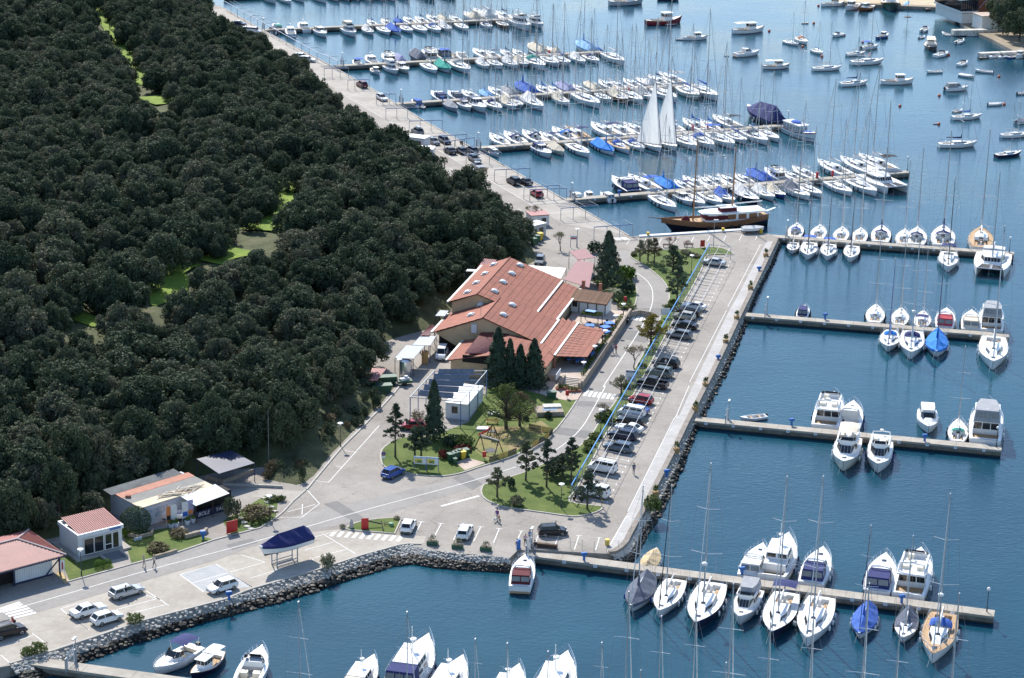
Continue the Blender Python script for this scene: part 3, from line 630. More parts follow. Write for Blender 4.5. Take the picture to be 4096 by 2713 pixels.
# ------------------------------------------------------------------ boats: materials
def gel(name, c, rough=0.28, **k): return mat(name, c, rough, 0.05, 1.5, spec=0.5, **k)
def hull_mat(name, c, foul=(0.02, 0.03, 0.06), stripe=None):
 """painted hull: antifouling below the waterline, optional stripe under the sheer"""
 if name in MATS: return MATS[name]
 m = gel(name, c); t = m.node_tree; n = t.nodes; l = t.links; b = n['Principled BSDF']
 src = b.inputs['Base Color'].links[0].from_socket
 tc = n.new('ShaderNodeTexCoord'); sp = n.new('ShaderNodeSeparateXYZ'); l.new(tc.outputs['Object'], sp.inputs[0])
 lt = n.new('ShaderNodeMath'); lt.operation = 'LESS_THAN'; lt.inputs[1].default_value = 0.07; l.new(sp.outputs['Z'], lt.inputs[0])
 mx = n.new('ShaderNodeMix'); mx.data_type = 'RGBA'; l.new(lt.outputs[0], mx.inputs[0]); l.new(src, mx.inputs[6]); mx.inputs[7].default_value = (*foul, 1)
 out = mx.outputs[2]
 if stripe:
  cmp = n.new('ShaderNodeMath'); cmp.operation = 'COMPARE'; cmp.inputs[1].default_value = 0.78; cmp.inputs[2].default_value = 0.07; l.new(sp.outputs['Z'], cmp.inputs[0])
  m2 = n.new('ShaderNodeMix'); m2.data_type = 'RGBA'; l.new(cmp.outputs[0], m2.inputs[0]); l.new(out, m2.inputs[6]); m2.inputs[7].default_value = (*stripe, 1); out = m2.outputs[2]
 l.new(out, b.inputs['Base Color'])
 return m
H = {'white': hull_mat('hull_white', (0.80, 0.80, 0.79)), 'stripe': hull_mat('hull_white_striped', (0.80, 0.80, 0.79), (0.02, 0.03, 0.06), (0.03, 0.05, 0.2)),
  'cream': hull_mat('hull_cream', (0.74, 0.70, 0.60), (0.10, 0.02, 0.02)), 'navy': hull_mat('hull_navy', (0.012, 0.016, 0.05), (0.3, 0.3, 0.3)),
  'grey': hull_mat('hull_grey', (0.42, 0.44, 0.46)), 'blue': hull_mat('hull_blue', (0.05, 0.10, 0.30)), 'red': hull_mat('hull_red', (0.22, 0.02, 0.025)),
  'wood': hull_mat('hull_varnish', (0.27, 0.10, 0.035)), 'black': hull_mat('hull_black', (0.02, 0.02, 0.022)), 'green': hull_mat('hull_green', (0.03, 0.08, 0.06))}
M_gel = gel('gelcoat', (0.82, 0.81, 0.79)); M_deck = gel('nonslip_deck', (0.72, 0.71, 0.68), 0.6); M_cream = gel('cream_gelcoat', (0.74, 0.68, 0.56), 0.5)
M_teak = mat('teak', (0.42, 0.27, 0.14), 0.75, 0.2, 5); M_cockpit = mat('cockpit_floor', (0.42, 0.40, 0.37), 0.7, 0.2, 3)
M_glass = mat('dark_glass', (0.015, 0.018, 0.022), 0.08, 0.2, 2, spec=0.7); M_alu = mat('alloy', (0.50, 0.51, 0.53), 0.35, 0.08, 2, metal=0.55)
M_steel = mat('stainless', (0.68, 0.69, 0.70), 0.22, 0.05, 2, metal=0.8); M_rope = mat('rope', (0.55, 0.53, 0.48), 0.95, 0.1, 8)
M_wire = mat('rigging_wire', (0.30, 0.31, 0.32), 0.5, 0.05, 2, metal=0.5); M_black = mat('black_rubber', (0.018, 0.018, 0.02), 0.6, 0.2, 5)
M_sail = mat('sailcloth', (0.78, 0.79, 0.78), 0.75, 0.05, 0.7)
_t = M_sail.node_tree; _td = _t.nodes.new('ShaderNodeBsdfTranslucent'); _td.inputs[0].default_value = (.78, .79, .78, 1); _mx = _t.nodes.new('ShaderNodeMixShader'); _mx.inputs[0].default_value = .62
_t.links.new(_t.nodes['Principled BSDF'].outputs[0], _mx.inputs[1]); _t.links.new(_td.outputs[0], _mx.inputs[2]); _t.links.new(_mx.outputs[0], _t.nodes['Material Output'].inputs[0])
def cloth(name, c): return mat('canvas_'+name, c, 0.9, 0.14, 1.3, bump=0.35, bscale=3.0)
C = {'blue': cloth('blue', (0.035, 0.11, 0.42)), 'bright': cloth('bright_blue', (0.02, 0.20, 0.62)), 'navy': cloth('navy', (0.018, 0.026, 0.12)), 'white': cloth('white', (0.66, 0.65, 0.63)),
  'cream': cloth('cream', (0.58, 0.52, 0.41)), 'tan': cloth('tan', (0.50, 0.38, 0.22)), 'grey': cloth('grey', (0.30, 0.31, 0.33)), 'slate': cloth('slate', (0.10, 0.115, 0.155)),
  'green': cloth('green', (0.02, 0.30, 0.24)), 'lilac': cloth('lilac', (0.30, 0.31, 0.48)), 'red': cloth('red', (0.36, 0.03, 0.05)), 'sky': cloth('sky_blue', (0.22, 0.42, 0.66)),
  'orange': cloth('orange', (0.60, 0.20, 0.06)), 'black': cloth('black', (0.02, 0.02, 0.025)), 'maroon': cloth('maroon', (0.10, 0.012, 0.018))}
CN = {'bright': 'bright blue', 'sky': 'pale blue', 'slate': 'dark slate'}

# ------------------------------------------------------------------ boats: shapes (bow towards +X, waterline at z = 0)
def plan(t, sw, tm, p):
 if t < tm: return sw+(1-sw)*math.sin(math.pi/2*t/tm)
 return max(1-((t-tm)/(1-tm))**p, 0.0)
class Hull:
 def __init__(s, L, B, hs, hm, hb, sw=0.8, tm=0.42, p=2.1, rake=0.05, n=16, flare=0.9, bowr=0.0):
  s.L, s.B, s.hs, s.hm, s.hb, s.sw, s.tm, s.p, s.rake, s.n, s.flare, s.bowr = L, B, hs, hm, hb, sw, tm, p, rake, n, flare, bowr
 def b(s, t): return max(s.B/2*plan(t, s.sw, s.tm, s.p), 0.03)
 def z(s, t):
  return s.hm+((s.hs-s.hm)*(1-t/s.tm)**2 if t < s.tm else (s.hb-s.hm)*((t-s.tm)/(1-s.tm))**1.7)
 def x(s, t): return -s.L/2+t*s.L
 def t(s, x): return (x+s.L/2)/s.L
 def mesh(s):
  m = MB(); rings = []
  for i in range(s.n+1):
   t = i/s.n; b = s.b(t); z = s.z(t); x = s.x(t); f = s.flare-0.28*max(0, (t-.5)/.5)
   def q(k, zz): return (x-s.rake*s.L*(t**4)*(1-zz/z), b*k, zz)
   half = [q(1, z), q(0.985*(.5+f/2) if f < .9 else .985, z*0.55), q(f, 0.05), q(f*.62, -0.22), q(0.02, -0.38)]
   rings.append(half+[(p[0], -p[1], p[2]) for p in half[::-1]])
  m.loft(rings, False, 0, closed=False)
  m.add(rings[0], [tuple(range(len(rings[0])))])
  return m
 def deck(s, cock=None, cw=0.55, drop=0.45, inset=0.06):
  """deck with an open cockpit between the stations cock = (t0, t1)"""
  m = MB(); ts = [i/s.n for i in range(s.n+1)]; rows = []
  if cock: ts = sorted(ts+[cock[0]-1e-4, cock[0], cock[1], cock[1]+1e-4])
  for t in ts:
   b = s.b(t); z = s.z(t)-0.02; x = s.x(t); inn = cock and cock[0] <= t <= cock[1]
   c = min(s.B/2*cw, b*0.8); fl = z-drop if inn else z+0.05
   half = [(x, b*0.995, z), (x, c, z+0.04), (x, c-0.03 if c > .06 else c*.5, fl), (x, 0.0, fl+(0 if inn else .02))]
   rows.append(half+[(p[0], -p[1], p[2]) for p in half[-2::-1]])
  for i in range(len(rows)-1):
   a, bq = rows[i], rows[i+1]; t = (ts[i]+ts[i+1])/2; inn = cock and cock[0] <= t <= cock[1]
   for j in range(6):
    m.add([a[j], bq[j], bq[j+1], a[j+1]], [(0, 3, 2, 1)], 1 if inn and j in (2, 3) else 0)
  return m
 def rail(s, t0, t1, h, r=0.022, posts=5, mid=True, inset=0.96):
  m = MB(); k = max(int((t1-t0)*14), 2)
  for sg in (1, -1):
   pts = [(s.x(t), sg*s.b(t)*inset, s.z(t)) for t in [t0+(t1-t0)*i/k for i in range(k+1)]]
   m.tube([(p[0], p[1], p[2]+h) for p in pts], r, 4)
   if mid: m.tube([(p[0], p[1], p[2]+h*0.5) for p in pts], r*0.6, 3)
   for i in range(0, k+1, max(k//posts, 1)): m.tube([pts[i], (pts[i][0], pts[i][1], pts[i][2]+h)], r, 4)
  if t1 > 0.97: m.tube([(s.x(t1), s.b(t1)*inset, s.z(t1)+h), (s.x(t1)+.12, 0, s.z(t1)+h), (s.x(t1), -s.b(t1)*inset, s.z(t1)+h)], r, 4)
  return m
def frustum(m, base, top, mi=0):
 n = len(base)
 return m.add(list(base)+list(top), [tuple(range(n))[::-1], tuple(range(n, 2*n))]+[(i, (i+1) % n, n+(i+1) % n, n+i) for i in range(n)], mi)
def house(x0, x1, w0, w1, z0, z1, rf, rr, ins, nose=0.55):
 xm = x0+(x1-x0)*nose
 base = [(x0, -w0, z0), (xm, -w0, z0), (x1, -w1, z0), (x1, w1, z0), (xm, w0, z0), (x0, w0, z0)]
 xm2 = x0+rr+(x1-rf-x0-rr)*nose
 top = [(x0+rr, -w0+ins, z1), (xm2, -w0+ins, z1), (x1-rf, -w1+ins*.6, z1), (x1-rf, w1-ins*.6, z1), (xm2, w0-ins, z1), (x0+rr, w0-ins, z1)]
 return base, top
def pane(m, base, top, i, n=1, lo=0.25, hi=0.85, gap=0.06, off=0.02, lo2=None):
 k = len(base); a, b = Vector(base[i]), Vector(base[(i+1) % k]); c, d = Vector(top[(i+1) % k]), Vector(top[i])
 nr = (b-a).cross(d-a).normalized()*off
 cen = sum((Vector(p) for p in base+top), Vector())/(2*k)
 if nr.dot(a-cen) < 0: nr = -nr
 for j in range(n):
  u0 = j/n+gap/n; u1 = (j+1)/n-gap/n
  P = lambda u, v: a.lerp(b, u).lerp(d.lerp(c, u), v)+nr
  m.add([P(u0, lo), P(u1, lo), P(u1, hi), P(u0, hi)], [(0, 1, 2, 3)])
 return m
def hood(x0, x1, w, z0, h, n=7, open_front=True):
 """fabric hood: half-round arch swept from x0 to x1"""
 m = MB(); rings = []
 for k in range(5):
  t = k/4; x = x0+(x1-x0)*t; hh = h*(0.82+0.18*math.sin(math.pi*min(t*1.3, 1))) if t < .8 else h*(0.55 if t >= 1 else 0.85)
  rings.append([(x, -w*math.cos(math.pi*j/n), z0+hh*max(math.sin(math.pi*j/n), 0)**0.6) for j in range(n+1)])
 return m.loft(rings, False, 0, closed=False)
def canopy(x0, x1, w, z, crown=0.12, legs=1.1, m_leg=1):
 m = MB(); n = 6
 rings = [[(x0+(x1-x0)*k/3, -w+2*w*j/n, z+crown*(1-(2*j/n-1)**2)-(.1 if k in (0, 3) else 0)) for j in range(n+1)] for k in range(4)]
 m.loft(rings, False, 0, closed=False)
 for x in (x0+.15, x1-.15):
  for s in (-1, 1): m.tube([(x, s*w, z), (x*0.7+(x0+x1)*.15, s*w, z-legs)], 0.02, 4, mi=m_leg)
 return m
def tent(hl, t0, t1, zr0, zr1, over=1.02, drop=0.28, n=9):
 """winter cover: ridge along the boom, skirt over the topsides"""
 m = MB(); rings = []; rnd = random.Random(hl.L+t0)
 for k in range(n+1):
  t = t0+(t1-t0)*k/n; b = hl.b(t)*over+0.02; z = hl.z(t); x = hl.x(t)
  e = min(1, (t1-t)/(0.30)); e = max(e, 0.0)
  e0 = min(1, (t-t0)/0.06+0.55)
  zr = z+(zr0+(zr1-zr0)*k/n)*e**0.8*e0+0.06; sag = 0.07*math.sin(k*2.4)
  half = [(x, b, z-drop), (x, b*1.0, z+0.05), (x, b*0.52, z+(zr-z)*(0.50+sag)), (x, 0.015, zr)]
  rings.append(half+[(p[0], -p[1], p[2]) for p in half[::-1]])
 m.loft(rings, True, 0, closed=False)
 return m
def fender_mesh(): return MB().lathe([(0.04, -.38), (0.13, -.30), (0.14, 0), (0.13, .26), (0.03, .36)], 7).data('fender', M_gel, True)

def sail_parts(kind):
 """meshes of a cruising yacht; 0 modern 12 m, 1 classic 10 m, 2 small 7 m"""
 if kind == 0: hl = Hull(12, 3.95, 1.12, 1.14, 1.42, 0.80, 0.40, 2.25, 0.03); ck = (0.06, 0.33); mx = 1.0; mh = 17.0; cab = (-1.9, 3.6); cw = 0.50
 elif kind == 1: hl = Hull(10, 3.3, 1.0, 0.95, 1.38, 0.58, 0.45, 2.0, 0.10); ck = (0.08, 0.32); mx = 0.8; mh = 13.6; cab = (-1.6, 3.0); cw = 0.46
 else: hl = Hull(7, 2.5, 0.72, 0.72, 0.98, 0.66, 0.42, 2.0, 0.07); ck = (0.06, 0.40); mx = 0.7; mh = 9.2; cab = (-0.6, 2.0); cw = 0.52
 L = hl.L; P = {'hl': hl, 'L': L, 'mh': mh, 'mx': mx}
 P['hull'] = hl.mesh().data('hull', H['white'], True)
 P['deck'] = hl.deck(ck, cw, 0.42*L/11).data('deck', [M_deck, M_cockpit])
 x0, x1 = cab; zc = hl.z(hl.t((x0+x1)/2)); hh = 0.40*L/11+0.05; w0 = hl.B*0.29; w1 = hl.B*0.13
 base, top = house(x0, x1, w0, w1, zc-0.05, zc+hh, (x1-x0)*0.30, 0.12, 0.16, 0.5)
 cb = MB(); frustum(cb, base, top); cb.box(x0+.75, 0, zc+hh+.03, 0.85, 0.7, 0.07)
 P['cabin'] = cb.data('cabin', M_gel)
 wm = MB()
 for i in (0, 1, 3, 4): pane(wm, base, top, i, 2 if i in (0, 4) else 1, 0.3, 0.78, 0.08)
 P['window'] = wm.data('window', M_glass)
 hm = MB(); zt = zc+hh
 hm.box(x0+(x1-x0)*0.55, 0, zt+0.03, 0.5*L/12, 0.5*L/12, 0.05); hm.box(x1+0.55*L/12, 0, hl.z(hl.t(x1+.6))+.07, 0.55*L/12, 0.55*L/12, 0.07)
 hm.box(x0-0.03, 0, zc+hh*.45, 0.05, 0.55, hh*1.1)
 P['hatch'] = hm.data('hatch', M_glass)
 zb = zc+hh*0.9
 mm = MB(); rk = -0.012*mh
 mm.tube([(mx, 0, zb-.3), (mx+rk*.5, 0, zb+mh*.5), (mx+rk, 0, zb+mh)], 0.105*L/12, 7, 0.065*L/12); mm.box(mx+rk-.1, 0, zb+mh+.08, .35, .12, .16); mm.tube([(mx+rk, 0, zb+mh), (mx+rk, 0, zb+mh+.7)], .015, 3)
 P['mast'] = mm.data('mast', M_alu)
 spd = MB()
 for fr, wd in ((0.36, 0.48), (0.68, 0.36)):
  zz = zb+mh*fr; xx = mx+rk*fr
  for sg in (1, -1): spd.tube([(xx, 0, zz), (xx-.35*L/12, sg*hl.B*wd, zz+.12)], 0.05*L/12, 4, 0.035*L/12)
 P['spreader'] = spd.data('spreader', M_gel)
 bl = L*0.40; bo = MB().tube([(mx-.1, 0, zb+0.95*L/12), (mx-bl, 0, zb+1.15*L/12)], 0.075*L/12, 6)
 P['boom'] = bo.data('boom', M_alu)
 sc = MB(); k = L/12; rings = []
 for i in range(7):
  t = i/6; r = 0.24*k*(1.25-0.75*t); x = mx-.05-bl*t*0.97; zz = zb+(0.98+.2*t)*k
  rings.append([(x, r*.62*math.cos(a), zz+r*.95*math.sin(a)+.08*k) for a in [2*math.pi*j/7 for j in range(7)]])
 sc.loft(rings, True); sc.tube([(mx-.12, 0, zb+1.2*k), (mx-.06, 0, zb+2.2*k)], .17*k, 5, .08*k)
 P['sail_cover'] = sc.data('sail_cover', C['blue'], True)
 tpx, tpz = mx+rk, zb+mh; bowx = hl.x(0.985); bz = hl.z(0.985)
 rg = MB(); rr = 0.016
 ch = hl.b(hl.t(mx-.3))*0.95; cz = hl.z(hl.t(mx-.3))
 for sg in (1, -1):
  p1 = (mx+rk*.36-.35*k, sg*hl.B*.48, zb+mh*.36+.12); p2 = (mx+rk*.68-.35*k, sg*hl.B*.36, zb+mh*.68+.12)
  rg.tube([(mx-.3*k, sg*ch, cz), p1, p2, (tpx, 0, tpz-.2)], rr, 3); rg.tube([(mx-.5*k, sg*ch, cz), (mx+rk*.36, 0, zb+mh*.37)], rr, 3)
 rg.tube([(tpx, 0, tpz), (hl.x(0.01), 0.3, hl.z(0))], rr, 3); rg.tube([(tpx, 0, tpz), (bowx, 0, bz)], rr, 3)
 P['rigging'] = rg.data('rigging', M_wire)
 P['furled_jib'] = MB().tube([(bowx-.05, 0, bz+.35), ((bowx+tpx)/2+.02, 0, (bz+tpz)/2), (tpx+.25, 0, tpz-.9)], 0.075*k, 5, 0.045*k).data('furled_jib', C['white'])
 pr = hl.rail(0.78, 0.985, 0.6, 0.022, 3); pr2 = hl.rail(0.02, 0.16, 0.6, 0.022, 2); pr.add(pr2.v, pr2.f)
 q = hl.rail(0.16, 0.78, 0.56, 0.009, 7); pr.add(q.v, q.f)
 P['guard_rail'] = pr.data('guard_rail', M_steel)
 wh = MB(); xw = hl.x(ck[0]+.09); zf = hl.z(ck[0])-.4*L/11
 for j in range(12):
  a, b2 = 2*math.pi*j/12, 2*math.pi*(j+1)/12; rw = .5*k; wh.tube([(xw, rw*math.cos(a), zf+.75*k+rw*math.sin(a)), (xw, rw*math.cos(b2), zf+.75*k+rw*math.sin(b2))], .03, 3)
 wh.box(xw+.1, 0, zf+.45*k, .25*k, .3*k, .9*k)
 P['steering_wheel'] = wh.data('steering_wheel', M_gel)
 st = MB()
 for sg in (1, -1): st.box(hl.x((ck[0]+ck[1])/2+.03), sg*hl.B/2*cw*.72, hl.z(.2)-.2*L/11, (ck[1]-ck[0])*L*.72, hl.B/2*cw*.36, .06)
 P['seat'] = st.data('seat', M_teak)
 P['sprayhood'] = hood(x0-.55*k, x0+1.0*k, w0*1.15, zc+.15, 1.05*k).data('sprayhood', C['blue'])
 P['bimini'] = canopy(hl.x(ck[0])+.1, hl.x(ck[0])+2.2*k, hl.B*.36, zc+2.0*k, .16, 1.7*k).data('bimini', [C['blue'], M_steel])
 tn = tent(hl, 0.02, 0.97, 1.75*k, 1.15*k)
 tn.tube([(mx, 0, zb+.3*k), (mx, 0, zb+2.6*k)], .32*k, 6, .12*k)
 P['boat_cover'] = tn.data('boat_cover', C['blue'])
 ht = tent(hl, 0.05, 0.60, 1.9*k, 1.9*k, 1.0, 0.0, 7)
 P['boom_tent'] = ht.data('boom_tent', C['white'])
 P['radar'] = MB().lathe([(.05, -.16), (.32, -.14), (.36, 0), (.30, .13), (.03, .16)], 10, (mx+.45, 0, zb+mh*.30)).data('radar', M_gel, True)
 P['teak_deck'] = M_teak
 ml = MB()
 for sg in (1, -1): ml.tube([(bowx-.2, sg*.18, bz), (bowx+1.0*k, sg*.5, -.25)], 0.02, 3)
 P['mooring_line'] = ml.data('mooring_line', M_rope)
 sl_ = MB(); n = 10; rows = []
 for i in range(n+1):
  t = i/n; lo = Vector((bowx-.1, 0, bz+.6)).lerp(Vector((tpx+.25, 0, tpz-.8)), t); wd = (bl*1.25+1.2)*(1-t)
  rows.append([(lo.x-wd*u*.82, -wd*u*.57-.35*math.sin(math.pi*u)*(1-t), lo.z-(.25*(1-t))*u) for u in [j/5 for j in range(6)]])
 sl_.loft(rows, False, 0, closed=False)
 P['hoisted_sail'] = sl_.data('hoisted_sail', M_sail)
 lf = MB(); le = [Vector(r[0])+Vector((.06, 0, 0)) for r in rows]; lf.tube(le, .13, 5, .05); lf.tube([Vector(p) for p in rows[0]], .08, 4)
 P['sail_edge'] = lf.data('sail_edge', C['navy'])
 dg = MB()
 for sg in (1, -1): dg.tube([(-1.1, sg*.5, 0), (.3, sg*.52, .02), (1.0, sg*.3, .08), (1.25, 0, .12)], .19, 6)
 dg.box(-.1, 0, -.1, 1.9, .8, .06)
 P['dinghy'] = dg.data('dinghy', M_gel)
 return P
SP = {}
def sail(k):
 if k not in SP: SP[k] = sail_parts(k)
 return SP[k]

def motor_parts(kind):
 P = {'parts': []}
 def part(name, mb, m, smooth=False): P['parts'].append((name, mb.data(name, m, smooth)))
 def fin(hl, rails=(0.5, 0.985), h=0.6):
  P['hl'] = hl; P['L'] = hl.L; P['hull'] = hl.mesh().data('hull', H['white'], True)
  if rails: part('bow_rail', hl.rail(rails[0], rails[1], h, 0.024, 5), M_steel)
  bx, bz = hl.x(.97), hl.z(.97); ml = MB()
  for sg in (1, -1): ml.tube([(bx, sg*.25, bz), (bx+1.1, sg*.6, -.25)], 0.022, 3)
  P['mooring_line'] = ml.data('mooring_line', M_rope)
 if kind == 'express':
  hl = Hull(10, 3.4, 1.15, 1.25, 1.65, 0.88, 0.4, 2.4, 0.09); fin(hl)
  part('deck', hl.deck((0.05, 0.36), 0.72, 0.55), [M_gel, M_teak])
  z = 1.25; base, top = house(-1.3, 2.9, 1.25, 0.55, z-.05, z+.62, 2.0, .05, .25, .45); cb = MB(); frustum(cb, base, top); part('cabin', cb, M_gel)
  b2, t2 = house(-1.5, 1.2, 1.22, .8, z+.3, z+1.25, 1.25, -.2, .22, .6); g = MB()
  for i in (1, 2, 3): pane(g, b2, t2, i, 2 if i == 2 else 1, .08, .92, .05)
  for i in (0, 4): pane(g, b2, t2, i, 1, .2, .85)
  part('windscreen', g, M_glass); fr = MB(); frustum(fr, b2, t2); part('coachroof', fr, M_gel)
  ar = MB()
  for sg in (1, -1): ar.tube([(-2.2, sg*1.35, z), (-1.7, sg*1.25, z+.9), (-1.9, sg*.9, z+1.5), (-1.9, 0, z+1.6)], .1, 5)
  part('radar_arch', ar, M_gel)
  hm = MB().box(2.9, 0, hl.z(.79)+.06, .5, .5, .05); part('hatch', hm, M_glass)
  e0 = house(-4.5, -1.6, 1.3, 1.25, z-.1, z+1.15, .05, .35, .12, .5); en = MB(); frustum(en, *e0); P['enclosure'] = en.data('canvas_enclosure', C['navy'])
  ew = MB(); pane(ew, *e0, 5, 2, .35, .85, .06); pane(ew, *e0, 0, 1, .4, .85, .12); pane(ew, *e0, 4, 1, .4, .85, .12); P['enclosure_window'] = ew.data('clear_panel', mat('clear_panel', (.16, .17, .18), .15, .2, 2))
  P['bimini'] = canopy(-4.2, -1.5, 1.25, z+1.55, .14, 1.5).data('bimini', [C['navy'], M_steel])
  P['boat_cover'] = tent(hl, 0.01, 0.95, 1.75, 1.35, 1.03, .42).data('boat_cover', C['grey'])
  bs = MB().box(-5.15, 0, .35, .7, 2.7, .1); part('bathing_platform', bs, M_teak)
 elif kind == 'fly':
  hl = Hull(12, 4.0, 1.25, 1.4, 1.95, 0.9, 0.42, 2.4, 0.08); fin(hl, (.36, .985), .65)
  part('deck', hl.deck((0.03, 0.24), 0.78, 0.5), [M_gel, M_teak])
  z = 1.45; base, top = house(-3.0, 3.0, 1.55, .8, z-.1, z+1.25, 2.0, .05, .2, .5); cb = MB(); frustum(cb, base, top); part('saloon', cb, M_gel)
  g = MB()
  for i in (1, 2, 3): pane(g, base, top, i, 3 if i == 2 else 1, .35, .92, .04)
  for i in (0, 4): pane(g, base, top, i, 2, .38, .82, .05)
  pane(g, base, top, 5, 3, .08, .85, .06); part('window', g, M_glass)
  b2, t2 = house(-4.3, 1.1, 1.55, .9, z+1.25, z+1.42, .1, 0, -.05, .6); f = MB(); frustum(f, b2, t2); part('flybridge_floor', f, M_gel)
  cm = MB()
  for (x, y, sx, sy) in ((-1.2, 1.38, 4.2, .16), (-1.2, -1.38, 4.2, .16), (.85, 0, .22, 2.4)): cm.box(x, y, z+1.65, sx, sy, .46)
  part('coaming', cm, M_gel); se = MB().box(-2.2, .75, z+1.6, 1.5, .7, .4).box(-2.2, -.75, z+1.6, 1.5, .7, .4).box(-.1, .5, z+1.75, .5, .6, .7); part('seat', se, M_cream)
  sc = MB(); b3, t3 = house(.2, 1.05, 1.3, .95, z+1.85, z+2.3, .35, .2, .1, .5); [pane(sc, b3, t3, i, 1, .05, .95, .03, 0) for i in (1, 2, 3)]; part('windscreen', sc, M_glass)
  ar = MB()
  for sg in (1, -1): ar.tube([(-3.9, sg*1.45, z+1.4), (-3.4, sg*1.3, z+2.3), (-3.4, 0, z+2.45)], .11, 5)
  ar.lathe([(.05, 0), (.3, .03), (.3, .2), (.04, .26)], 9, (-3.4, 0, z+2.5)); part('radar_arch', ar, M_gel)
  part('hatch', MB().box(4.0, 0, hl.z(.83)+.06, .6, .6, .05), M_glass); part('bathing_platform', MB().box(-6.2, 0, .35, .8, 3.2, .1), M_teak)
  e0 = house(-4.5, .6, 1.5, 1.0, z+1.42, z+2.75, .6, .3, .2, .6); en = MB(); frustum(en, *e0); P['enclosure'] = en.data('canvas_enclosure', C['grey'])
  ew = MB(); pane(ew, *e0, 5, 3, .35, .85, .06); P['enclosure_window'] = ew.data('clear_panel', MATS.get('clear_panel') or mat('clear_panel', (.16, .17, .18), .15, .2, 2))
  P['bimini'] = canopy(-3.6, .4, 1.35, z+3.1, .14, 1.5).data('bimini', [C['cream'], M_steel])
  P['boat_cover'] = tent(hl, 0.01, 0.9, 2.6, 1.6, 1.02, .35).data('boat_cover', C['navy'])
 elif kind == 'trawler':
  hl = Hull(11, 3.8, 1.35, 1.3, 2.0, 0.8, 0.42, 2.2, 0.05); fin(hl, (.2, .985), .7)
  part('deck', hl.deck((0.02, 0.16), 0.75, 0.4), [M_deck, M_teak])
  z = 1.35; b1, t1 = house(-3.9, 2.6, 1.35, .95, z-.1, z+.6, .7, .05, .15, .7); cb = MB(); frustum(cb, b1, t1)
  b2, t2 = house(-2.4, 1.3, 1.25, .9, z+.6, z+1.4, .5, .1, .12, .7); frustum(cb, b2, t2); cb.box(-.75, 0, z+1.43, 4.0, 2.4, .09); part('deckhouse', cb, M_gel)
  g = MB()
  for i in (0, 4): pane(g, b2, t2, i, 3, .25, .85, .1); pane(g, b1, t1, i, 3, .35, .75, .14)
  for i in (1, 2, 3): pane(g, b2, t2, i, 3 if i == 2 else 1, .3, .88, .08)
  pane(g, b2, t2, 5, 2, .2, .85, .1); part('window', g, M_glass)
  ma = MB().tube([(-.2, 0, z+1.4), (-.4, 0, z+4.0)], .07, 6, .04).tube([(-.3, -.5, z+2.8), (-.3, .5, z+2.8)], .03, 4).lathe([(.05, 0), (.3, .03), (.3, .2), (.04, .26)], 9, (.1, 0, z+2.4)); part('signal_mast', ma, M_gel)
  part('solar_panel', MB().box(1.55, .5, z+.64, .6, .55, .04).box(1.55, -.5, z+.64, .6, .55, .04), mat('solar_cells', (.02, .04, .12), .2, .3, 9))
  part('rubbing_strake', hl.rail(0.02, 0.985, -0.12, 0.05, 99, False, 1.0), M_wire)
  e0 = house(-4.7, -2.3, 1.4, 1.3, z, z+1.4, .1, .2, .15, .5); en = MB(); frustum(en, *e0); P['enclosure'] = en.data('canvas_enclosure', C['navy'])
  ew = MB(); pane(ew, *e0, 5, 3, .3, .85, .06); P['enclosure_window'] = ew.data('clear_panel', MATS.get('clear_panel') or mat('clear_panel', (.16, .17, .18), .15, .2, 2))
  P['bimini'] = canopy(-4.6, -2.2, 1.35, z+1.5, .12, 1.4).data('bimini', [C['cream'], M_steel])
  P['boat_cover'] = tent(hl, 0.01, 0.9, 2.4, 1.6).data('boat_cover', C['cream'])
 elif kind == 'cuddy':
  hl = Hull(6.5, 2.4, .78, .82, 1.1, .86, .4, 2.3, .08); fin(hl, (.55, .985), .4)
  part('deck', hl.deck((0.06, 0.52), 0.72, 0.5), [M_gel, M_cockpit])
  z = .85; b1, t1 = house(-.2, 1.9, .85, .4, z-.05, z+.38, 1.0, .05, .15, .5); cb = MB(); frustum(cb, b1, t1); part('cabin', cb, M_gel)
  b2, t2 = house(-.35, .9, .85, .6, z+.3, z+.85, .55, .05, .1, .6); g = MB(); [pane(g, b2, t2, i, 1, .05, .95, .03, 0) for i in (0, 1, 2, 3, 4)]; part('windscreen', g, M_glass)
  part('outboard', MB().box(-3.4, 0, .75, .35, .38, .6).box(-3.45, 0, .2, .18, .14, .7), M_black)
  part('seat', MB().box(-1.2, .5, .62, .5, .55, .5).box(-1.2, -.5, .62, .5, .55, .5).box(-2.6, 0, .6, .45, 1.6, .4), M_cream)
  e0 = house(-2.9, .6, .9, .7, z, z+1.05, .5, .35, .15, .6); en = MB(); frustum(en, *e0); P['enclosure'] = en.data('canvas_enclosure', C['navy'])
  ew = MB(); pane(ew, *e0, 5, 2, .3, .85, .08); [pane(ew, *e0, i, 1, .3, .85, .1) for i in (0, 4)]; P['enclosure_window'] = ew.data('clear_panel', MATS.get('clear_panel') or mat('clear_panel', (.16, .17, .18), .15, .2, 2))
  P['bimini'] = canopy(-2.6, -.2, .95, z+1.35, .12, 1.3).data('bimini', [C['blue'], M_steel])
  P['boat_cover'] = tent(hl, 0.01, 0.95, .85, .6, 1.03, .2).data('boat_cover', C['cream'])
 elif kind == 'open':
  hl = Hull(4.6, 1.75, .5, .5, .72, .8, .42, 2.1, .06, 12); fin(hl, None)
  part('deck', hl.deck((0.05, 0.74), 0.8, 0.34), [M_gel, M_cockpit]); part('thwart', MB().box(-1.2, 0, .38, .32, 1.3, .06).box(.2, 0, .38, .32, 1.3, .06), M_teak)
  part('outboard', MB().box(-2.4, 0, .58, .26, .3, .42).box(-2.42, 0, .15, .12, .1, .5), M_black)
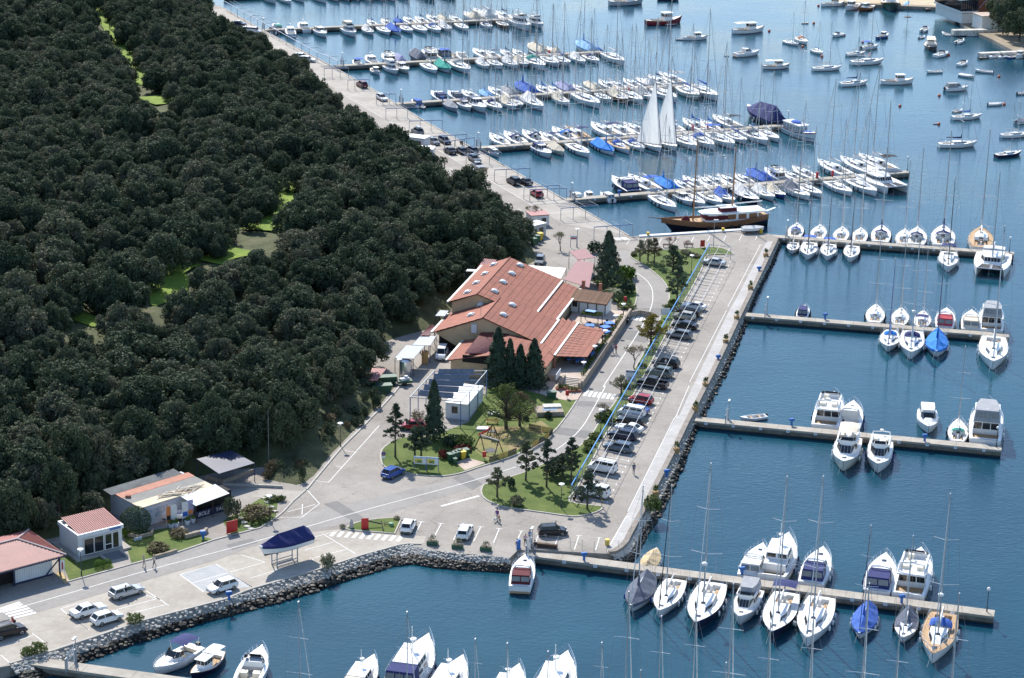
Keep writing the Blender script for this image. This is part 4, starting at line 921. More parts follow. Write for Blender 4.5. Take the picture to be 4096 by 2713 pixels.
  P['boat_cover'] = tent(hl, 0.01, 0.97, .32, .25, 1.03, .12).data('boat_cover', C['white'])
  P['enclosure'] = P['boat_cover']; P['enclosure_window'] = None
  P['bimini'] = canopy(-1.8, .4, .75, 1.55, .1, 1.0).data('bimini', [C['blue'], M_steel])
 elif kind == 'launch':
  hl = Hull(8, 2.7, .95, .72, 1.35, .35, .46, 2.0, .05, 16, .92); fin(hl, None)
  part('deck', hl.deck((0.14, 0.5), 0.78, 0.35), [M_deck, M_teak]); z = .8
  b1, t1 = house(-.3, 1.7, .78, .62, z-.05, z+1.3, .3, .1, .08, .7); cb = MB(); frustum(cb, b1, t1); cb.box(.65, 0, z+1.34, 2.2, 1.65, .08); part('wheelhouse', cb, M_gel)
  g = MB(); [pane(g, b1, t1, i, 2 if i in (0, 2, 4) else 1, .5, .88, .08) for i in range(6)]; part('window', g, M_glass)
  part('gunwale', hl.rail(0.0, 0.985, .02, .05, 99, False, 1.0), M_teak)
  part('signal_mast', MB().tube([(.3, 0, z+1.3), (.2, 0, z+2.6)], .035, 5), M_gel)
  P['bimini'] = canopy(-3.3, -.4, .95, z+1.5, .08, 1.4).data('bimini', [C['white'], M_steel])
  P['boat_cover'] = tent(hl, 0.02, 0.9, 1.2, 1.0).data('boat_cover', C['cream']); P['enclosure'] = P['boat_cover']; P['enclosure_window'] = None
 return P
MP = {}
def motor(k):
 if k not in MP: MP[k] = motor_parts(k)
 return MP[k]
fend = fender_mesh()

KINDN = {'express': 'motor cruiser', 'fly': 'flybridge motor yacht', 'trawler': 'trawler yacht', 'cuddy': 'small motorboat', 'open': 'open dinghy', 'launch': 'wooden launch'}
def make_boat(kind, pos, head, L, o, where, group, detail=2):
 """kind: s0 s1 s2 sailing yachts or a motor kind; o: options"""
 hc = o.get('hull', 'white')
 sailb = kind[0] == 's' and kind[1:].isdigit()
 P = sail(int(kind[1])) if sailb else motor(kind)
 k = L/P['L']
 size = ('small ' if L < 8 else 'big ' if L > 13.2 else '') if sailb else ''
 desc = o.get('desc')
 if not desc:
  bits = []
  if o.get('cover'): bits.append(CN.get(o['cover'], o['cover'])+' full cover')
  if o.get('tent'): bits.append(CN.get(o['tent'], o['tent'])+' cockpit tent')
  if o.get('hood'): bits.append(CN.get(o['hood'], o['hood'])+' sprayhood')
  if o.get('bimini'): bits.append(CN.get(o['bimini'], o['bimini'])+' bimini')
  if o.get('enc'): bits.append(CN.get(o['enc'], o['enc'])+' canvas enclosure')
  if o.get('sc'): bits.append(CN.get(o['sc'], o['sc'])+' boom cover')
  if o.get('jib') and not bits: bits.append(CN.get(o['jib'], o['jib'])+' furled jib')
  if o.get('teak'): bits.append('teak deck')
  hcn = {'stripe': 'white', 'wood': 'varnished'}.get(hc, hc)
  desc = f"{size}{hcn} {'sailing yacht' if sailb else KINDN[kind]}" + (' with '+' and '.join(bits[:1]) if bits else '')
 if len(f'{desc} {where}'.split()) > 16: where = where.split(', ')[-1]
 e = thing('sailing_yacht' if sailb else {'open': 'dinghy', 'launch': 'launch', 'cuddy': 'motorboat'}.get(kind, 'motor_yacht'), f"{desc}, {where}", 'sailboat' if sailb else 'boat', (pos[0], pos[1], WATER+0.0), head, group, k)
 link('hull', P['hull'], e, m=H[hc])
 hl = P['hl']
 if sailb:
  link('deck', P['deck'], e, m=M_teak if o.get('teak') else None)
  link('cabin', P['cabin'], e); link('window', P['window'], e); link('hatch', P['hatch'], e)
  mh = o.get('mast', 1.0)
  if mh:
   ms = link('mast', P['mast'], e); link('spreader', P['spreader'], ms); link('rigging', P['rigging'], e)
   link('boom', P['boom'], e)
   if not o.get('cover'): link('sail_cover', P['sail_cover'], e, m=C[o.get('sc', 'white')])
   if not o.get('nojib') and not o.get('hoist'): link('furled_jib', P['furled_jib'], e, m=C[o.get('jib', 'white')])
   if o.get('radar'): link('radar', P['radar'], e)
   if o.get('hoist'): link('hoisted_sail', P['hoisted_sail'], e); link('sail_edge', P['sail_edge'], e)
  if o.get('cover'): link('boat_cover', P['boat_cover'], e, m=C[o['cover']])
  else:
   link('seat', P['seat'], e); link('steering_wheel', P['steering_wheel'], e); link('guard_rail', P['guard_rail'], e)
  if o.get('tent'): link('boom_tent', P['boom_tent'], e, m=C[o['tent']])
  if o.get('hood'): link('sprayhood', P['sprayhood'], e, m=C[o['hood']])
  if o.get('bimini'): link('bimini', P['bimini'], e, m=C[o['bimini']])
 else:
  for nm, me in P['parts']:
   if o.get('cover') and nm in ('bow_rail', 'radar_arch', 'windscreen', 'coachroof', 'signal_mast', 'window', 'coaming', 'seat', 'flybridge_floor', 'deckhouse', 'wheelhouse', 'cabin', 'hatch', 'saloon', 'solar_panel'): continue
   if o.get('noob') and nm == 'outboard': continue
   link(nm, me, e)
  if o.get('cover'): link('boat_cover', P['boat_cover'], e, m=C[o['cover']])
  if o.get('enc'):
   en = link('canvas_enclosure', P['enclosure'], e, m=C[o['enc']])
   if P.get('enclosure_window'): link('clear_panel', P['enclosure_window'], en)
  if o.get('bimini'): link('bimini', P['bimini'], e, m=C[o['bimini']])
 if detail > 1 and not o.get('free') and L > 5.5:
  fc = o.get('fend', random.choice(['white', 'white', 'navy', 'black']))
  for t in (0.3, 0.46, 0.6):
   for sg in (1, -1):
    link('fender', fend, e, (hl.x(t), sg*(hl.b(t)+.12), hl.z(t)*.55), None, 1/k if k > .5 else 1, C[fc] if fc != 'white' else None)
 if not o.get('free') and P.get('mooring_line') is not None and not o.get('bowin'): link('mooring_line', P['mooring_line'], e)
 return e

# ------------------------------------------------------------------ piers
PIER_Z = -0.3; PW = 2.0
def px_line(a, b): return G(*a, PIER_Z), G(*b, PIER_Z)
PIERS = {1: px_line((2060, 2216), (3976, 2467)), 2: px_line((2760, 1682), (4006, 1802)), 3: px_line((2955, 1262), (4037, 1349)), 4: px_line((3085, 949), (4057, 1019)),
   5: px_line((2262, 803), (3642, 690)), 6: px_line((1880, 597), (3150, 503)), 7: px_line((1580, 418), (2785, 339)), 8: px_line((1345, 266), (2411, 209)), 9: px_line((1030, 123), (2060, 77)),
   0: px_line((-60, 2633), (4200, 3225)), 10: px_line((900, -10), (2250, -72))}
PN = {0: 'bottom-edge pier', 1: 'lowest full pier', 2: 'second-lowest pier', 3: 'third-lowest pier', 4: 'fourth-lowest pier', 5: 'schooner pier', 6: 'raised-sails pier', 7: 'fourth-highest pier', 8: 'third-highest pier', 9: 'second-highest pier', 10: 'topmost pier'}
M_plate = mat('number_plate', (0.75, 0.76, 0.78), 0.5, 0.05, 3); M_ink = mat('blue_ink', (0.05, 0.12, 0.35), 0.6, 0.05, 3)
def text_mesh(s, size, m, ext=0.004, italic=0.0):
 def mk():
  cu = bpy.data.curves.new('lettering', 'FONT'); cu.body = s; cu.size = size; cu.extrude = ext; cu.align_x = 'CENTER'; cu.align_y = 'CENTER'; cu.shear = italic; cu.resolution_u = 2
  ob = bpy.data.objects.new('lettering', cu); COL.objects.link(ob); dg = bpy.context.evaluated_depsgraph_get()
  me = bpy.data.meshes.new_from_object(ob.evaluated_get(dg)); bpy.data.objects.remove(ob); bpy.data.curves.remove(cu)
  me.name = 'lettering'; me.materials.clear(); me.materials.append(m); return me
 return cached(('text', s, size, m.name), mk)
PIERF = {}
for k, (a, b) in PIERS.items():
 u = (b-a).normalized(); n = Vector((-u.y, u.x, 0)); PIERF[k] = (a, u, n, (b-a).length)
 Ln = (b-a).length; th = math.atan2(u.y, u.x)
 o = thing('pier', {0: 'concrete pier along the bottom edge of the picture with gate at left'}.get(k, 'long narrow concrete pier, '+PN[k]), 'pier', a, th)
 nseg = max(int(Ln/6), 4)
 for i in range(nseg):                      # cast sections of the deck
  MBs = cached(('pierslab', round(Ln/nseg, 2)), lambda: MB().box(0, 0, -.16, Ln/nseg-.03, PW, .32).data('deck_slab', M_pier))
  link('deck_slab', MBs, o, ((i+.5)*Ln/nseg, PW/2, 0))
 MB().box(Ln/2, PW/2, -.62, Ln-.1, PW-.16, .62).build('pier_body', M_conw, o); MB().box(Ln/2, PW/2, -1.22, Ln-.3, PW-.5, .66).build('pier_footing', mat('dark_concrete', (.022, .026, .018), .6, .4, 1.2), o)  # footing in a darker green-black than the pier body
 if k in (1, 2, 3, 4, 5, 6):
  pl = cached('plate', lambda: MB().box(0, 0, 0, .5, .03, .42).data('number_plate', M_plate)); cnt = int(Ln/4.2)
  for i in range(cnt):
   q = link('number_plate', pl, o, (2.5+i*4.2, -.03, -.25))
   t = link('lettering', text_mesh(str(11+i), .3, M_ink), q, (0, -.022, 0)); t.rotation_euler = (math.pi/2, 0, 0)
def berth(pier, side, bx, by, kind, o=None, L=None, hb=1.3, deck=True):
 a, u, n, Ln = PIERF[pier]; o = dict(o or {})
 near = side == 'n'; bowin = o.get('bowin')
 P = G(bx, by, WATER) if near or bowin else G(bx, by, WATER+hb)
 h = -n if near else n
 dist = (P-a).dot(h)-(0 if near else PW)-0.9
 if L is None: L = dist
 lim = {'s0': (9.5, 15), 's1': (8, 12.5), 's2': (5.5, 8.5), 'express': (7.5, 15), 'fly': (9, 16), 'trawler': (8.5, 14), 'cuddy': (4.5, 8), 'open': (3, 5.5), 'launch': (5, 13)}[kind]
 L2 = min(max(L, lim[0]), lim[1])
 if pier == 0: c = P-h*(L2/2)
 else: c = P-h*(dist+.0)+h*(L2/2)*1.0 if abs(L2-L) > .01 and not o.get('keep') else P-h*(L2/2)
 head = math.atan2(h.y, h.x)+random.uniform(-.02, .02)
 if bowin: head += math.pi
 return (pier, side, (c-a).dot(u), kind, c, head, L2, o, dist)
# ------------------------------------------------------------------ berthed boats: pier, side (n near, f far), bow point in the photograph, kind, options
T = []
def row(pier, side, items):
 for it in items: T.append(berth(pier, side, *it))
row(1, 'n', [(2522, 2463, 's1', {'cover': 'slate', 'hull': 'stripe', 'fend': 'blue'}), (2635, 2479, 's0', {'jib': 'black'}), (2777, 2535, 's0', {'hull': 'navy', 'radar': 1}), (2955, 2512, 'fly', {'enc': 'grey'}),
    (3082, 2571, 's0', {'hull': 'navy', 'bimini': 'navy', 'teak': 0}), (3224, 2597, 's0', {'teak': 0, 'desc': 'white sailing yacht with tan toe rail and two wheels'}), (3436, 2570, 's1', {'cover': 'blue', 'jib': 'navy'}), (3607, 2586, 's1', {'tent': 'slate', 'hull': 'white'}),
    (3731, 2663, 's0', {'hood': 'blue', 'teak': 1, 'radar': 1})])
row(1, 'f', [(2627, 2185, 'cuddy', {'cover': 'tan'}, 6.5), (3050, 2180, 'express', {'enc': 'white', 'desc': 'white hardtop motor yacht with pale enclosed cockpit'}), (3151, 2157, 'trawler', {'desc': 'white trawler yacht with two solar panels'}), (3293, 2199, 'express', {'enc': 'navy'}),
    (3546, 2226, 'express', {'enc': 'navy', 'desc': 'white motor cruiser with navy enclosure beside flybridge yacht'}), (3680, 2214, 'fly', {})])
row(2, 'f', [(3334, 1588, 'fly', {'desc': 'white flybridge motor yacht with stern platform'}), (3415, 1615, 'express', {'desc': 'white motor cruiser with brown cockpit door'}), (3838, 1672, 's1', {'hood': 'green'}), (3950, 1631, 'fly', {'enc': 'grey'})])
row(2, 'n', [(3370, 1896, 'fly', {'bimini': 'cream', 'hull': 'cream'}), (3505, 1902, 'fly', {'desc': 'white flybridge motor yacht with blue cover on foredeck'})])
row(3, 'f', [(3220, 1214, 'cuddy', {'enc': 'navy'}, 6.3), (3508, 1216, 's1', {}), (3606, 1228, 's1', {'hull': 'cream'}), (3694, 1238, 's1', {'bimini': 'navy'}), (3785, 1238, 'express', {'enc': 'red'}), (3886, 1246, 'express', {'enc': 'cream', 'hull': 'cream'}), (3965, 1232, 'fly', {'enc': 'grey'})])
row(3, 'n', [(3551, 1417, 's1', {'sc': 'bright', 'hood': 'bright', 'jib': 'blue'}), (3639, 1443, 's0', {'hood': 'navy', 'radar': 1}), (3742, 1439, 's1', {'cover': 'bright', 'jib': 'navy'}), (3970, 1486, 's0', {'desc': 'big plain white sailing yacht with twin wheels'})])
row(4, 'f', [(3192, 888, 's0', {'hood': 'blue', 'jib': 'black'}), (3283, 895, 's0', {}), (3372, 903, 's0', {}), (3446, 907, 's0', {}), (3530, 900, 's0', {'sc': 'navy', 'hood': 'navy'}), (3622, 914, 's0', {}), (3671, 909, 's0', {'hood': 'navy', 'jib': 'red'}), (3775, 905, 's0', {'hood': 'navy', 'sc': 'navy'}), (3924, 908, 's0', {'teak': 1})])
row(4, 'n', [(3165, 1021, 's2', {'nojib': 1}), (3226, 1044, 's0', {'bimini': 'blue', 'jib': 'black'}), (3306, 1046, 's0', {'bimini': 'blue', 'jib': 'black'}), (3399, 1052, 's0', {'jib': 'black'}), (3790, 1093, 's0', {'bimini': 'navy', 'jib': 'black'})])
row(5, 'f', [(2278, 765, 'cuddy', {'bimini': 'white'}, 5.5), (2338, 762, 'launch', {'desc': 'small white pilothouse boat'}, 6), (2403, 762, 'cuddy', {'enc': 'white'}, 6), (2448, 712, 'express', {'enc': 'navy', 'hull': 'navy'}), (2515, 698, 's0', {'bimini': 'blue'}), (2619, 705, 's0', {'cover': 'bright'}), (2697, 712, 's1', {'bimini': 'navy'}), (2732, 698, 's0', {}),
    (2790, 699, 's1', {}), (2830, 700, 's0', {}), (2870, 690, 's0', {'radar': 1}), (2935, 687, 's1', {'bimini': 'blue'}), (2986, 674, 's0', {'cover': 'blue'}), (3058, 673, 'fly', {}), (3130, 675, 's1', {}), (3168, 660, 's0', {}), (3271, 639, 's0', {}), (3362, 628, 's0', {}), (3433, 618, 's0', {'bimini': 'black'})])
row(5, 'n', [(2704, 853, 's0', {'fend': 'black', 'sc': 'white', 'desc': 'white sailing yacht with three black fenders and arch'}), (2765, 825, 'express', {'enc': 'cream'}), (2818, 835, 's0', {}), (2888, 830, 's0', {'hood': 'cream'}), (2940, 822, 's1', {'tent': 'blue', 'sc': 'blue'}), (3037, 827, 's1', {'tent': 'white', 'hull': 'navy'}), (3098, 810, 's1', {'tent': 'white'}), (3142, 800, 's1', {'tent': 'cream', 'hull': 'blue'}),
    (3237, 806, 's0', {'tent': 'slate'}), (3286, 795, 's0', {'sc': 'white'}), (3408, 789, 's0', {}), (3507, 789, 's0', {'desc': 'white sailing yacht with red dinghy on foredeck', 'dinghy': 1})])
row(6, 'f', [(1960, 532, 's1', {}), (2016, 523, 's0', {'hood': 'navy'}), (2091, 518, 's0', {'hood': 'navy'}), (2165, 526, 's0', {'bimini': 'navy'}), (2209, 507, 's0', {'hood': 'bright'}), (2261, 504, 's0', {'teak': 1, 'bimini': 'navy'}), (2366, 490, 's0', {'bimini': 'navy'}), (2432, 490, 's0', {}), (2495, 488, 's0', {}), (2577, 480, 's0', {}), (2640, 478, 's1', {}),
    (2730, 472, 's0', {'sc': 'blue'}), (2800, 476, 's1', {'sc': 'blue'}), (2851, 459, 's0', {'bimini': 'black'}), (2988, 436, 'fly', {'cover': 'navy', 'hull': 'navy'})])
row(6, 'n', [(1993, 632, 'launch', {'bimini': 'white', 'desc': 'small white work launch with canopy'}, 5.5), (2203, 637, 'express', {'enc': 'navy'}), (2248, 623, 'express', {'cover': 'cream', 'hull': 'cream'}), (2356, 634, 's0', {}), (2455, 625, 's0', {'cover': 'bright', 'hull': 'white'}), (2517, 619, 's0', {'teak': 1, 'hood': 'blue'}), (2574, 610, 's0', {'hood': 'blue'}), (2646, 612, 's0', {'hoist': 1, 'hood': 'blue', 'desc': 'sailing yacht with tall white hoisted sail, left of two'}),
    (2708, 608, 's0', {'hoist': 1, 'desc': 'sailing yacht with tall white hoisted sail, right of two'}), (2790, 606, 's0', {}), (2858, 603, 's0', {'hood': 'blue'}), (2938, 600, 's0', {'bimini': 'blue'}), (2987, 582, 's1', {'sc': 'blue'}), (3072, 584, 's0', {'hood': 'slate'}), (3118, 573, 's0', {'sc': 'white'})])
row(7, 'f', [(1648, 392, 'cuddy', {'enc': 'blue'}, 6), (1726, 364, 'express', {'enc': 'navy', 'hull': 'stripe'}), (1793, 362, 'express', {'enc': 'slate'}), (1856, 358, 's0', {}), (1920, 356, 's1', {'cover': 'sky'}), (1955, 344, 's0', {}), (2006, 344, 's1', {'cover': 'grey'}), (2060, 330, 's0', {'cover': 'blue'}), (2142, 336, 's1', {'sc': 'blue'}), (2186, 336, 's1', {'sc': 'blue'}), (2224, 327, 's0', {'cover': 'lilac'}), (2300, 335, 's1', {}), (2340, 326, 's0', {'cover': 'cream'}),
    (2394, 316, 's0', {}), (2440, 318, 's1', {}), (2493, 311, 's0', {}), (2546, 306, 's0', {'tent': 'white'}), (2590, 300, 's1', {'sc': 'navy'}), (2635, 290, 's0', {'bimini': 'grey'})])
row(7, 'n', [(1700, 440, 'open', {'hull': 'grey'}, 4), (1827, 451, 'express', {'cover': 'grey', 'hull': 'grey'}), (1876, 443, 'express', {'bimini': 'navy'}), (1944, 456, 'express', {'enc': 'slate'}), (2007, 451, 's0', {'hood': 'navy'}), (2068, 445, 's1', {'tent': 'cream'}), (2093, 436, 's1', {'sc': 'blue'}), (2173, 447, 's0', {'tent': 'white'}), (2278, 430, 's1', {'tent': 'cream'}), (2397, 438, 's0', {}), (2445, 415, 's1', {}), (2513, 419, 's1', {'tent': 'cream', 'hull': 'wood'}),
    (2571, 421, 's0', {}), (2617, 408, 's1', {'tent': 'grey'}), (2707, 413, 's0', {}), (2809, 409, 's1', {'hull': 'cream', 'sc': 'blue'}), (2870, 407, 's0', {'sc': 'blue'})])
row(8, 'f', [(1413, 236, 'cuddy', {'bimini': 'blue'}, 7), (1465, 224, 'trawler', {}), (1530, 216, 'fly', {}), (1574, 218, 'express', {'cover': 'lilac'}), (1642, 207, 'express', {'cover': 'slate', 'hull': 'green'}), (1690, 204, 'fly', {'desc': 'white flybridge motor yacht with clear canopy'}), (1735, 200, 'express', {'bimini': 'blue', 'enc': 'slate'}), (1785, 206, 's1', {'cover': 'cream'}), (1825, 206, 'express', {}), (1893, 192, 's0', {}), (1943, 197, 's0', {'bimini': 'navy'}), (2003, 194, 's1', {'sc': 'navy'}), (2050, 192, 's1', {}),
    (2113, 176, 's0', {'cover': 'cream'}), (2190, 184, 's1', {'tent': 'cream'}), (2304, 166, 's0', {'cover': 'sky'}), (2360, 180, 'cuddy', {'cover': 'blue'}, 7)])
row(8, 'n', [(1516, 303, 'launch', {'desc': 'small cream cabin launch'}, 6.5), (1589, 302, 'fly', {'enc': 'white'}), (1633, 298, 'express', {'enc': 'cream', 'hull': 'cream'}), (1746, 298, 's0', {}), (1801, 296, 's1', {'cover': 'green'}), (1877, 299, 's0', {'hood': 'grey'}), (1956, 281, 's1', {'tent': 'white'}), (2009, 281, 's1', {}), (2071, 280, 's1', {'tent': 'white'}), (2113, 275, 's1', {'tent': 'cream'}), (2178, 285, 's0', {'hood': 'green'}), (2233, 273, 's1', {}), (2280, 271, 's1', {'hull': 'stripe', 'sc': 'blue'}),
    (2340, 262, 's0', {'tent': 'white'}), (2393, 258, 's0', {'hood': 'navy'}), (2496, 264, 's0', {'desc': 'big white sailing yacht with dinghy at the pier end'})])
row(9, 'f', [(1075, 107, 'cuddy', {'bimini': 'navy'}, 6), (1104, 100, 'express', {'enc': 'green'}), (1196, 93, 'trawler', {'desc': 'white cabin cruiser with brown windows'}, 9), (1479, 79, 's1', {'sc': 'blue'}), (1526, 71, 's1', {'bimini': 'slate'}), (1578, 70, 's1', {'cover': 'blue'}), (1620, 66, 's0', {}), (1665, 63, 's0', {'sc': 'navy'}), (1710, 57, 's0', {}), (1752, 59, 's1', {'cover': 'cream'}), (1800, 58, 's1', {}), (1857, 46, 's0', {'tent': 'cream'}), (1895, 36, 's0', {'tent': 'white'}), (1945, 46, 's1', {}), (1985, 43, 's0', {'sc': 'navy'})])
row(9, 'n', [(1302, 154, 'express', {'enc': 'cream', 'fend': 'black'}), (1419, 152, 'fly', {'enc': 'cream'}), (1491, 145, 's1', {'tent': 'white'}), (1558, 144, 's0', {}), (1599, 144, 's0', {'cover': 'blue'}), (1648, 139, 's1', {}), (1705, 139, 's0', {}), (1760, 137, 's0', {'hood': 'blue'}), (1804, 132, 's1', {'tent': 'white'}), (1870, 128, 's0', {}), (1967, 121, 's1', {'hood': 'navy'}), (2033, 118, 's2', {'hull': 'wood'}), (2118, 128, 'fly', {}), (2171, 118, 'fly', {'desc': 'white flybridge motor yacht outermost of all'})])
row(10, 'n', [(1098, 18, 'express', {'cover': 'white'}), (1161, 19, 's0', {}), (1214, 13, 's1', {}), (1302, 15, 's0', {}), (1355, 10, 's1', {'sc': 'blue'}), (1399, 8, 's1', {}), (1438, 7, 's0', {}), (1486, 7, 's1', {}), (1530, 6, 's0', {'hood': 'blue'}), (1580, 8, 's0', {}), (1645, 6, 's1', {}), (1740, 4, 's0', {'hull': 'navy'}), (1830, 2, 's0', {'hull': 'black'})])
row(0, 'f', [(1500, 2632, 'trawler', {'enc': 'cream', 'desc': 'white trawler yacht with radar and cream aft canopy'}), (1718, 2570, 'trawler', {'enc': 'navy', 'hull': 'navy', 'desc': 'navy trawler yacht with blue canopy and orange deck bag'}), (1850, 2645, 'trawler', {'desc': 'white trawler yacht with solar panel and short mast'}), (2080, 2680, 'trawler', {'desc': 'white trawler yacht with only its bow in view'}), (2275, 2640, 'trawler', {'desc': 'white trawler yacht with grey planked foredeck'})])
print('SHORT', [(b[0], b[1], b[3], round(b[8], 1)) for b in T if b[8] < 6 or b[8] > 15.5])
from collections import defaultdict
grp = defaultdict(list)
for b in T: grp[(b[0], b[1])].append(b)
for (pier, side), lst in grp.items():
 lst.sort(key=lambda b: b[2])
 for i, b in enumerate(lst):
  sd = 'near' if side == 'n' else 'far'
  wh = f"{ORD[i]} from left, {sd} side of {PN[pier]}"
  make_boat(b[3], b[4], b[5], b[6], b[7], wh, f"boats berthed at the {PN[pier]}", 2 if pier <= 6 else 1)

# masts rising over the bottom edge: yachts berthed just below it
def under(mx, my, k, slot, jib='white'):
 P = sail(k); z = WATER+P['mh']+1.6
 p = G(mx, my, z); a, u, n, Ln = PIERF[0]
 make_boat(f's{k}', (p.x-n.x*0.9, p.y-n.y*0.9), math.atan2(n.y, n.x), P['L'], {'free': 1, 'jib': jib, 'desc': 'yacht mast rising over the bottom edge'}, slot, 'yachts berthed below the bottom edge')
for mx, my, k, s in ((1198, 2398, 1, 'left of the cream canopied trawler'), (1632, 2438, 1, 'behind the navy trawler'), (1905, 2535, 2, 'between two white trawlers'), (2033, 2552, 2, 'over the bow-only trawler'), (2196, 2585, 2, 'left of the planked foredeck'),
      (2517, 2368, 0, 'below the slate covered yacht'), (2649, 2455, 1, 'below the black furled jib'), (2788, 2428, 1, 'below the navy hull'), (2935, 2335, 0, 'below the flybridge yacht'), (3085, 2480, 1, 'below the second navy hull'), (3258, 2440, 1, 'below the tan railed yacht'),
      (3478, 2335, 0, 'below the blue covered yacht'), (3603, 2490, 1, 'below the slate tented yacht'), (3838, 2375, 0, 'right of the teak decked yacht'), (2411, 2550, 2, 'left of the slate covered yacht'), (2567, 2660, 2, 'lowest mast right of the planked foredeck'), (2908, 2630, 2, 'lowest mast below the flybridge yacht')):
 under(mx, my, k, s)

# boats lying otherwise: bow and stern points on the water
def lie(bow, stern, kind, o, where, L=None, group=None):
 b, s = G(*bow, WATER), G(*stern, WATER); d = b-s; LL = L or d.length; c = (b+s)/2; o = dict(o); o['free'] = 1
 return make_boat(kind, c, math.atan2(d.y, d.x), LL, o, where, group, 1)
lie((2103, 2262), (2080, 2372), 'express', {'enc': 'maroon', 'desc': 'white motor cruiser with maroon cockpit bow-on to gate'}, 'left end of the lowest full pier', 9.5)
lie((3714, 1752), (3705, 1655), 'cuddy', {'enc': 'white', 'noob': 1, 'desc': 'broad white fishing boat with white canvas cabin'}, 'bow towards the second-lowest pier', 9.0)
lie((2968, 1684), (3052, 1674), 'open', {'desc': 'open white dinghy with outboard lying along pier'}, 'left end of the second-lowest pier', 4.6)
lie((1150, 118), (1172, 162), 'trawler', {'hull': 'stripe', 'desc': 'white cabin boat with dark stern lying bow-in'}, 'left end of second-highest pier', 9)
lie((690, 2670), (800, 2640), 'cuddy', {}, '', 1) if 0 else None
lie((612, 2712), (790, 2610), 'cuddy', {'bimini': 'navy', 'desc': 'white cabin motorboat with raised navy bimini'}, 'at lower left beside the bottom-edge pier', 8.0)
lie((775, 2722), (880, 2640), 'launch', {'hull': 'navy', 'bimini': 'white', 'desc': 'small navy launch with white awning and wheelhouse'}, 'at lower left beside the bottom-edge pier', 7.2)
lie((1045, 2640), (985, 2760), 'cuddy', {'noob': 1, 'desc': 'slim white cabin boat with bow rail'}, 'bottom edge, left of thin mast', 9.5)

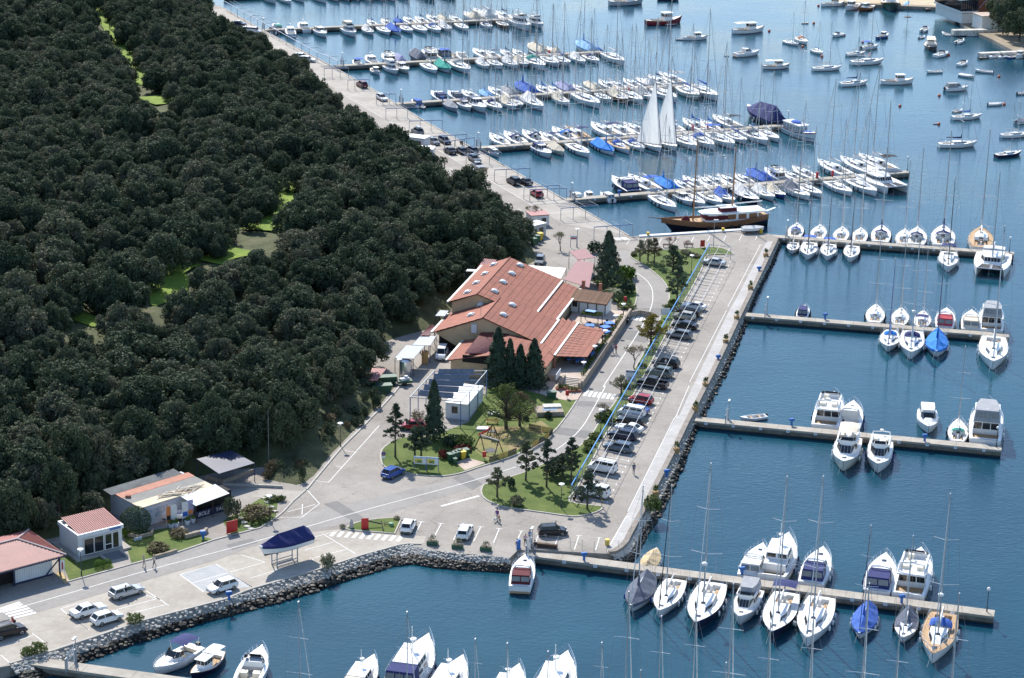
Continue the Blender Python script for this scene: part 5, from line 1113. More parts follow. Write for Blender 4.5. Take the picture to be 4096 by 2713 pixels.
# moorings in the bay
ZB = lambda x, y: (2900+x/1.98, y/1.98)
MG = 'boats on moorings in the open bay'
for b, s, k, o, wh in [((310, 250), (60, 268), 'launch', {'bimini': 'white', 'desc': 'white fishing trawler with long white canopy and red flags'}, 'top of the bay'),
 ((585, 368), (465, 340), 's1', {'nojib': 1}, 'rafted left of orange hooded yacht in the bay'), ((650, 362), (572, 318), 's2', {'hood': 'orange', 'nojib': 1}, 'rafted beside another yacht in the bay'),
 ((775, 440), (690, 408), 's2', {'sc': 'blue', 'nojib': 1}, 'below the two rafted yachts'), ((845, 297), (935, 281), 'cuddy', {'noob': 1, 'desc': 'little white half-decked motorboat'}, 'upper middle of the bay'),
 ((925, 552), (692, 562), 's1', {'desc': 'white sailing yacht seen broadside with long mast'}, 'left of the bay, above the navy boomed yacht'), ((1262, 500), (995, 515), 's1', {'desc': 'long low white sailing yacht seen broadside'}, 'middle of the bay beside the blue tarp boat'),
 ((1112, 430), (965, 447), 's2', {'nojib': 1, 'desc': 'small white sailing yacht with outboard'}, 'just above the long low yacht'), ((1215, 378), (1080, 395), 'cuddy', {'bimini': 'blue', 'desc': 'white motorboat under a bright blue tarpaulin'}, 'middle of the bay'),
 ((1295, 290), (1200, 312), 'launch', {'hull': 'blue', 'desc': 'small blue hulled fishing launch'}, 'upper middle of the bay'), ((1495, 662), (1228, 668), 'launch', {'desc': 'white launch with yellow trimmed wheelhouse'}, 'middle of the bay'),
 ((1132, 668), (912, 685), 's2', {'sc': 'navy', 'nojib': 1}, 'left of the yellow trimmed launch'), ((515, 538), (298, 548), 'launch', {'bimini': 'white', 'hull': 'stripe', 'desc': 'fishing launch with white wheelhouse and awning'}, 'left of the bay under the motor cruiser'),
 ((275, 432), (80, 452), 'express', {'desc': 'white motor cruiser under way'}, 'left of the bay'), ((1605, 235), (1560, 258), 'cuddy', {'desc': 'tiny white motorboat with dark seats'}, 'upper right of the bay'), ((1583, 295), (1538, 308), 'open', {'desc': 'tiny white dinghy below the dark seated motorboat'}, 'upper right of the bay'),
 ((1718, 268), (1775, 290), 'open', {'noob': 1, 'desc': 'white rowing boat'}, 'right of the bay, nearest the short stone jetty'), ((1890, 330), (1832, 352), 'cuddy', {'desc': 'white cabin motorboat with round windows'}, 'below the short stone jetty'), ((1625, 352), (1630, 408), 'launch', {'hull': 'black', 'desc': 'dark hulled boat with cream canopy seen end-on', 'bimini': 'cream'}, 'right of the bay'),
 ((1768, 435), (1665, 458), 'cuddy', {'noob': 1, 'desc': 'white motorboat with brown console and red buoy'}, 'right of the bay'), ((1920, 505), (1852, 528), 'cuddy', {'noob': 1, 'desc': 'white motorboat with dark red seats'}, 'right of the bay'), ((1592, 582), (1715, 575), 'open', {'desc': 'low white half-decked boat'}, 'right of the bay, left of two long dinghies'),
 ((1975, 568), (2122, 582), 'open', {'desc': 'white half-decked boat with black outboard at right'}, 'far right of the bay'), ((1978, 622), (1855, 602), 'open', {'noob': 1, 'cover': 'white', 'desc': 'white covered rowing boat'}, 'far right of the bay'), ((1930, 712), (1742, 722), 'cuddy', {'enc': 'grey', 'desc': 'white motorboat with tall grey canopy aft'}, 'right of the bay'),
 ((2038, 935), (1797, 950), 's1', {'sc': 'blue', 'desc': 'white sailing yacht with blue boom cover and mizzen'}, 'right side above the double cabin yacht'), ((1998, 1158), (1690, 1168), 's1', {'sc': 'navy', 'desc': 'broad white cabin yacht with wide windows'}, 'right side of the bay'), ((2200, 832), (2082, 838), 'open', {'cover': 'white', 'desc': 'white covered dinghy alone'}, 'right edge of the bay'),
 ((2420, 1078), (2183, 1092), 's1', {'nojib': 1, 'desc': 'white sailing yacht cut by the right edge'}, 'above the navy hulled yacht'), ((2350, 1225), (2143, 1252), 's1', {'hull': 'navy', 'desc': 'navy hulled sailing yacht'}, 'right edge of the bay'), ((2420, 965), (2305, 985), 'cuddy', {'cover': 'grey', 'desc': 'grey covered boat cut by the right edge'}, 'right edge'), ((2420, 742), (2315, 752), 'open', {'hull': 'grey', 'desc': 'grey dinghy cut by the right edge'}, 'right edge'),
 ((1695, 985), (1648, 985), 'open', {'hull': 'black', 'noob': 1, 'desc': 'tiny black dinghy adrift in open water'}, 'middle right of the bay'), ((1882, 880), (1810, 895), 'open', {'hull': 'cream', 'noob': 1, 'desc': 'cream inflatable tender'}, 'astern of the blue boomed yacht'), ((662, 188), (610, 190), 'open', {'hull': 'black', 'noob': 1, 'desc': 'tiny dark rowing boat'}, 'top of the bay'), ((35, 445), (-5, 447), 'open', {'hull': 'slate' if 0 else 'grey', 'desc': 'grey tender'}, 'astern of the moving motor cruiser'),
 ((1310, 95), (1300, 20), 'launch', {'hull': 'green', 'desc': 'dark green fishing boat seen end-on at the far quay'}, 'top right'), ((945, 42), (765, 52), 'launch', {'desc': 'white fishing boat at the far quay'}, 'leftmost of four at top right'), ((950, 88), (1060, 55), 'launch', {'desc': 'white and brown fishing boat at the far quay'}, 'second from left at top right'), ((1055, 92), (1180, 68), 'launch', {'hull': 'wood', 'desc': 'varnished wooden fishing boat at the far quay'}, 'third from left at top right'),
 ((1305, 68), (1335, 40), 'open', {'noob': 1, 'desc': 'white dinghy moored at the far quay'}, 'leftmost of five'), ((1362, 70), (1390, 42), 'open', {'noob': 1, 'hull': 'cream', 'desc': 'cream dinghy moored at the far quay'}, 'second of five'), ((1420, 68), (1450, 40), 'open', {'noob': 1, 'cover': 'sky', 'desc': 'pale blue covered dinghy at the far quay'}, 'third of five'), ((1470, 66), (1498, 42), 'open', {'noob': 1, 'desc': 'white dinghy moored at the far quay'}, 'fourth of five'), ((1522, 66), (1552, 42), 'open', {'noob': 1, 'hull': 'blue', 'desc': 'blue dinghy moored at the far quay'}, 'rightmost of five'), ((1588, 88), (1630, 74), 'open', {'noob': 1, 'hull': 'red', 'desc': 'dark red and white dinghy'}, 'off the corner of far quay'),
 ((2010, 470), (2072, 460), 'open', {'noob': 1, 'hull': 'wood', 'desc': 'tan rowing boat'}, 'leftmost at the small right jetty'), ((2085, 468), (2148, 452), 'cuddy', {'noob': 1, 'desc': 'white motorboat'}, 'left end of the small right jetty'), ((2155, 468), (2225, 455), 'cuddy', {'noob': 1, 'desc': 'white motorboat with grey seats'}, 'middle of the small right jetty'), ((2230, 470), (2298, 455), 'open', {'noob': 1, 'hull': 'blue', 'desc': 'blue rowing boat'}, 'small right jetty'), ((2300, 470), (2380, 440), 'launch', {'desc': 'white boat with brown seats'}, 'right end of the small right jetty'),
 ((1910, 290), (1850, 285), 'open', {'hull': 'black', 'desc': 'black inflatable'}, 'beside the short stone jetty'), ((1920, 288), (1995, 285), 'open', {'noob': 1, 'cover': 'white', 'desc': 'white covered dinghy'}, 'right of black inflatable at stone jetty')]:
 lie(ZB(*b), ZB(*s), k, o, wh, None, MG)
ZC = lambda x, y: (1900+x/2.153, y/2.153)
lie(ZC(1780, 195), ZC(1468, 218), 'launch', {'hull': 'red', 'desc': 'red hulled fishing boat with white wheelhouse'}, 'top middle of the bay', None, MG)
lie(ZC(2005, 338), ZC(1790, 345), 'launch', {'desc': 'white work boat with wheelhouse forward'}, 'below the red fishing boat', None, MG)
lie(ZC(1820, 345), ZC(1730, 345), 'open', {'hull': 'grey', 'desc': 'grey and orange inflatable'}, 'alongside the white work boat', None, MG)
lie(ZC(1450, 32), ZC(1155, 50), 'launch', {'hull': 'grey', 'desc': 'grey hulled fishing boat'}, 'top edge of the bay', None, MG)
lie(ZC(1760, 5), ZC(1570, 8), 'launch', {'hull': 'navy', 'desc': 'navy hulled boat cut by the top edge'}, 'top of the bay', None, MG)
M_buoy = mat('buoy_orange', (0.6, 0.12, 0.05), 0.5, 0.1, 4)
for i, (x, y) in enumerate(((350, 250), (615, 375), (703, 188), (768, 452), (945, 284), (740, 50), (1772, 440), (2212, 832), (1385, 845), (1697, 762), (2170, 612), (1090, 338), (1147, 440), (1693, 988))):
 p = G(*ZB(x, y), WATER); b = MB().ball((0, 0, .15), .42, 8, 5).tube([(0, 0, .5), (0, 0, .75)], .06, 5)
 tag(link('mooring_buoy', cached('buoy', lambda: b.data('mooring_buoy', M_buoy, True)), None, p), f'orange mooring buoy floating in the bay, {ORD[i]} one from the picture left by number of boats' if 0 else 'round orange mooring buoy floating among the moored boats', 'buoy', 'mooring buoys')

# ------------------------------------------------------------------ catamarans
def catamaran(bowL, bowR, where, L=13.0):
 a, b = G(*bowL, WATER), G(*bowR, WATER); acr = (b-a); wd = acr.length; mid = (a+b)/2; ac = acr.normalized(); fwd = Vector((ac.y, -ac.x, 0))
 if fwd.y > 0: fwd = -fwd
 c = mid-fwd*(L/2); e = thing('catamaran', f'broad white sailing catamaran with curved cabin windows, {where}', 'sailboat', (c.x, c.y, WATER), math.atan2(fwd.y, fwd.x), 'sailing catamarans')
 hl = Hull(L, 1.9, 1.5, 1.55, 1.75, .85, .4, 2.2, .02); hm = hl.mesh().data('hull', H['white'], True); dk = hl.deck().data('deck', M_deck); y = wd/2
 for s in (1, -1): link('hull', hm, e, (0, s*y, 0)); link('deck', dk, e, (0, s*y, 0))
 MB().box(-L*.13, 0, 1.25, L*.62, wd, .5).build('bridge_deck', M_gel, e)
 base, top = house(-L*.28, L*.16, y*.92, y*.62, 1.5, 2.75, 1.4, .2, .3, .55); cb = MB(); frustum(cb, base, top); cb.ball((-L*.07, 0, 2.7), 1, 12, 3, (L*.2, y*.75, .28), half=True); cb.build('cabin', M_gel, e)
 g = MB(); [pane(g, base, top, i, 4 if i in (1, 3) else 5, .3, .75, .08) for i in (0, 1, 2, 3, 4)]; g.build('window', M_glass, e)
 MB().tube([(L*.47, -y, 1.6), (L*.47, y, 1.6)], .12, 6).box(L*.34, 0, 1.55, L*.25, .5, .12).build('forward_beam', M_alu, e)
 MB().sheet([(L*.2, -y+.7), (L*.46, -y+.3), (L*.46, -.3), (L*.2, -.3)], 1.5).sheet([(L*.2, .3), (L*.46, .3), (L*.46, y-.3), (L*.2, y-.7)], 1.5).build('trampoline', mat('net', (.05, .05, .055), .9, .2, 9), e)
 m = MB().tube([(L*.1, 0, 2.5), (L*.08, 0, 19.5)], .13, 7, .08).build('mast', M_alu, e)
 MB().tube([(L*.09, 0, 8.5), (L*.07, 1.6, 8.7)], .06, 4).tube([(L*.09, 0, 8.5), (L*.07, -1.6, 8.7)], .06, 4).tube([(L*.09, 0, 14), (L*.07, 1.1, 14.2)], .05, 4).tube([(L*.09, 0, 14), (L*.07, -1.1, 14.2)], .05, 4).build('spreader', M_gel, m)
 MB().tube([(L*.09, 0, 4.2), (-L*.3, 0, 4.3)], .2, 6).build('sail_cover', C['white'], e)
 MB().tube([(L*.47, 0, 1.7), (L*.09, 0, 19)], .018, 3).tube([(-L*.1, y, 1.6), (L*.09, 0, 18)], .018, 3).tube([(-L*.1, -y, 1.6), (L*.09, 0, 18)], .018, 3).build('rigging', M_wire, e)
 canopy(-L*.46, -L*.28, y*.8, 3.1, .12, 1.4).build('bimini', [C['white'], M_steel], e)
catamaran((3904, 1106), (4013, 1116), 'right end of the fourth-lowest pier', 12.5)
catamaran((3551, 781), (3630, 774), 'right end of the schooner pier', 13)

# ------------------------------------------------------------------ wooden schooner at the mooring apron
a, b = ZQ(2080, 1000), 0
sb = zoom(2400, 450, 1.8215)
bow, ster = sb(455, 868, WATER), sb(1190, 815, WATER); d = ster-bow; Ls = d.length*1.03
e = thing('schooner', 'two-masted wooden schooner with white deckhouse moored at the quay', 'sailboat', ((bow+ster)/2).to_tuple()[:2]+(WATER,), math.atan2(-d.y, -d.x))
hl = Hull(Ls, Ls*.25, 2.3, 1.55, 2.6, .55, .45, 2.0, .10, 20, .85)
M_varn = mat('varnished_planks', (0.20, 0.085, 0.035), 0.35, 0.3, 2.5)
o = hl.mesh().build('hull', hull_mat('schooner_hull', (0.015, 0.018, 0.03), (0.012, 0.014, 0.02)), e, smooth=True)
st = MB(); st.loft([[(hl.x(t), s*hl.b(t)*1.012, hl.z(t)-.75), (hl.x(t), s*hl.b(t)*1.02, hl.z(t)+.35), (hl.x(t), s*(hl.b(t)*1.02-.12), hl.z(t)+.35), (hl.x(t), s*(hl.b(t)*1.0-.12), hl.z(t)-.75)] for s in (1,) for t in [i/20 for i in range(21)]])
st.loft([[(hl.x(t), -hl.b(t)*1.012, hl.z(t)-.75), (hl.x(t), -hl.b(t)*1.02, hl.z(t)+.35), (hl.x(t), -(hl.b(t)*1.02-.12), hl.z(t)+.35), (hl.x(t), -(hl.b(t)-.12), hl.z(t)-.75)] for t in [i/20 for i in range(21)]])
st.build('bulwark', M_varn, e); hl.deck().build('deck', M_teak, e)
z = 1.6; b1, t1 = house(-Ls*.40, Ls*.10, hl.B*.33, hl.B*.27, z, z+1.7, .5, .2, .1, .85); m = MB(); frustum(m, b1, t1); m.build('deckhouse', M_gel, e)
g = MB(); [pane(g, b1, t1, i, 4, .25, .85, .12) for i in (0, 4)]; g.build('window', M_varn, e)
g = MB(); b2, t2 = house(-Ls*.10, Ls*.10+.05, hl.B*.335, hl.B*.275, z+.55, z+1.35, .2, 0, .03, .85); frustum(g, b2, t2); g.build('window_band', C['maroon'], e)
b3, t3 = house(-Ls*.47, Ls*.13, hl.B*.38, hl.B*.25, z+1.7, z+1.9, .2, .1, .05, .8); m = MB(); frustum(m, b3, t3); m.build('deckhouse_roof', M_gel, e)
b4, t4 = house(-Ls*.20, -Ls*.05, hl.B*.2, hl.B*.17, z+1.9, z+2.7, .2, .1, .05, .7); m = MB(); frustum(m, b4, t4); m.build('wheelhouse', C['maroon'], e)
m = MB(); m.box(-Ls*.125, 0, z+2.75, Ls*.17, hl.B*.44, .1); m.build('wheelhouse_roof', M_gel, e)
MB().ball((Ls*.27, 0, z+.2), 1.0, 10, 5, (1.0, .8, 1.2)).build('deck_locker', C['maroon'], e, smooth=True)
for x, h in ((Ls*.20, 17.0), (-Ls*.17, 15.5)):
 mm = MB().tube([(x, 0, z), (x-.25, 0, z+h)], .19, 8, .11).build('mast', mat('pine_mast', (.36, .17, .07), .5, .15, 3), e)
 MB().tube([(x-.1, -1.2, z+h*.7), (x-.1, 1.2, z+h*.7)], .05, 4).build('spreader', M_varn, mm)
MB().tube([(Ls*.19, 0, z+2.9), (-Ls*.12, 0, z+2.9)], .13, 6).tube([(-Ls*.18, 0, z+3.2), (-Ls*.46, 0, z+3.4)], .12, 6).build('boom', M_gel, e)
MB().tube([(Ls*.46, 0, 2.6), (Ls*.62, 0, 3.2)], .13, 6, .07).build('bowsprit', M_varn, e)
rg = MB(); rg.tube([(Ls*.61, 0, 3.2), (Ls*.2-.25, 0, z+16.5)], .025, 3).tube([(Ls*.48, 0, 2.7), (Ls*.2-.2, 0, z+13)], .025, 3).tube([(Ls*.2, 0, z+17), (-Ls*.17, 0, z+15.4)], .02, 3).tube([(-Ls*.17-.2, 0, z+15.3), (-Ls*.49, 0, 2.4)], .02, 3)
for x, h in ((Ls*.20, 16), (-Ls*.17, 14.5)):
 for s in (1, -1):
  for q in (-.5, .5): rg.tube([(x+q-.4, s*hl.b(hl.t(x)), z+.3), (x-.2, 0, z+h)], .02, 3)
rg.build('rigging', M_wire, e)
MB().box(-Ls*.53, .3, 3.1, 2.6, .5, .06, 0, 0, -.28).build('gangway', M_gel, e)
for x in (-.2, -.12, .02, .1): link('tyre_fender', cached('tyref', lambda: MB().lathe([(.2, -.14), (.38, -.16), (.44, 0), (.38, .16), (.2, .14)], 10).data('tyre_fender', M_black)), e, (Ls*x, hl.b(hl.t(Ls*x))+.2, .75)).rotation_euler = (math.pi/2, 0, 0)
# excursion boat with blue trim at the end of the raised-sails pier
bw, sn = G(3262, 572, WATER), G(3140, 527, WATER); dd = bw-sn; Le = dd.length
e = thing('excursion_boat', 'white excursion boat with glazed upper cabin and blue canvas at pier end', 'boat', ((bw+sn)/2).to_tuple()[:2]+(WATER,), math.atan2(dd.y, dd.x))
hl = Hull(Le, Le*.29, 1.5, 1.35, 2.2, .7, .45, 2.0, .05); hl.mesh().build('hull', H['stripe'], e, smooth=True); hl.deck().build('deck', M_deck, e); hl.rail(0, .985, .05, .09, 99, False, 1.0).build('gunwale', C['maroon'], e)
b1, t1 = house(-Le*.42, Le*.12, hl.B*.4, hl.B*.3, 1.3, 2.9, .4, .1, .1, .8); m = MB(); frustum(m, b1, t1); m.build('cabin', M_gel, e); g = MB(); [pane(g, b1, t1, i, 4 if i in (0, 4) else 2, .15, .9, .06) for i in range(6)]; g.build('window', mat('canopy_panes', (.30, .33, .36), .2, .15, 2), e)
m = MB(); m.box(-Le*.16, 0, 3.05, Le*.56, hl.B*.82, .22); m.build('upper_deck', M_gel, e); m = MB(); m.ball((-Le*.15, 0, 3.2), 1, 10, 3, (Le*.14, hl.B*.3, .55), half=True); m.build('canvas_top', C['blue'], e)
m = MB(); m.ball((Le*.24, 0, 1.6), 1, 10, 3, (Le*.14, hl.B*.3, .7), half=True); m.build('bow_cover', C['blue'], e); hl.rail(.5, .985, .7).build('bow_rail', M_steel, e)
# ------------------------------------------------------------------ cars (nose towards +X)
M_tyre = mat('tyre', (0.02, 0.02, 0.021), 0.85, 0.15, 6); M_rim = mat('alloy_rim', (0.42, 0.43, 0.44), 0.3, 0.1, 4, metal=0.7)
M_cglass = mat('car_glass', (0.02, 0.024, 0.028), 0.1, 0.2, 1.5, spec=0.3); M_head = mat('headlight', (0.62, 0.64, 0.66), 0.12, 0.1, 6, spec=0.8)
M_tail = mat('tail_light', (0.32, 0.012, 0.012), 0.2, 0.15, 6); M_trim = mat('black_trim', (0.025, 0.025, 0.027), 0.6, 0.15, 4)
PAINT = {'white': (.76, .76, .75), 'silver': (.46, .47, .47), 'grey': (.16, .17, .18), 'black': (.012, .012, .015), 'navy': (.012, .018, .05), 'red': (.34, .012, .02), 'blue': (.03, .09, .33), 'bluegrey': (.10, .14, .19), 'beige': (.42, .40, .33), 'green': (.14, .17, .16), 'darkred': (.16, .02, .02)}
def paint(c): return mat('paint_'+c, PAINT[c], 0.22, 0.04, 1.2, spec=0.35, coat=0.3, metal=0.25 if c in ('silver', 'grey', 'bluegrey', 'green', 'beige') else 0.0)
#        L    W    H   hood_z  cowl  roofF  roofR  backZ backX tail_z
CAR = {'hatch': (4.0, 1.72, 1.47, .88, 1.05, .30, -1.45, .98, -1.88, .98), 'sedan': (4.6, 1.78, 1.43, .88, 1.05, .30, -.95, 1.0, -1.62, 1.0), 'wagon': (4.55, 1.78, 1.48, .88, 1.05, .30, -1.85, 1.0, -2.16, 1.0),
  'suv': (4.55, 1.86, 1.70, 1.02, 1.12, .35, -1.75, 1.12, -2.12, 1.12), 'van': (4.4, 1.80, 1.84, 1.05, 1.40, .70, -1.95, 1.1, -2.12, 1.1), 'pickup': (5.2, 1.85, 1.76, 1.10, 1.25, .55, -.75, 1.12, -.95, 1.08), 'coupe': (4.4, 1.8, 1.36, .86, .75, -.05, -1.0, .98, -1.75, .96)}
def car_parts(kind):
 L, W, Hh, hz, cowl, rf, rr, bz, bx, tz = CAR[kind]; h = L/2; w = W/2; P = []
 def ring(x, ww, zb, zt): return [(x, -ww*.80, zb), (x, -ww, zb+.18), (x, -ww*1.0, .55), (x, -ww*.97, zt-.10), (x, -ww*.86, zt), (x, ww*.86, zt), (x, ww*.97, zt-.10), (x, ww, .55), (x, ww, zb+.18), (x, ww*.80, zb)]
 b = MB(); st = [(h, w*.72, .30, .60), (h-.10, w*.86, .24, .70), (h-.45, w*.96, .2, hz-.07), (cowl+.1, w, .2, hz), (cowl-.1, w, .2, hz+.05), (0, w, .2, max(bz, hz)+.0), (bx+.1, w, .2, bz), (-h+.42, w*.97, .22, tz), (-h+.06, w*.90, .28, tz-.06), (-h, w*.82, .34, tz-.25)]
 if kind == 'pickup': st = st[:6]+[(-.9, w, .2, 1.1), (-.92, w, .2, .78), (-h+.12, w, .22, .78), (-h+.1, w, .28, 1.05), (-h, w*.98, .3, 1.05)]
 b.loft([ring(*s) for s in st][::-1]); zr = Hh
 bt = max(bz, hz)-.04
 base = [(bx, -w*.86, bt), (cowl-.35, -w*.88, bt), (cowl, -w*.74, hz), (cowl, w*.74, hz), (cowl-.35, w*.88, bt), (bx, w*.86, bt)]
 top = [(rr, -w*.70, zr-.03), (rf-.15, -w*.71, zr), (rf, -w*.62, zr-.03), (rf, w*.62, zr-.03), (rf-.15, w*.71, zr), (rr, w*.70, zr-.03)]
 frustum(b, base, top)
 if kind == 'pickup':
  for s in (1, -1): b.box(-1.7, s*(w-.06), .95, 1.6, .12, .34)
 if kind == 'suv' or kind == 'wagon':
  for s in (1, -1): b.tube([(rr+.15, s*w*.6, zr+.04), (rf-.2, s*w*.6, zr+.05)], .025, 4)
 P.append(('body', b.data('body', paint('white'))))
 g = MB()
 for i in (1, 2, 3): pane(g, base, top, i, 1, .06 if i == 2 else .12, .93, .04, .012)
 if kind != 'van':
  for i in (0, 4): pane(g, base, top, i, 2, .10, .86, .05, .012)
 else:
  for i in (0, 4): pane(g, base, top, i, 3, .36, .86, .05, .012)
 pane(g, base, top, 5, 1, .12 if kind != 'van' else .42, .9, .10, .012); P.append(('window', g.data('window', M_cglass)))
 t = MB(); t.box(h-.05, 0, .42, .14, W*.70, .16).box(-h+.03, 0, .42, .12, W*.72, .18)
 for s in (1, -1): t.box(0, s*(w+.005), .30, L*.46, .03, .10)
 P.append(('bumper_trim', t.data('bumper_trim', M_trim)))
 hd = MB().box(h-.20, 0, .66, .22, .36, .15); P.append(('headlight', hd.data('headlight', M_head)))
 tl = MB().box(-h+.10, 0, .80 if kind != 'van' else 1.0, .10, .22, .22 if kind != 'van' else .4); P.append(('tail_light', tl.data('tail_light', M_tail)))
 pl = MB().box(0, 0, 0, .02, .5, .11); P.append(('number_plate', pl.data('number_plate', M_plate)))
 mr = MB().box(cowl-.35, 0, hz+.12, .16, .2, .14); P.append(('mirror', mr.data('mirror', M_trim)))
 return P
WHEEL = MB().lathe([(.18, -.10), (.30, -.10), (.32, -.06), (.32, .06), (.30, .10), (.18, .10)], 14).data('wheel', M_tyre)
RIM = MB().lathe([(.03, .085), (.10, .10), (.19, .103), (.205, .09), (.20, -.09), (.03, -.09)], 12).data('rim', M_rim)
CARP = {}
def car(kind, P, head, col, label, extra=None, group=None):
 if kind not in CARP: CARP[kind] = car_parts(kind)
 L, W, Hh = CAR[kind][:3]
 e = thing('parked_car' if kind not in ('van', 'pickup') else {'van': 'parked_van', 'pickup': 'pickup_truck'}[kind], label, 'van' if kind == 'van' else 'car', (P.x, P.y, 0.0), head, group or 'parked cars'); w = W/2
 for nm, me in CARP[kind]:
  if nm in ('headlight', 'tail_light', 'mirror'):
   for s in (1, -1): link(nm, me, e, (0, s*w*(.66 if nm == 'headlight' else .74 if nm == 'tail_light' else 1.04), 0))
  elif nm == 'number_plate': link(nm, me, e, (L/2+.025, 0, .42)); link(nm, me, e, (-L/2-.035, 0, .52))
  else: link(nm, me, e, m=paint(col) if nm == 'body' else None)
 rs = 1.15 if kind in ('suv', 'pickup') else 1.0; wb = L*.30
 for x in (wb, -wb*1.0):
  for s in (1, -1):
   q = link('wheel', WHEEL, e, (x, s*(w-.09), .32*rs), None, rs); q.rotation_euler = (-s*math.pi/2, 0, 0); link('rim', RIM, q)
 if extra: extra(e)
 return e
def at(zf, x, y): return zf(x, y, 0.6)
def face(a, b):
 d = Vector((b[0]-a[0], b[1]-a[1])); return math.atan2(d.y, d.x)
BH = math.atan2(bay.y, bay.x)
def door_open(e):
 m = MB().box(0, 0, 0, .95, .05, .95); o = m.build('open_door', paint('black'), e, (.35, .9, .8)); o.rotation_euler = (0, 0, 1.1); o.location = (.55, 1.2, .85)
def roof_box(e): MB().loft([[(x, y*s, z) for (y, z) in ((-.4, 1.72), (-.38, 2.0), (.38, 2.0), (.4, 1.72))] for x, s in ((-1.5, .7), (-1.3, 1), (.2, 1), (.6, .5))]).build('roof_box', paint('silver'), e)
for zf, x, y, k, c, lb in ((Z5, 1285, 292, 'sedan', 'silver', 'silver saloon parked alone at top of the waterside car park'), (Z5, 1128, 635, 'coupe', 'white', 'white coupe at upper end of the second parking row'), (Z5, 1082, 684, 'suv', 'black', 'black estate between white coupe and pale hatchback'), (Z5, 1052, 714, 'hatch', 'beige', 'pale beige hatchback beside black saloon'),
       (Z5, 1057, 785, 'sedan', 'black', 'long black saloon between beige and grey hatchbacks'), (Z5, 1012, 858, 'wagon', 'grey', 'grey hatchback near the yellow tree'), (Z5, 910, 1082, 'suv', 'black', 'big black off-roader with person beside it'), (Z5, 857, 1158, 'suv', 'green', 'silver-green off-roader above black pickup'), (Z5, 802, 1242, 'pickup', 'black', 'black pickup truck with open bed'),
       (Z5, 712, 1368, 'hatch', 'red', 'dark red hatchback parked alone below the pickup'), (Z5, 668, 1445, 'coupe', 'blue', 'blue sports car beside white van'), (Z5, 637, 1472, 'van', 'white', 'white van between blue sports car and black estate'), (Z5, 632, 1532, 'wagon', 'black', 'black estate below white van'),
       (Z6, 1155, 250, 'coupe', 'white', 'white convertible between two dark estates'), (Z6, 1103, 310, 'wagon', 'navy', 'navy estate below the white convertible'), (Z6, 1062, 420, 'wagon', 'bluegrey', 'blue-grey estate with roof rails'), (Z6, 915, 605, 'van', 'white', 'white passenger van near the walking man'), (Z6, 850, 825, 'van', 'white', 'white van partly behind the tree at lawn corner')):
 car(k, at(zf, x, y), BH, c, lb)
up = math.atan2((Z3(560, 1348)-Z3(505, 1460)).y, (Z3(560, 1348)-Z3(505, 1460)).x)
car('hatch', at(Z6, 472, 1168), face(Z6(370, 1200), Z6(590, 1190)), 'black', 'black hatchback with open door near the pier gate', door_open)
car('hatch', at(Z2, 980, 622), up, 'white', 'white hatchback beside the small anchor lawn'); car('wagon', at(Z2, 1330, 658), up, 'white', 'white estate behind the middle planter box')
car('hatch', at(Z2, 886, 292), face(Z2(840, 320), Z2(935, 275)), 'blue', 'blue hatchback at the tip of the playground lawn'); car('hatch', at(Z3, 490, 590), face(Z3(560, 600), Z3(430, 600)), 'red', 'bright red car half hidden by trees by the container')
car('van', at(Z4, 790, 1112), face(Z4(805, 1080), Z4(770, 1165)), 'white', 'white van in the service yard left of the restaurant'); car('hatch', at(Z4, 1635, 305), face(Z4(1645, 280), Z4(1615, 340)), 'grey', 'dark grey car on the road behind the restaurant')
rd = face(Z1(545, 1160), Z1(680, 1120))
car('suv', at(Z1, 50, 1275), face(Z1(0, 1300), Z1(140, 1262)), 'black', 'black off-roader cut by the left edge'); car('sedan', at(Z1, 547, 1145), rd, 'white', 'white saloon, upper of the pair by the bush'); car('hatch', at(Z1, 662, 1192), rd, 'white', 'white hatchback, lower of the pair by the bush')
car('wagon', at(Z1, 785, 1028), rd, 'silver', 'silver estate with a person beside its door'); car('hatch', at(Z1, 1376, 997), rd+math.pi, 'white', 'white hatchback on the grey painted bay near blue post')
QH = math.atan2(-QD.y, -QD.x)
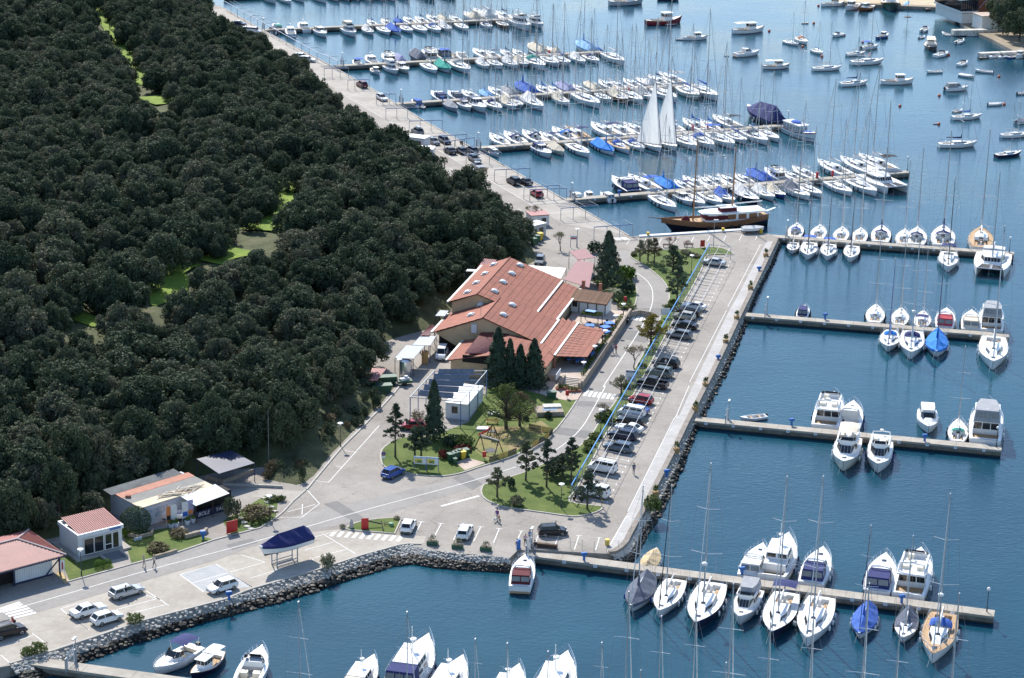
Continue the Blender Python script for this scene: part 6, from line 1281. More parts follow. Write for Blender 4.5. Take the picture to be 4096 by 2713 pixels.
for zf, x, y, k, c, lb, rv in ((ZQ, 365, 165, 'suv', 'grey', 'grey car with silver roof box on the old quay', 1), (ZQ, 505, 248, 'sedan', 'grey', 'dark grey saloon under pergola on the old quay', 0), (ZQ, 600, 240, 'wagon', 'navy', 'navy estate beside dark grey saloon on the old quay', 0), (ZQ, 645, 328, 'sedan', 'black', 'black saloon leftmost of three by the kiosks', 1), (ZQ, 742, 328, 'hatch', 'black', 'black hatchback middle of three on the old quay', 1), (ZQ, 832, 320, 'wagon', 'navy', 'dark estate rightmost of three on the old quay', 1),
       (ZQ, 858, 398, 'wagon', 'grey', 'dark estate above the silver convertible', 0), (ZQ, 888, 458, 'coupe', 'silver', 'silver convertible on the old quay', 0), (ZQ, 842, 520, 'wagon', 'white', 'white car mostly hidden by wood edge', 0), (ZQ, 1195, 592, 'suv', 'black', 'black people carrier on the old quay', 1), (ZQ, 1295, 595, 'sedan', 'black', 'black saloon beside the people carrier', 1), (ZQ, 1392, 698, 'hatch', 'red', 'red hatchback under a pergola on the old quay', 1),
       (ZT, 1230, 698, 'suv', 'darkred', 'dark red off-roader far up the old quay', 1), (ZT, 1395, 805, 'wagon', 'white', 'white estate on the zebra far up the quay', 0), (ZT, 735, 465, 'wagon', 'white', 'white car left of a pair by the wood', 0), (ZT, 782, 490, 'wagon', 'white', 'white estate right of a pair by the wood', 0), (ZT, 340, 258, 'van', 'white', 'white van at far top of the quay', 0), (ZT, 265, 243, 'sedan', 'silver', 'silver car beside the far white van', 0), (ZT, 215, 195, 'sedan', 'navy', 'dark car at the far top end of quay', 0)):
 car(k, at(zf, x, y), QH+math.pi*rv+(.9 if (zf is ZT and x < 800) else 0), c, lb, roof_box if 'roof box' in lb else None)

# motor scooters
def scooter(P, head, label, col):
 e = thing('motor_scooter', label, 'scooter', (P.x, P.y, 0), head, 'parked scooters')
 for x in (.62, -.55): q = MB().lathe([(.12, -.06), (.23, -.06), (.25, 0), (.23, .06), (.12, .06)], 12).build('wheel', M_tyre, e, (x, 0, .25)); q.rotation_euler = (math.pi/2, 0, 0)
 MB().box(-.1, 0, .32, .7, .3, .1).box(-.5, 0, .5, .7, .32, .34).box(.42, 0, .62, .14, .38, .62, 0, 0).build('body', paint(col), e)
 MB().box(-.42, 0, .76, .7, .28, .12).build('seat', M_black, e); MB().tube([(.45, 0, .8), (.38, 0, 1.05)], .03, 5).tube([(.36, -.3, 1.05), (.36, .3, 1.05)], .025, 5).build('handlebar', M_trim, e)
scooter(Z6(700, 905), BH, 'black scooter parked behind the corner tree', 'black'); scooter(Z1(60, 1238), rd, 'red and black scooter behind the black off-roader', 'red'); scooter(Z5(612, 770), up, 'dark motorbike by the terrace wall crossing', 'black'); scooter(ZQ(745, 278), QH, 'dark motorbike at pergola end on the old quay', 'black')
# ------------------------------------------------------------------ buildings
M_tile = mat('clay_tiles', (0.27, 0.092, 0.058), 0.85, 0.22, 0.7, bump=0.4, bscale=7, rand=0.10); M_stucco = mat('ochre_stucco', (0.55, 0.40, 0.24), 0.9, 0.12, 0.8, bump=0.15)
M_gutter = mat('gutter_metal', (0.50, 0.49, 0.47), 0.5, 0.12, 2, metal=0.3); M_white = mat('white_render', (0.72, 0.71, 0.68), 0.85, 0.08, 1.2); M_darkw = mat('dark_timber', (0.06, 0.035, 0.025), 0.8, 0.3, 3)
M_maroon = mat('maroon_sheet', (0.20, 0.045, 0.045), 0.5, 0.16, 1.0); M_redsheet = mat('red_sheet', (0.31, 0.10, 0.088), 0.5, 0.14, 1.0, rand=.05); M_greysheet = mat('grey_sheet', (0.42, 0.44, 0.46), 0.45, 0.14, 1.2, metal=0.2)
M_whitesheet = mat('white_sheet', (0.74, 0.73, 0.71), 0.5, 0.06, 1.0); M_brick = mat('brick', (0.28, 0.11, 0.07), 0.9, 0.2, 4, bump=0.3); M_panelw = mat('white_panel', (0.62, 0.64, 0.66), 0.5, 0.06, 1.0)
M_rubble = mat('rubble_wall', (0.33, 0.27, 0.21), 0.95, 0.3, 3, bump=0.6); M_navyp = mat('navy_paint', (0.015, 0.025, 0.07), 0.5, 0.12, 2); M_bluest = mat('blue_steel', (0.06, 0.13, 0.30), 0.5, 0.12, 3); M_greyst = mat('grey_steel', (0.34, 0.36, 0.38), 0.5, 0.1, 3, metal=.3)
M_green = mat('green_plastic', (0.025, 0.09, 0.05), 0.5, 0.12, 3); M_yel = mat('yellow_plastic', (0.60, 0.42, 0.03), 0.5, 0.1, 3); M_redp = mat('red_paint', (0.45, 0.02, 0.02), 0.45, 0.1, 3); M_bluep = mat('blue_plastic', (0.03, 0.14, 0.42), 0.45, 0.1, 3)
M_timber = mat('timber', (0.30, 0.18, 0.08), 0.85, 0.2, 4); M_tan = mat('terracotta_planter', (0.36, 0.22, 0.09), 0.85, 0.15, 3); M_clothb = cloth('table_blue', (0.10, 0.24, 0.62)); M_void = mat('unlit_interior', (0.012, 0.011, 0.011), 0.9, 0.3, 2)  # M_void: near-black colour paints the shade inside open bays and doorways
BUDGET = [300]
def tiles(parent, q, nu, nv, m, name='roof_tile', th=0.06, lip=0.05):
 """a sloping quad laid with overlapping tile sheets; q: eave a, eave b, ridge b, ridge a"""
 a, b, c, d = [Vector(p) for p in q]; U = (b-a)/nu; Vv = (d-a)/nv; nr = (b-a).cross(d-a).normalized()
 if nr.z < 0: nr = -nr
 s = MB().slab([a, b, c, d], .12).build('roof_deck', M_darkw, parent)
 u, v = U*.985, Vv*1.0
 def one(o): return [o+nr*lip, o+u+nr*lip, o+u+v+nr*.012, o+v+nr*.012, o-nr*.02, o+u-nr*.02, o+u+v-nr*.02, o+v-nr*.02]
 F = [(0, 1, 2, 3), (4, 7, 6, 5), (0, 4, 5, 1), (1, 5, 6, 2), (2, 6, 7, 3), (3, 7, 4, 0)]
 if U.cross(Vv).z < 0: F = [f[::-1] for f in F]
 me = MB().add(one(Vector()), F).data(name, m); rest = MB()
 for j in range(nv):
  for i in range(nu):
   o = a+(b-a)*(i/nu)+(d-a)*(j/nv)+((c-d)-(b-a))*(i/nu)*(j/nv)
   if BUDGET[0] > 0: link(name, me, parent, o); BUDGET[0] -= 1
   else: rest.add(one(o), F)
 if rest.v: stuff(rest.build('roof_tiles', m, parent))
def gut(m, a, b, w=.35, h=.22):
 a, b = Vector(a), Vector(b); d = (b-a).normalized(); s = Vector((-d.y, d.x, 0))*w/2
 return m.add([a-s, a+s, b+s, b-s]+[p+Vector((0, 0, h)) for p in (a-s, a+s, b+s, b-s)], [(0, 1, 2, 3), (7, 6, 5, 4), (0, 4, 5, 1), (1, 5, 6, 2), (2, 6, 7, 3), (3, 7, 4, 0)])
def extr(cs, u0, u1):
 """cross section (v, z) swept along the ridge direction of the restaurant"""
 m = MB(); n = len(cs); A0 = [BL(u0, v, z) for v, z in cs]; A1 = [BL(u1, v, z) for v, z in cs]
 return m.add(A0+A1, [tuple(range(n)), tuple(range(2*n-1, n-1, -1))]+[(i, n+i, n+(i+1) % n, (i+1) % n) for i in range(n)])
e = thing('restaurant', 'long restaurant with terracotta roofs, skylights and ochre gables in the middle', 'building', (0, 0, 0))
w_ = extr([(-12.9, 0), (-12.9, 5.45), (-8.4, 7.25), (1.4, 4.0), (4.3, 3.0), (4.3, 0)], 9.6, 31.5).build('wall', M_stucco, e)
extr([(-7.2, 0), (-12.9, 3.0), (-12.9, 3.15), (-4.85, 6.35), (5.1, 3.05), (5.1, 0)], -.5, 9.6).build('wall', M_stucco, e)
extr([(-7.3, 0), (-7.3, 2.45), (0, 4.1), (8.2, 2.8), (8.2, 0)], -11.6, -.5).build('wall', M_stucco, e)
tiles(e, [BL(-1.6, 5.2, 3.3), BL(11.7, 5.2, 3.3), BL(11.7, -4.85, 6.6), BL(-.7, -4.85, 6.6)], 11, 9, M_tile)
tiles(e, [BL(9.4, -13.3, 3.4), BL(-1.2, -13.3, 3.4), BL(-.7, -4.85, 6.6), BL(9.4, -4.85, 6.6)], 9, 7, M_tile)
tiles(e, [BL(-4.5, 13.7, 2.85), BL(9.5, 13.7, 2.85), BL(12, 8.75, 3.05), BL(-6.2, 8.75, 3.05)], 12, 5, M_tile)
tiles(e, [BL(9.0, 1.3, 4.3), BL(32, 1.3, 4.3), BL(32.2, -8.4, 7.5), BL(9.0, -8.4, 7.5)], 20, 9, M_tile)
tiles(e, [BL(32, -13.4, 5.65), BL(9.0, -13.4, 5.65), BL(9.0, -8.4, 7.5), BL(32.2, -8.4, 7.5)], 20, 5, M_tile)
tiles(e, [BL(9.8, 4.7, 3.25), BL(31, 4.7, 3.25), BL(31.4, 1.6, 4.15), BL(9.8, 1.6, 4.15)], 18, 3, M_tile)
tiles(e, [BL(-6, 8.45, 3.0), BL(12, 8.45, 3.0), BL(12, 5.5, 3.25), BL(-1.6, 5.5, 3.25)], 14, 3, M_tile)
tiles(e, [BL(-1.2, -7.8, 2.55), BL(-12, -7.8, 2.55), BL(-12, 0, 4.25), BL(-1.2, 0, 4.25)], 9, 7, M_tile)
tiles(e, [BL(-12, 8.5, 2.85), BL(-1.2, 8.5, 2.85), BL(-1.2, 0, 4.25), BL(-12, 0, 4.25)], 9, 7, M_tile)
for a, b in ((BL(-1.7, 5.3, 3.25), BL(11.8, 5.3, 3.25)), (BL(-6.1, 8.6, 3.0), BL(12, 8.6, 3.0)), (BL(9.8, 1.45, 4.2), BL(31.4, 1.45, 4.2)), (BL(-1.3, -13.45, 3.3), BL(9.3, -13.45, 3.3)), (BL(9.0, -13.55, 5.5), BL(32, -13.55, 5.5)), (BL(-12, -7.95, 2.45), BL(-1.4, -7.95, 2.45)), (BL(9.8, 4.85, 3.1), BL(31, 4.85, 3.1))):
 gut(MB(), a, b).build('gutter', M_gutter, e)
for a, b in ((BL(9, -8.4, 7.5), BL(32.2, -8.4, 7.5)), (BL(-.7, -4.85, 6.6), BL(11, -4.85, 6.6))): MB().tube([a+Vector((0, 0, .04)), b+Vector((0, 0, .04))], .12, 6).build('ridge_cap', M_tile, e)
sk = MB().box(0, 0, .08, 1.25, 1.25, .18); sk2 = MB().lathe([(.62, 0), (.56, .16), (.34, .28), (.05, .32)], 12)
skm = sk.data('skylight', M_gutter); skd = sk2.data('dome', mat('skylight_dome', (.70, .71, .72), .2, .06, 2), True)
def skylight(u, v, side):
 if side == 'AR': z = 7.5-(v+8.4)*.33
 elif side == 'AL': z = 7.5-(-8.4-v)*.37
 elif side == 'BR': z = 6.6-(v+4.85)*.328
 else: z = 6.6-(-4.85-v)*.379
 o = link('skylight', skm, e, BL(u, v, z+.05)); o.rotation_euler = (0, math.atan(.33 if side[1] == 'R' else -.37), math.atan2(BV.y, BV.x)); link('dome', skd, o, (0, 0, .14))
for x, y, sd, zz in ((1463, 372, 'AR', 6.3), (1392, 446, 'AR', 6.3), (1318, 522, 'AR', 6.3), (1245, 602, 'AR', 6.3), (1237, 345, 'AL', 6.7), (1163, 422, 'AL', 6.7), (1088, 500, 'AL', 6.7), (1012, 580, 'AL', 6.7), (1125, 695, 'BL', 5.4), (1042, 783, 'BL', 5.4), (1396, 714, 'BR', 5.4), (1320, 800, 'BR', 5.4)):
 p = Z4(x, y, zz)-BO; skylight(p.dot(BA), p.dot(BV), sd)
MB().box(0, 0, 0, .9, .5, 1.5).build('air_conditioner', M_panelw, e, Z4(1070, 890, 4.6)).rotation_euler = (0, 0, math.atan2(BV.y, BV.x))
MB().lathe([(.35, 0), (.35, .8), (.5, .85), (.5, 1.05), (.1, 1.2)], 10).build('roof_vent', M_gutter, e, Z4(1140, 655, 5.9))
MB().tube([BL(-.3, -5.3, 6.6), BL(-.3, -5.3, 9.6)], .04, 5).build('antenna_pole', M_greyst, e)
aw = [Z4(1130, 926, 4.15), Z4(1390, 926, 4.15), Z4(1172, 1104, 3.9), Z4(990, 1104, 3.9)]
MB().slab(aw, .1).build('awning', M_maroon, e); nr = 26
for i in range(nr+1): MB().tube([aw[0].lerp(aw[1], i/nr)+Vector((0, 0, .03)), aw[3].lerp(aw[2], i/nr)+Vector((0, 0, .03))], .035, 4).build('awning_rib', M_maroon, e)
vd = MB(); vd.box(*BL(-11.72, -3.0, 3.05), 4.6, .12, 1.2, math.atan2(BV.y, BV.x)); vd.build('loggia_shade', M_void, e)  # black panel painted as the shade under the awning
MB().box(*BL(3.5, -11.2, 1.3), 7.0, 2.6, 2.5, math.atan2(BA.y, BA.x)).build('garage_shade', M_void, e)  # solid black box in place of the shaded recess under the eave
for u in (-5.4, -.5, 4.4, 9.2): MB().tube([BL(u, 13.4, .9), BL(u, 13.4, 2.85)], .1, 6).build('canopy_post', M_darkw, e)
MB().box(*BL(-6.0, 8.6, 1.9), .4, .4, 2.3, .2).build('pillar', M_brick, e)
MB().box(*BL(10.5, 5.5, 2.3), .2, 4.0, 1.6, math.atan2(BA.y, BA.x)).build('doorway_shade', M_void, e)  # black panel painted as the dark beyond the doorway
gutx = [BL(10.3, 8.9, 3.15), BL(10.3, 13.2, 3.0), BL(9.4, 13.2, 2.95), BL(9.4, 8.9, 3.1)]
MB().slab(gutx, .1).build('small_roof', M_tile, e)
# terrace, steps and retaining wall
t_ = MB().prism([BL(-9.5, 8.3)[:2], BL(-9.5, 14.3)[:2], BL(27.5, 14.3)[:2], BL(27.5, 5)[:2], BL(-1, 5)[:2], BL(-1, 8.3)[:2]], -.1, .95); struct(t_.build('terrace', M_pave))
rw = tag(MB().box(*BL(8.0, 14.5, .6), 40.5, .4, 1.5, math.atan2(BA.y, BA.x)).build('retaining_wall', M_rubble), 'long stone retaining wall along the restaurant terrace', 'wall')
stp = thing('steps', 'pale stone steps up to the restaurant terrace', 'steps')
for i in range(7): MB().box(*BL(-9.7-.38*i, 12.6, .47-.07*i), .4, 2.7, .95-.14*i, math.atan2(BA.y, BA.x)).build('step', mat('pale_step', (.55, .48, .40), .9, .1, 2), stp)
for v in (11.0, 14.2): MB().box(*BL(-11.0, v, .55), 3.4, .45, 1.3, math.atan2(BA.y, BA.x)).build('stair_wall', M_rubble, stp)
struct(MB().sheet([Z4(1640, 1475), Z4(1700, 1480), Z4(1760, 1400), Z4(1770, 1300), Z4(1700, 1290), Z4(1640, 1400)], .03).build('ramp_path', M_pave))
struct(MB().sheet([Z3(1480, 345), Z3(1560, 372), Z3(1690, 400), Z3(1785, 395), Z3(1830, 320), Z3(1640, 290), Z3(1560, 240)], .115).build('entrance_paving', M_pave))
tag(MB().box(*BL(-11.6, 10.5, 1.9), 3.2, .08, 1.0, math.atan2(BA.y, BA.x)).build('menu_board', M_panelw), 'white panel beside the restaurant steps', 'board')
for i, (x, y) in enumerate(((1830, 1420), (1930, 1440))):
 p = Z4(x, y); o = thing('planter_box', f'brick planter with green plants at the foot of the steps, {"left" if i == 0 else "right"}', 'planter', p, .2, 'planters at the steps'); MB().box(0, 0, .2, 2.2, .9, .4).build('trough', M_brick, o)
 link('plants', leaf_cloud('plants', *lobes_to_leaves([((q*.35, 0, .55), .42) for q in (-2, -1, 0, 1, 2)], 350, np.random.default_rng(i)), .1, M_shrub, np.random.default_rng(i)), o)
# service annex
ann = thing('annex', 'white timbered bar annex with corrugated clay roof on the terrace', 'building')
a, b = Z4(1897, 742, .95), Z4(2197, 782, .95); d = (b-a).normalized(); dn = Vector((-d.y, d.x, 0)); hgt = 2.25
rot = math.atan2(d.y, d.x); Lx = (b-a).length; c = (a+b)/2+dn*1.6
MB().box(c.x, c.y, .95+hgt/2, Lx, 3.2, hgt, rot).build('wall', M_white, ann)
f = a-dn*.02
for i in range(5): p = a.lerp(b, i/4)-dn*.06; MB().box(p.x, p.y, .95+hgt/2, .14, .1, hgt, rot).build('timber_post', M_darkw, ann)
p = a.lerp(b, .13)-dn*.05; MB().box(p.x, p.y, 2.35, .9, .06, .9, rot).build('window', M_glass, ann)
r0, r1 = a-d*.25-dn*.5+Vector((0, 0, 2.1)), b+d*.4-dn*.5+Vector((0, 0, 2.1)); k0, k1 = r0+dn*3.9+Vector((0, 0, 1.0)), r1+dn*3.9+Vector((0, 0, 1.0))
MB().slab([r0, r1, k1, k0], .1).build('roof_deck', M_darkw, ann); nt_ = 30; rt = mat('old_clay_tiles', (.36, .22, .14), .9, .3, 3, rand=.2)
tm = MB().tube([Vector(), (k0-r0)], Lx/nt_*.42, 6).data('roof_tile', rt)
for i in range(nt_): link('roof_tile', tm, ann, r0.lerp(r1, (i+.5)/nt_)+Vector((0, 0, .05)))
for x, y in ((2010, 545), (2155, 570)): q = Z4(x, y, 3.4); MB().box(q.x, q.y, 3.9, .5, .5, 1.8, rot).build('chimney', M_brick, ann)
# canopies around the restaurant
def shed(name, label, q, posts, m, rib=0, foot=0.0, th=.08, cat='canopy', mp=None):
 o = thing(name, label, cat); MB().slab(q, th).build('roof_sheet', m, o); q = [Vector(p) for p in q]
 if rib:
  for i in range(rib+1): MB().tube([q[0].lerp(q[1], i/rib)+Vector((0, 0, .02)), q[3].lerp(q[2], i/rib)+Vector((0, 0, .02))], .035, 4).build('rib', m, o)
 for p in posts: p = Vector(p); MB().tube([(p.x, p.y, foot), (p.x, p.y, p.z)], .06, 6).build('post', mp or M_navyp, o)
 return o
q = [Z4(388, 1145, 3.0), Z4(545, 1152, 3.0), Z4(642, 1042, 3.0), Z4(485, 1036, 3.0)]; sh = shed('tank_shelter', 'grey sheet canopy over the steel tank left of the restaurant', q, q, M_greysheet, 12)
q = [Z4(535, 1034, 3.0), Z4(690, 1038, 3.0), Z4(742, 957, 3.0), Z4(608, 955, 3.0)]; shed('storage_shelter', 'second grey sheet canopy against the bank beside restaurant', q, q, M_greysheet, 10)
q = [Z4(605, 950, 3.2), Z4(680, 950, 3.2), Z4(728, 866, 3.4), Z4(690, 868, 3.4)]; shed('storage_shelter', 'narrow maroon sheet roof behind the grey canopies', q, q, M_maroon, 8)
q = [Z4(735, 782, 4.0), Z4(815, 785, 4.0), Z4(850, 738, 4.0), Z4(775, 735, 4.0)]; shed('storage_shelter', 'little grey sheet roof under the restaurant eave', q, q, M_greysheet, 6)
p = Z4(478, 1295); tk = thing('steel_tank', 'upright stainless steel tank under the grey canopy', 'tank', p)
MB().lathe([(.95, 0), (.95, 2.5), (.5, 2.8), (.05, 2.85)], 18).build('shell', M_steel, tk, smooth=False); MB().tube([(.9, -.4, .3), (1.05, -.5, .3), (1.05, -.5, 2.0)], .06, 5).build('pipe', M_greyst, tk)
tr = thing('garden_trailer', 'small green trailer loaded with white chairs', 'trailer', Z4(468, 1375), .3); MB().box(0, 0, .6, 2.4, 1.3, .4).build('tray', M_green, tr); MB().box(0, 0, .95, 1.6, .8, .35, .4).box(.3, .1, 1.2, .5, .5, .5, .8).build('stacked_chairs', M_panelw, tr)
for s in (1, -1): MB().lathe([(.1, -.08), (.28, -.08), (.28, .08), (.1, .08)], 10).build('wheel', M_tyre, tr, (0, s*.7, .28)).rotation_euler = (math.pi/2, 0, 0)
cp = thing('timber_cabinet', 'tall orange timber cabinet beside the white van', 'cabinet', Z4(645, 1195), .4); MB().box(0, 0, 1.1, .9, .7, 2.2).build('carcass', M_timber, cp); MB().box(-.2, -.36, 1.1, .4, .03, 2.0).box(.23, -.36, 1.1, .4, .03, 2.0).build('door', mat('light_timber', (.42, .25, .10), .8, .15, 4), cp)
q = [Z4(160, 1340, 2.2), Z4(232, 1340, 2.2), Z4(313, 1238, 2.5), Z4(190, 1232, 2.5)]; shed('bin_shelter', 'small red tiled lean-to at the wood edge', q, [q[0], q[1]], M_redsheet, 10)
q = [Z4(1090, 380, 5.0), Z4(1240, 330, 5.0), Z4(1262, 300, 5.0), Z4(1155, 290, 5.0)]; shed('rear_shelter', 'dark brown lean-to roof behind the restaurant', q, q, M_maroon, 8)
q = [Z4(998, 398, 4.6), Z4(1105, 402, 4.6), Z4(1130, 385, 4.6), Z4(1010, 380, 4.6)]; shed('rear_shelter', 'weathered grey lean-to behind the left eave', q, q, M_greysheet)
q = [Z4(1540, 347, 3.6), Z4(1862, 372, 3.6), Z4(1815, 462, 3.4), Z4(1700, 440, 3.4)]; shed('white_awning', 'bright white awning at the back of the restaurant', q, q[:2], M_whitesheet)
q = [Z4(1840, 470, 3.2), Z4(2060, 540, 3.2), Z4(2100, 330, 3.2), Z4(1960, 300, 3.2)]; shed('maroon_canopy', 'large maroon sheet canopy behind the dark conifer', q, q, M_maroon, 0)
q = [Z4(1888, 228, 3.3), Z4(1965, 300, 3.3), Z4(2110, 280, 3.3), Z4(2020, 205, 3.3)]; shed('maroon_canopy', 'maroon sheet canopy end pointing towards the quay', q, q, M_maroon, 0)
q = [Z4(1888, 228, 3.32), Z4(1960, 190, 3.32), Z4(2000, 190, 3.32), Z4(2110, 262, 3.32)]
# decorative vehicle with camouflage net, built as a leafy pergola
pg = thing('decorative_vehicle', 'decorative vehicle under leafy net with blue window on the terrace', 'pergola', Z4(2080, 835, .95), BH)
link('foliage', leaf_cloud('foliage', *lobes_to_leaves([((x*.7, y*.6, 1.55), .5) for x in (-2, -1, 0, 1, 2) for y in (-1, 0, 1)], 1600, np.random.default_rng(3), flat=.5), .12, M_shrub, np.random.default_rng(3)), pg)
MB().box(.2, 0, 1.95, 1.8, 1.1, .06).build('glass_top', mat('blue_glass', (.25, .40, .62), .2, .1, 2), pg)
for x in (-1.6, 1.6):
 for y in (-.9, .9): MB().tube([(x, y, 0), (x, y, 1.6)], .07, 5).build('post', M_darkw, pg)
for i, (x, y, lb) in enumerate(((2065, 862, 'nearest the decorative vehicle'), (2235, 842, 'furthest from the road steps'), (2200, 875, 'second by the terrace wall'), (2195, 915, 'third by the terrace wall'), (2060, 1100, 'under the tiled canopy edge'), (1985, 1160, 'under the canopy near the steps'), (1905, 1140, 'deep under the canopy'))):
 p = Z4(x, y, 1.7); tb = thing('terrace_table', f'terrace table with blue cloth, {lb}', 'table', (p.x, p.y, .95), .3*i, 'terrace tables'); MB().box(0, 0, .74, 1.5, 1.5, .05).box(0, 0, .60, 1.52, 1.52, .2).build('tablecloth', M_clothb, tb); MB().tube([(0, 0, 0), (0, 0, .7)], .06, 6).build('leg', M_darkw, tb)
 for k in range(4):
  a_ = k*math.pi/2; ch = thing('terrace_chair', 'dark terrace chair drawn up to a blue clothed table', 'chair', (p.x+1.05*math.cos(a_+.3*i), p.y+1.05*math.sin(a_+.3*i), .95), a_+.3*i, 'terrace chairs')
  MB().box(0, 0, .45, .45, .45, .05).build('seat', M_darkw, ch); MB().box(.21, 0, .72, .05, .45, .5).build('backrest', M_darkw, ch)
  for sx in (-.18, .18):
   for sy in (-.18, .18): MB().tube([(sx, sy, 0), (sx, sy, .45)], .02, 4).build('leg', M_darkw, ch)

# white container under the solar frame
ZP = zoom(1550, 1400, 1.7914)
ct = thing('site_container', 'white flat-roofed container office under the solar frame', 'container')
A_, B_, D_ = ZP(415, 488), ZP(572, 505), ZP(683, 372); Cc = A_+(D_-B_); hh = 2.5
MB().prism([p[:2] for p in (A_, B_, D_, Cc)], 0, hh).build('wall', M_panelw, ct)
cx = (A_+D_)/2; sl_ = [p+(p-cx).normalized()*.12 for p in (A_, B_, D_, Cc)]; MB().prism([p[:2] for p in sl_], hh, hh+.12).build('roof', M_whitesheet, ct)
d = (B_-A_).normalized(); q = A_.lerp(B_, .42)-Vector((-d.y, d.x, 0))*.03; MB().box(q.x, q.y, 1.5, .95, .08, 1.1, math.atan2(d.y, d.x)).build('window', M_glass, ct); MB().box(q.x, q.y+.02, 1.5, 1.15, .06, 1.3, math.atan2(d.y, d.x)).build('window_frame', M_white, ct)
fr = thing('solar_frame', 'blue steel frame carrying rows of solar collectors over the container', 'frame')
c4 = [ZP(163, 338, 4.3), ZP(525, 372, 4.3), ZP(712, 150, 4.6), ZP(335, 150, 4.6)]
def bar(p, q, r=.07, m=None, par=None, nm='beam'): return MB().tube([p, q], r, 6).build(nm, m or M_bluest, par)
for i in range(4): bar(c4[i], c4[(i+1) % 4], .08, M_greyst, fr); bar(Vector((c4[i].x, c4[i].y, 0)), c4[i], .08, None, fr, 'post')
for t in (.33, .66):
 for a, b in ((c4[0], c4[3]), (c4[1], c4[2])): p = a.lerp(b, t); bar(Vector((p.x, p.y, 0)), p, .07, None, fr, 'post')
for i in range(5):
 t = .08+i*.2; a, b = c4[0].lerp(c4[3], t), c4[1].lerp(c4[2], t); bar(a, b, .05, None, fr)
 a2, b2 = a.lerp(b, .12), a.lerp(b, .80); up_ = Vector((0, 0, .6)); bk = (c4[3]-c4[0]).normalized()*.55
 MB().slab([a2, b2, b2+bk+up_, a2+bk+up_], .08).build('solar_collector', mat('collector_glass', (.20, .21, .22), .3, .25, 2, metal=.3), fr)
 MB().tube([a2+bk+up_, b2+bk+up_], .05, 5).build('collector_rail', M_bluest, fr)
# green refuse containers at the lean-to
for i, (x, y) in enumerate(((315, 1365), (272, 1440))):
 o = thing('waste_skip', f'dark green waste skip at the wood edge, {"upper" if i == 0 else "lower"} of two', 'skip', Z4(x, y), .25); frustum(MB(), [(-1.3, -.6, 0), (1.3, -.6, 0), (1.3, .6, 0), (-1.3, .6, 0)], [(-1.6, -.7, 1.2), (1.6, -.7, 1.2), (1.6, .7, 1.2), (-1.6, .7, 1.2)]).build('body', M_green, o); MB().box(0, 0, 1.25, 3.3, 1.5, .08).build('lid', M_green, o)

# ------------------------------------------------------------------ glazed office with red roof
a, b, c = Vector((-55.5, 269.4, 0)), Vector((-50.5, 273.2, 0)), Vector((-59.3, 273.5, 0)); ux = (b-a).normalized(); uy = Vector((-ux.y, ux.x, 0)); ro = math.atan2(ux.y, ux.x); W_, D2 = 6.3, 5.5
of = thing('glazed_office', 'small white office with glass front and red ribbed roof', 'building', a, ro)
MB().box(W_/2, D2/2, .15, W_+1.6, D2+1.8, .3).build('plinth', M_quayc, of); MB().box(W_/2, D2/2+.06, 1.65, W_, D2-.1, 2.7).build('wall', M_panelw, of)
m = MB();
for (x0, x1, y0, y1) in ((-.15, W_+.15, -.15, .1), (-.15, W_+.15, D2-.1, D2+.15), (-.15, .1, .1, D2-.1), (W_-.1, W_+.15, .1, D2-.1)): m.box((x0+x1)/2, (y0+y1)/2, 3.15, x1-x0, y1-y0, .5)
m.build('fascia', M_panelw, of)
q = [Vector((.15, -.05, 3.32)), Vector((W_+.1, -.05, 3.32)), Vector((W_+.1, D2-.3, 3.9)), Vector((.15, D2-.3, 3.9))]; MB().slab(q, .08).build('roof_deck', M_darkw, of)
n = 22
for i in range(n):
 u0, u1 = i/n+.004, (i+1)/n-.004; P0 = lambda u, v, z: q[0].lerp(q[1], u).lerp(q[3].lerp(q[2], u), v)+Vector((0, 0, z))
 MB().add([P0(u0, 0, .02), P0(u1, 0, .02), P0(u1, 1, .02), P0(u0, 1, .02), P0(u0, 0, .075), P0(u0+.010, 0, .075), P0(u0+.010, 1, .075), P0(u0, 1, .075)], [(0, 1, 2, 3), (4, 5, 6, 7), (0, 4, 7, 3), (5, 1, 2, 6)]).build('roof_panel', M_redsheet, of)
for i, (x0, x1) in enumerate(((.75, 2.15), (2.2, 3.55), (3.75, 4.75), (4.85, 5.75))):
 fr_ = MB().box((x0+x1)/2, -.02, 1.5, x1-x0+.1, .08, 2.3).build('door' if i == 2 else 'window', M_white, of); MB().box((x0+x1)/2, -.075, 1.5, x1-x0-.12, .03, 2.08).build('pane', M_glass, fr_)
 if i == 2: MB().box((x0+x1)/2, -.10, 1.15, x1-x0-.1, .04, .1).build('door_rail', M_white, fr_)
sg = MB().box(5.2, -.19, 3.15, 1.6, .04, .3).build('sign', mat('sign_blue', (.08, .16, .4), .5, .1, 3), of)
for i in range(6): MB().box(4.0, -1.0-.32*i, .25-.05*i-.02, 2.6, .34, .12).build('step', mat('slate_step', (.17, .17, .18), .8, .15, 3), of)
for x in (2.6, 5.4): MB().box(x, -1.9, .12, .25, 2.2, .4).build('step_kerb', M_kerb, of)
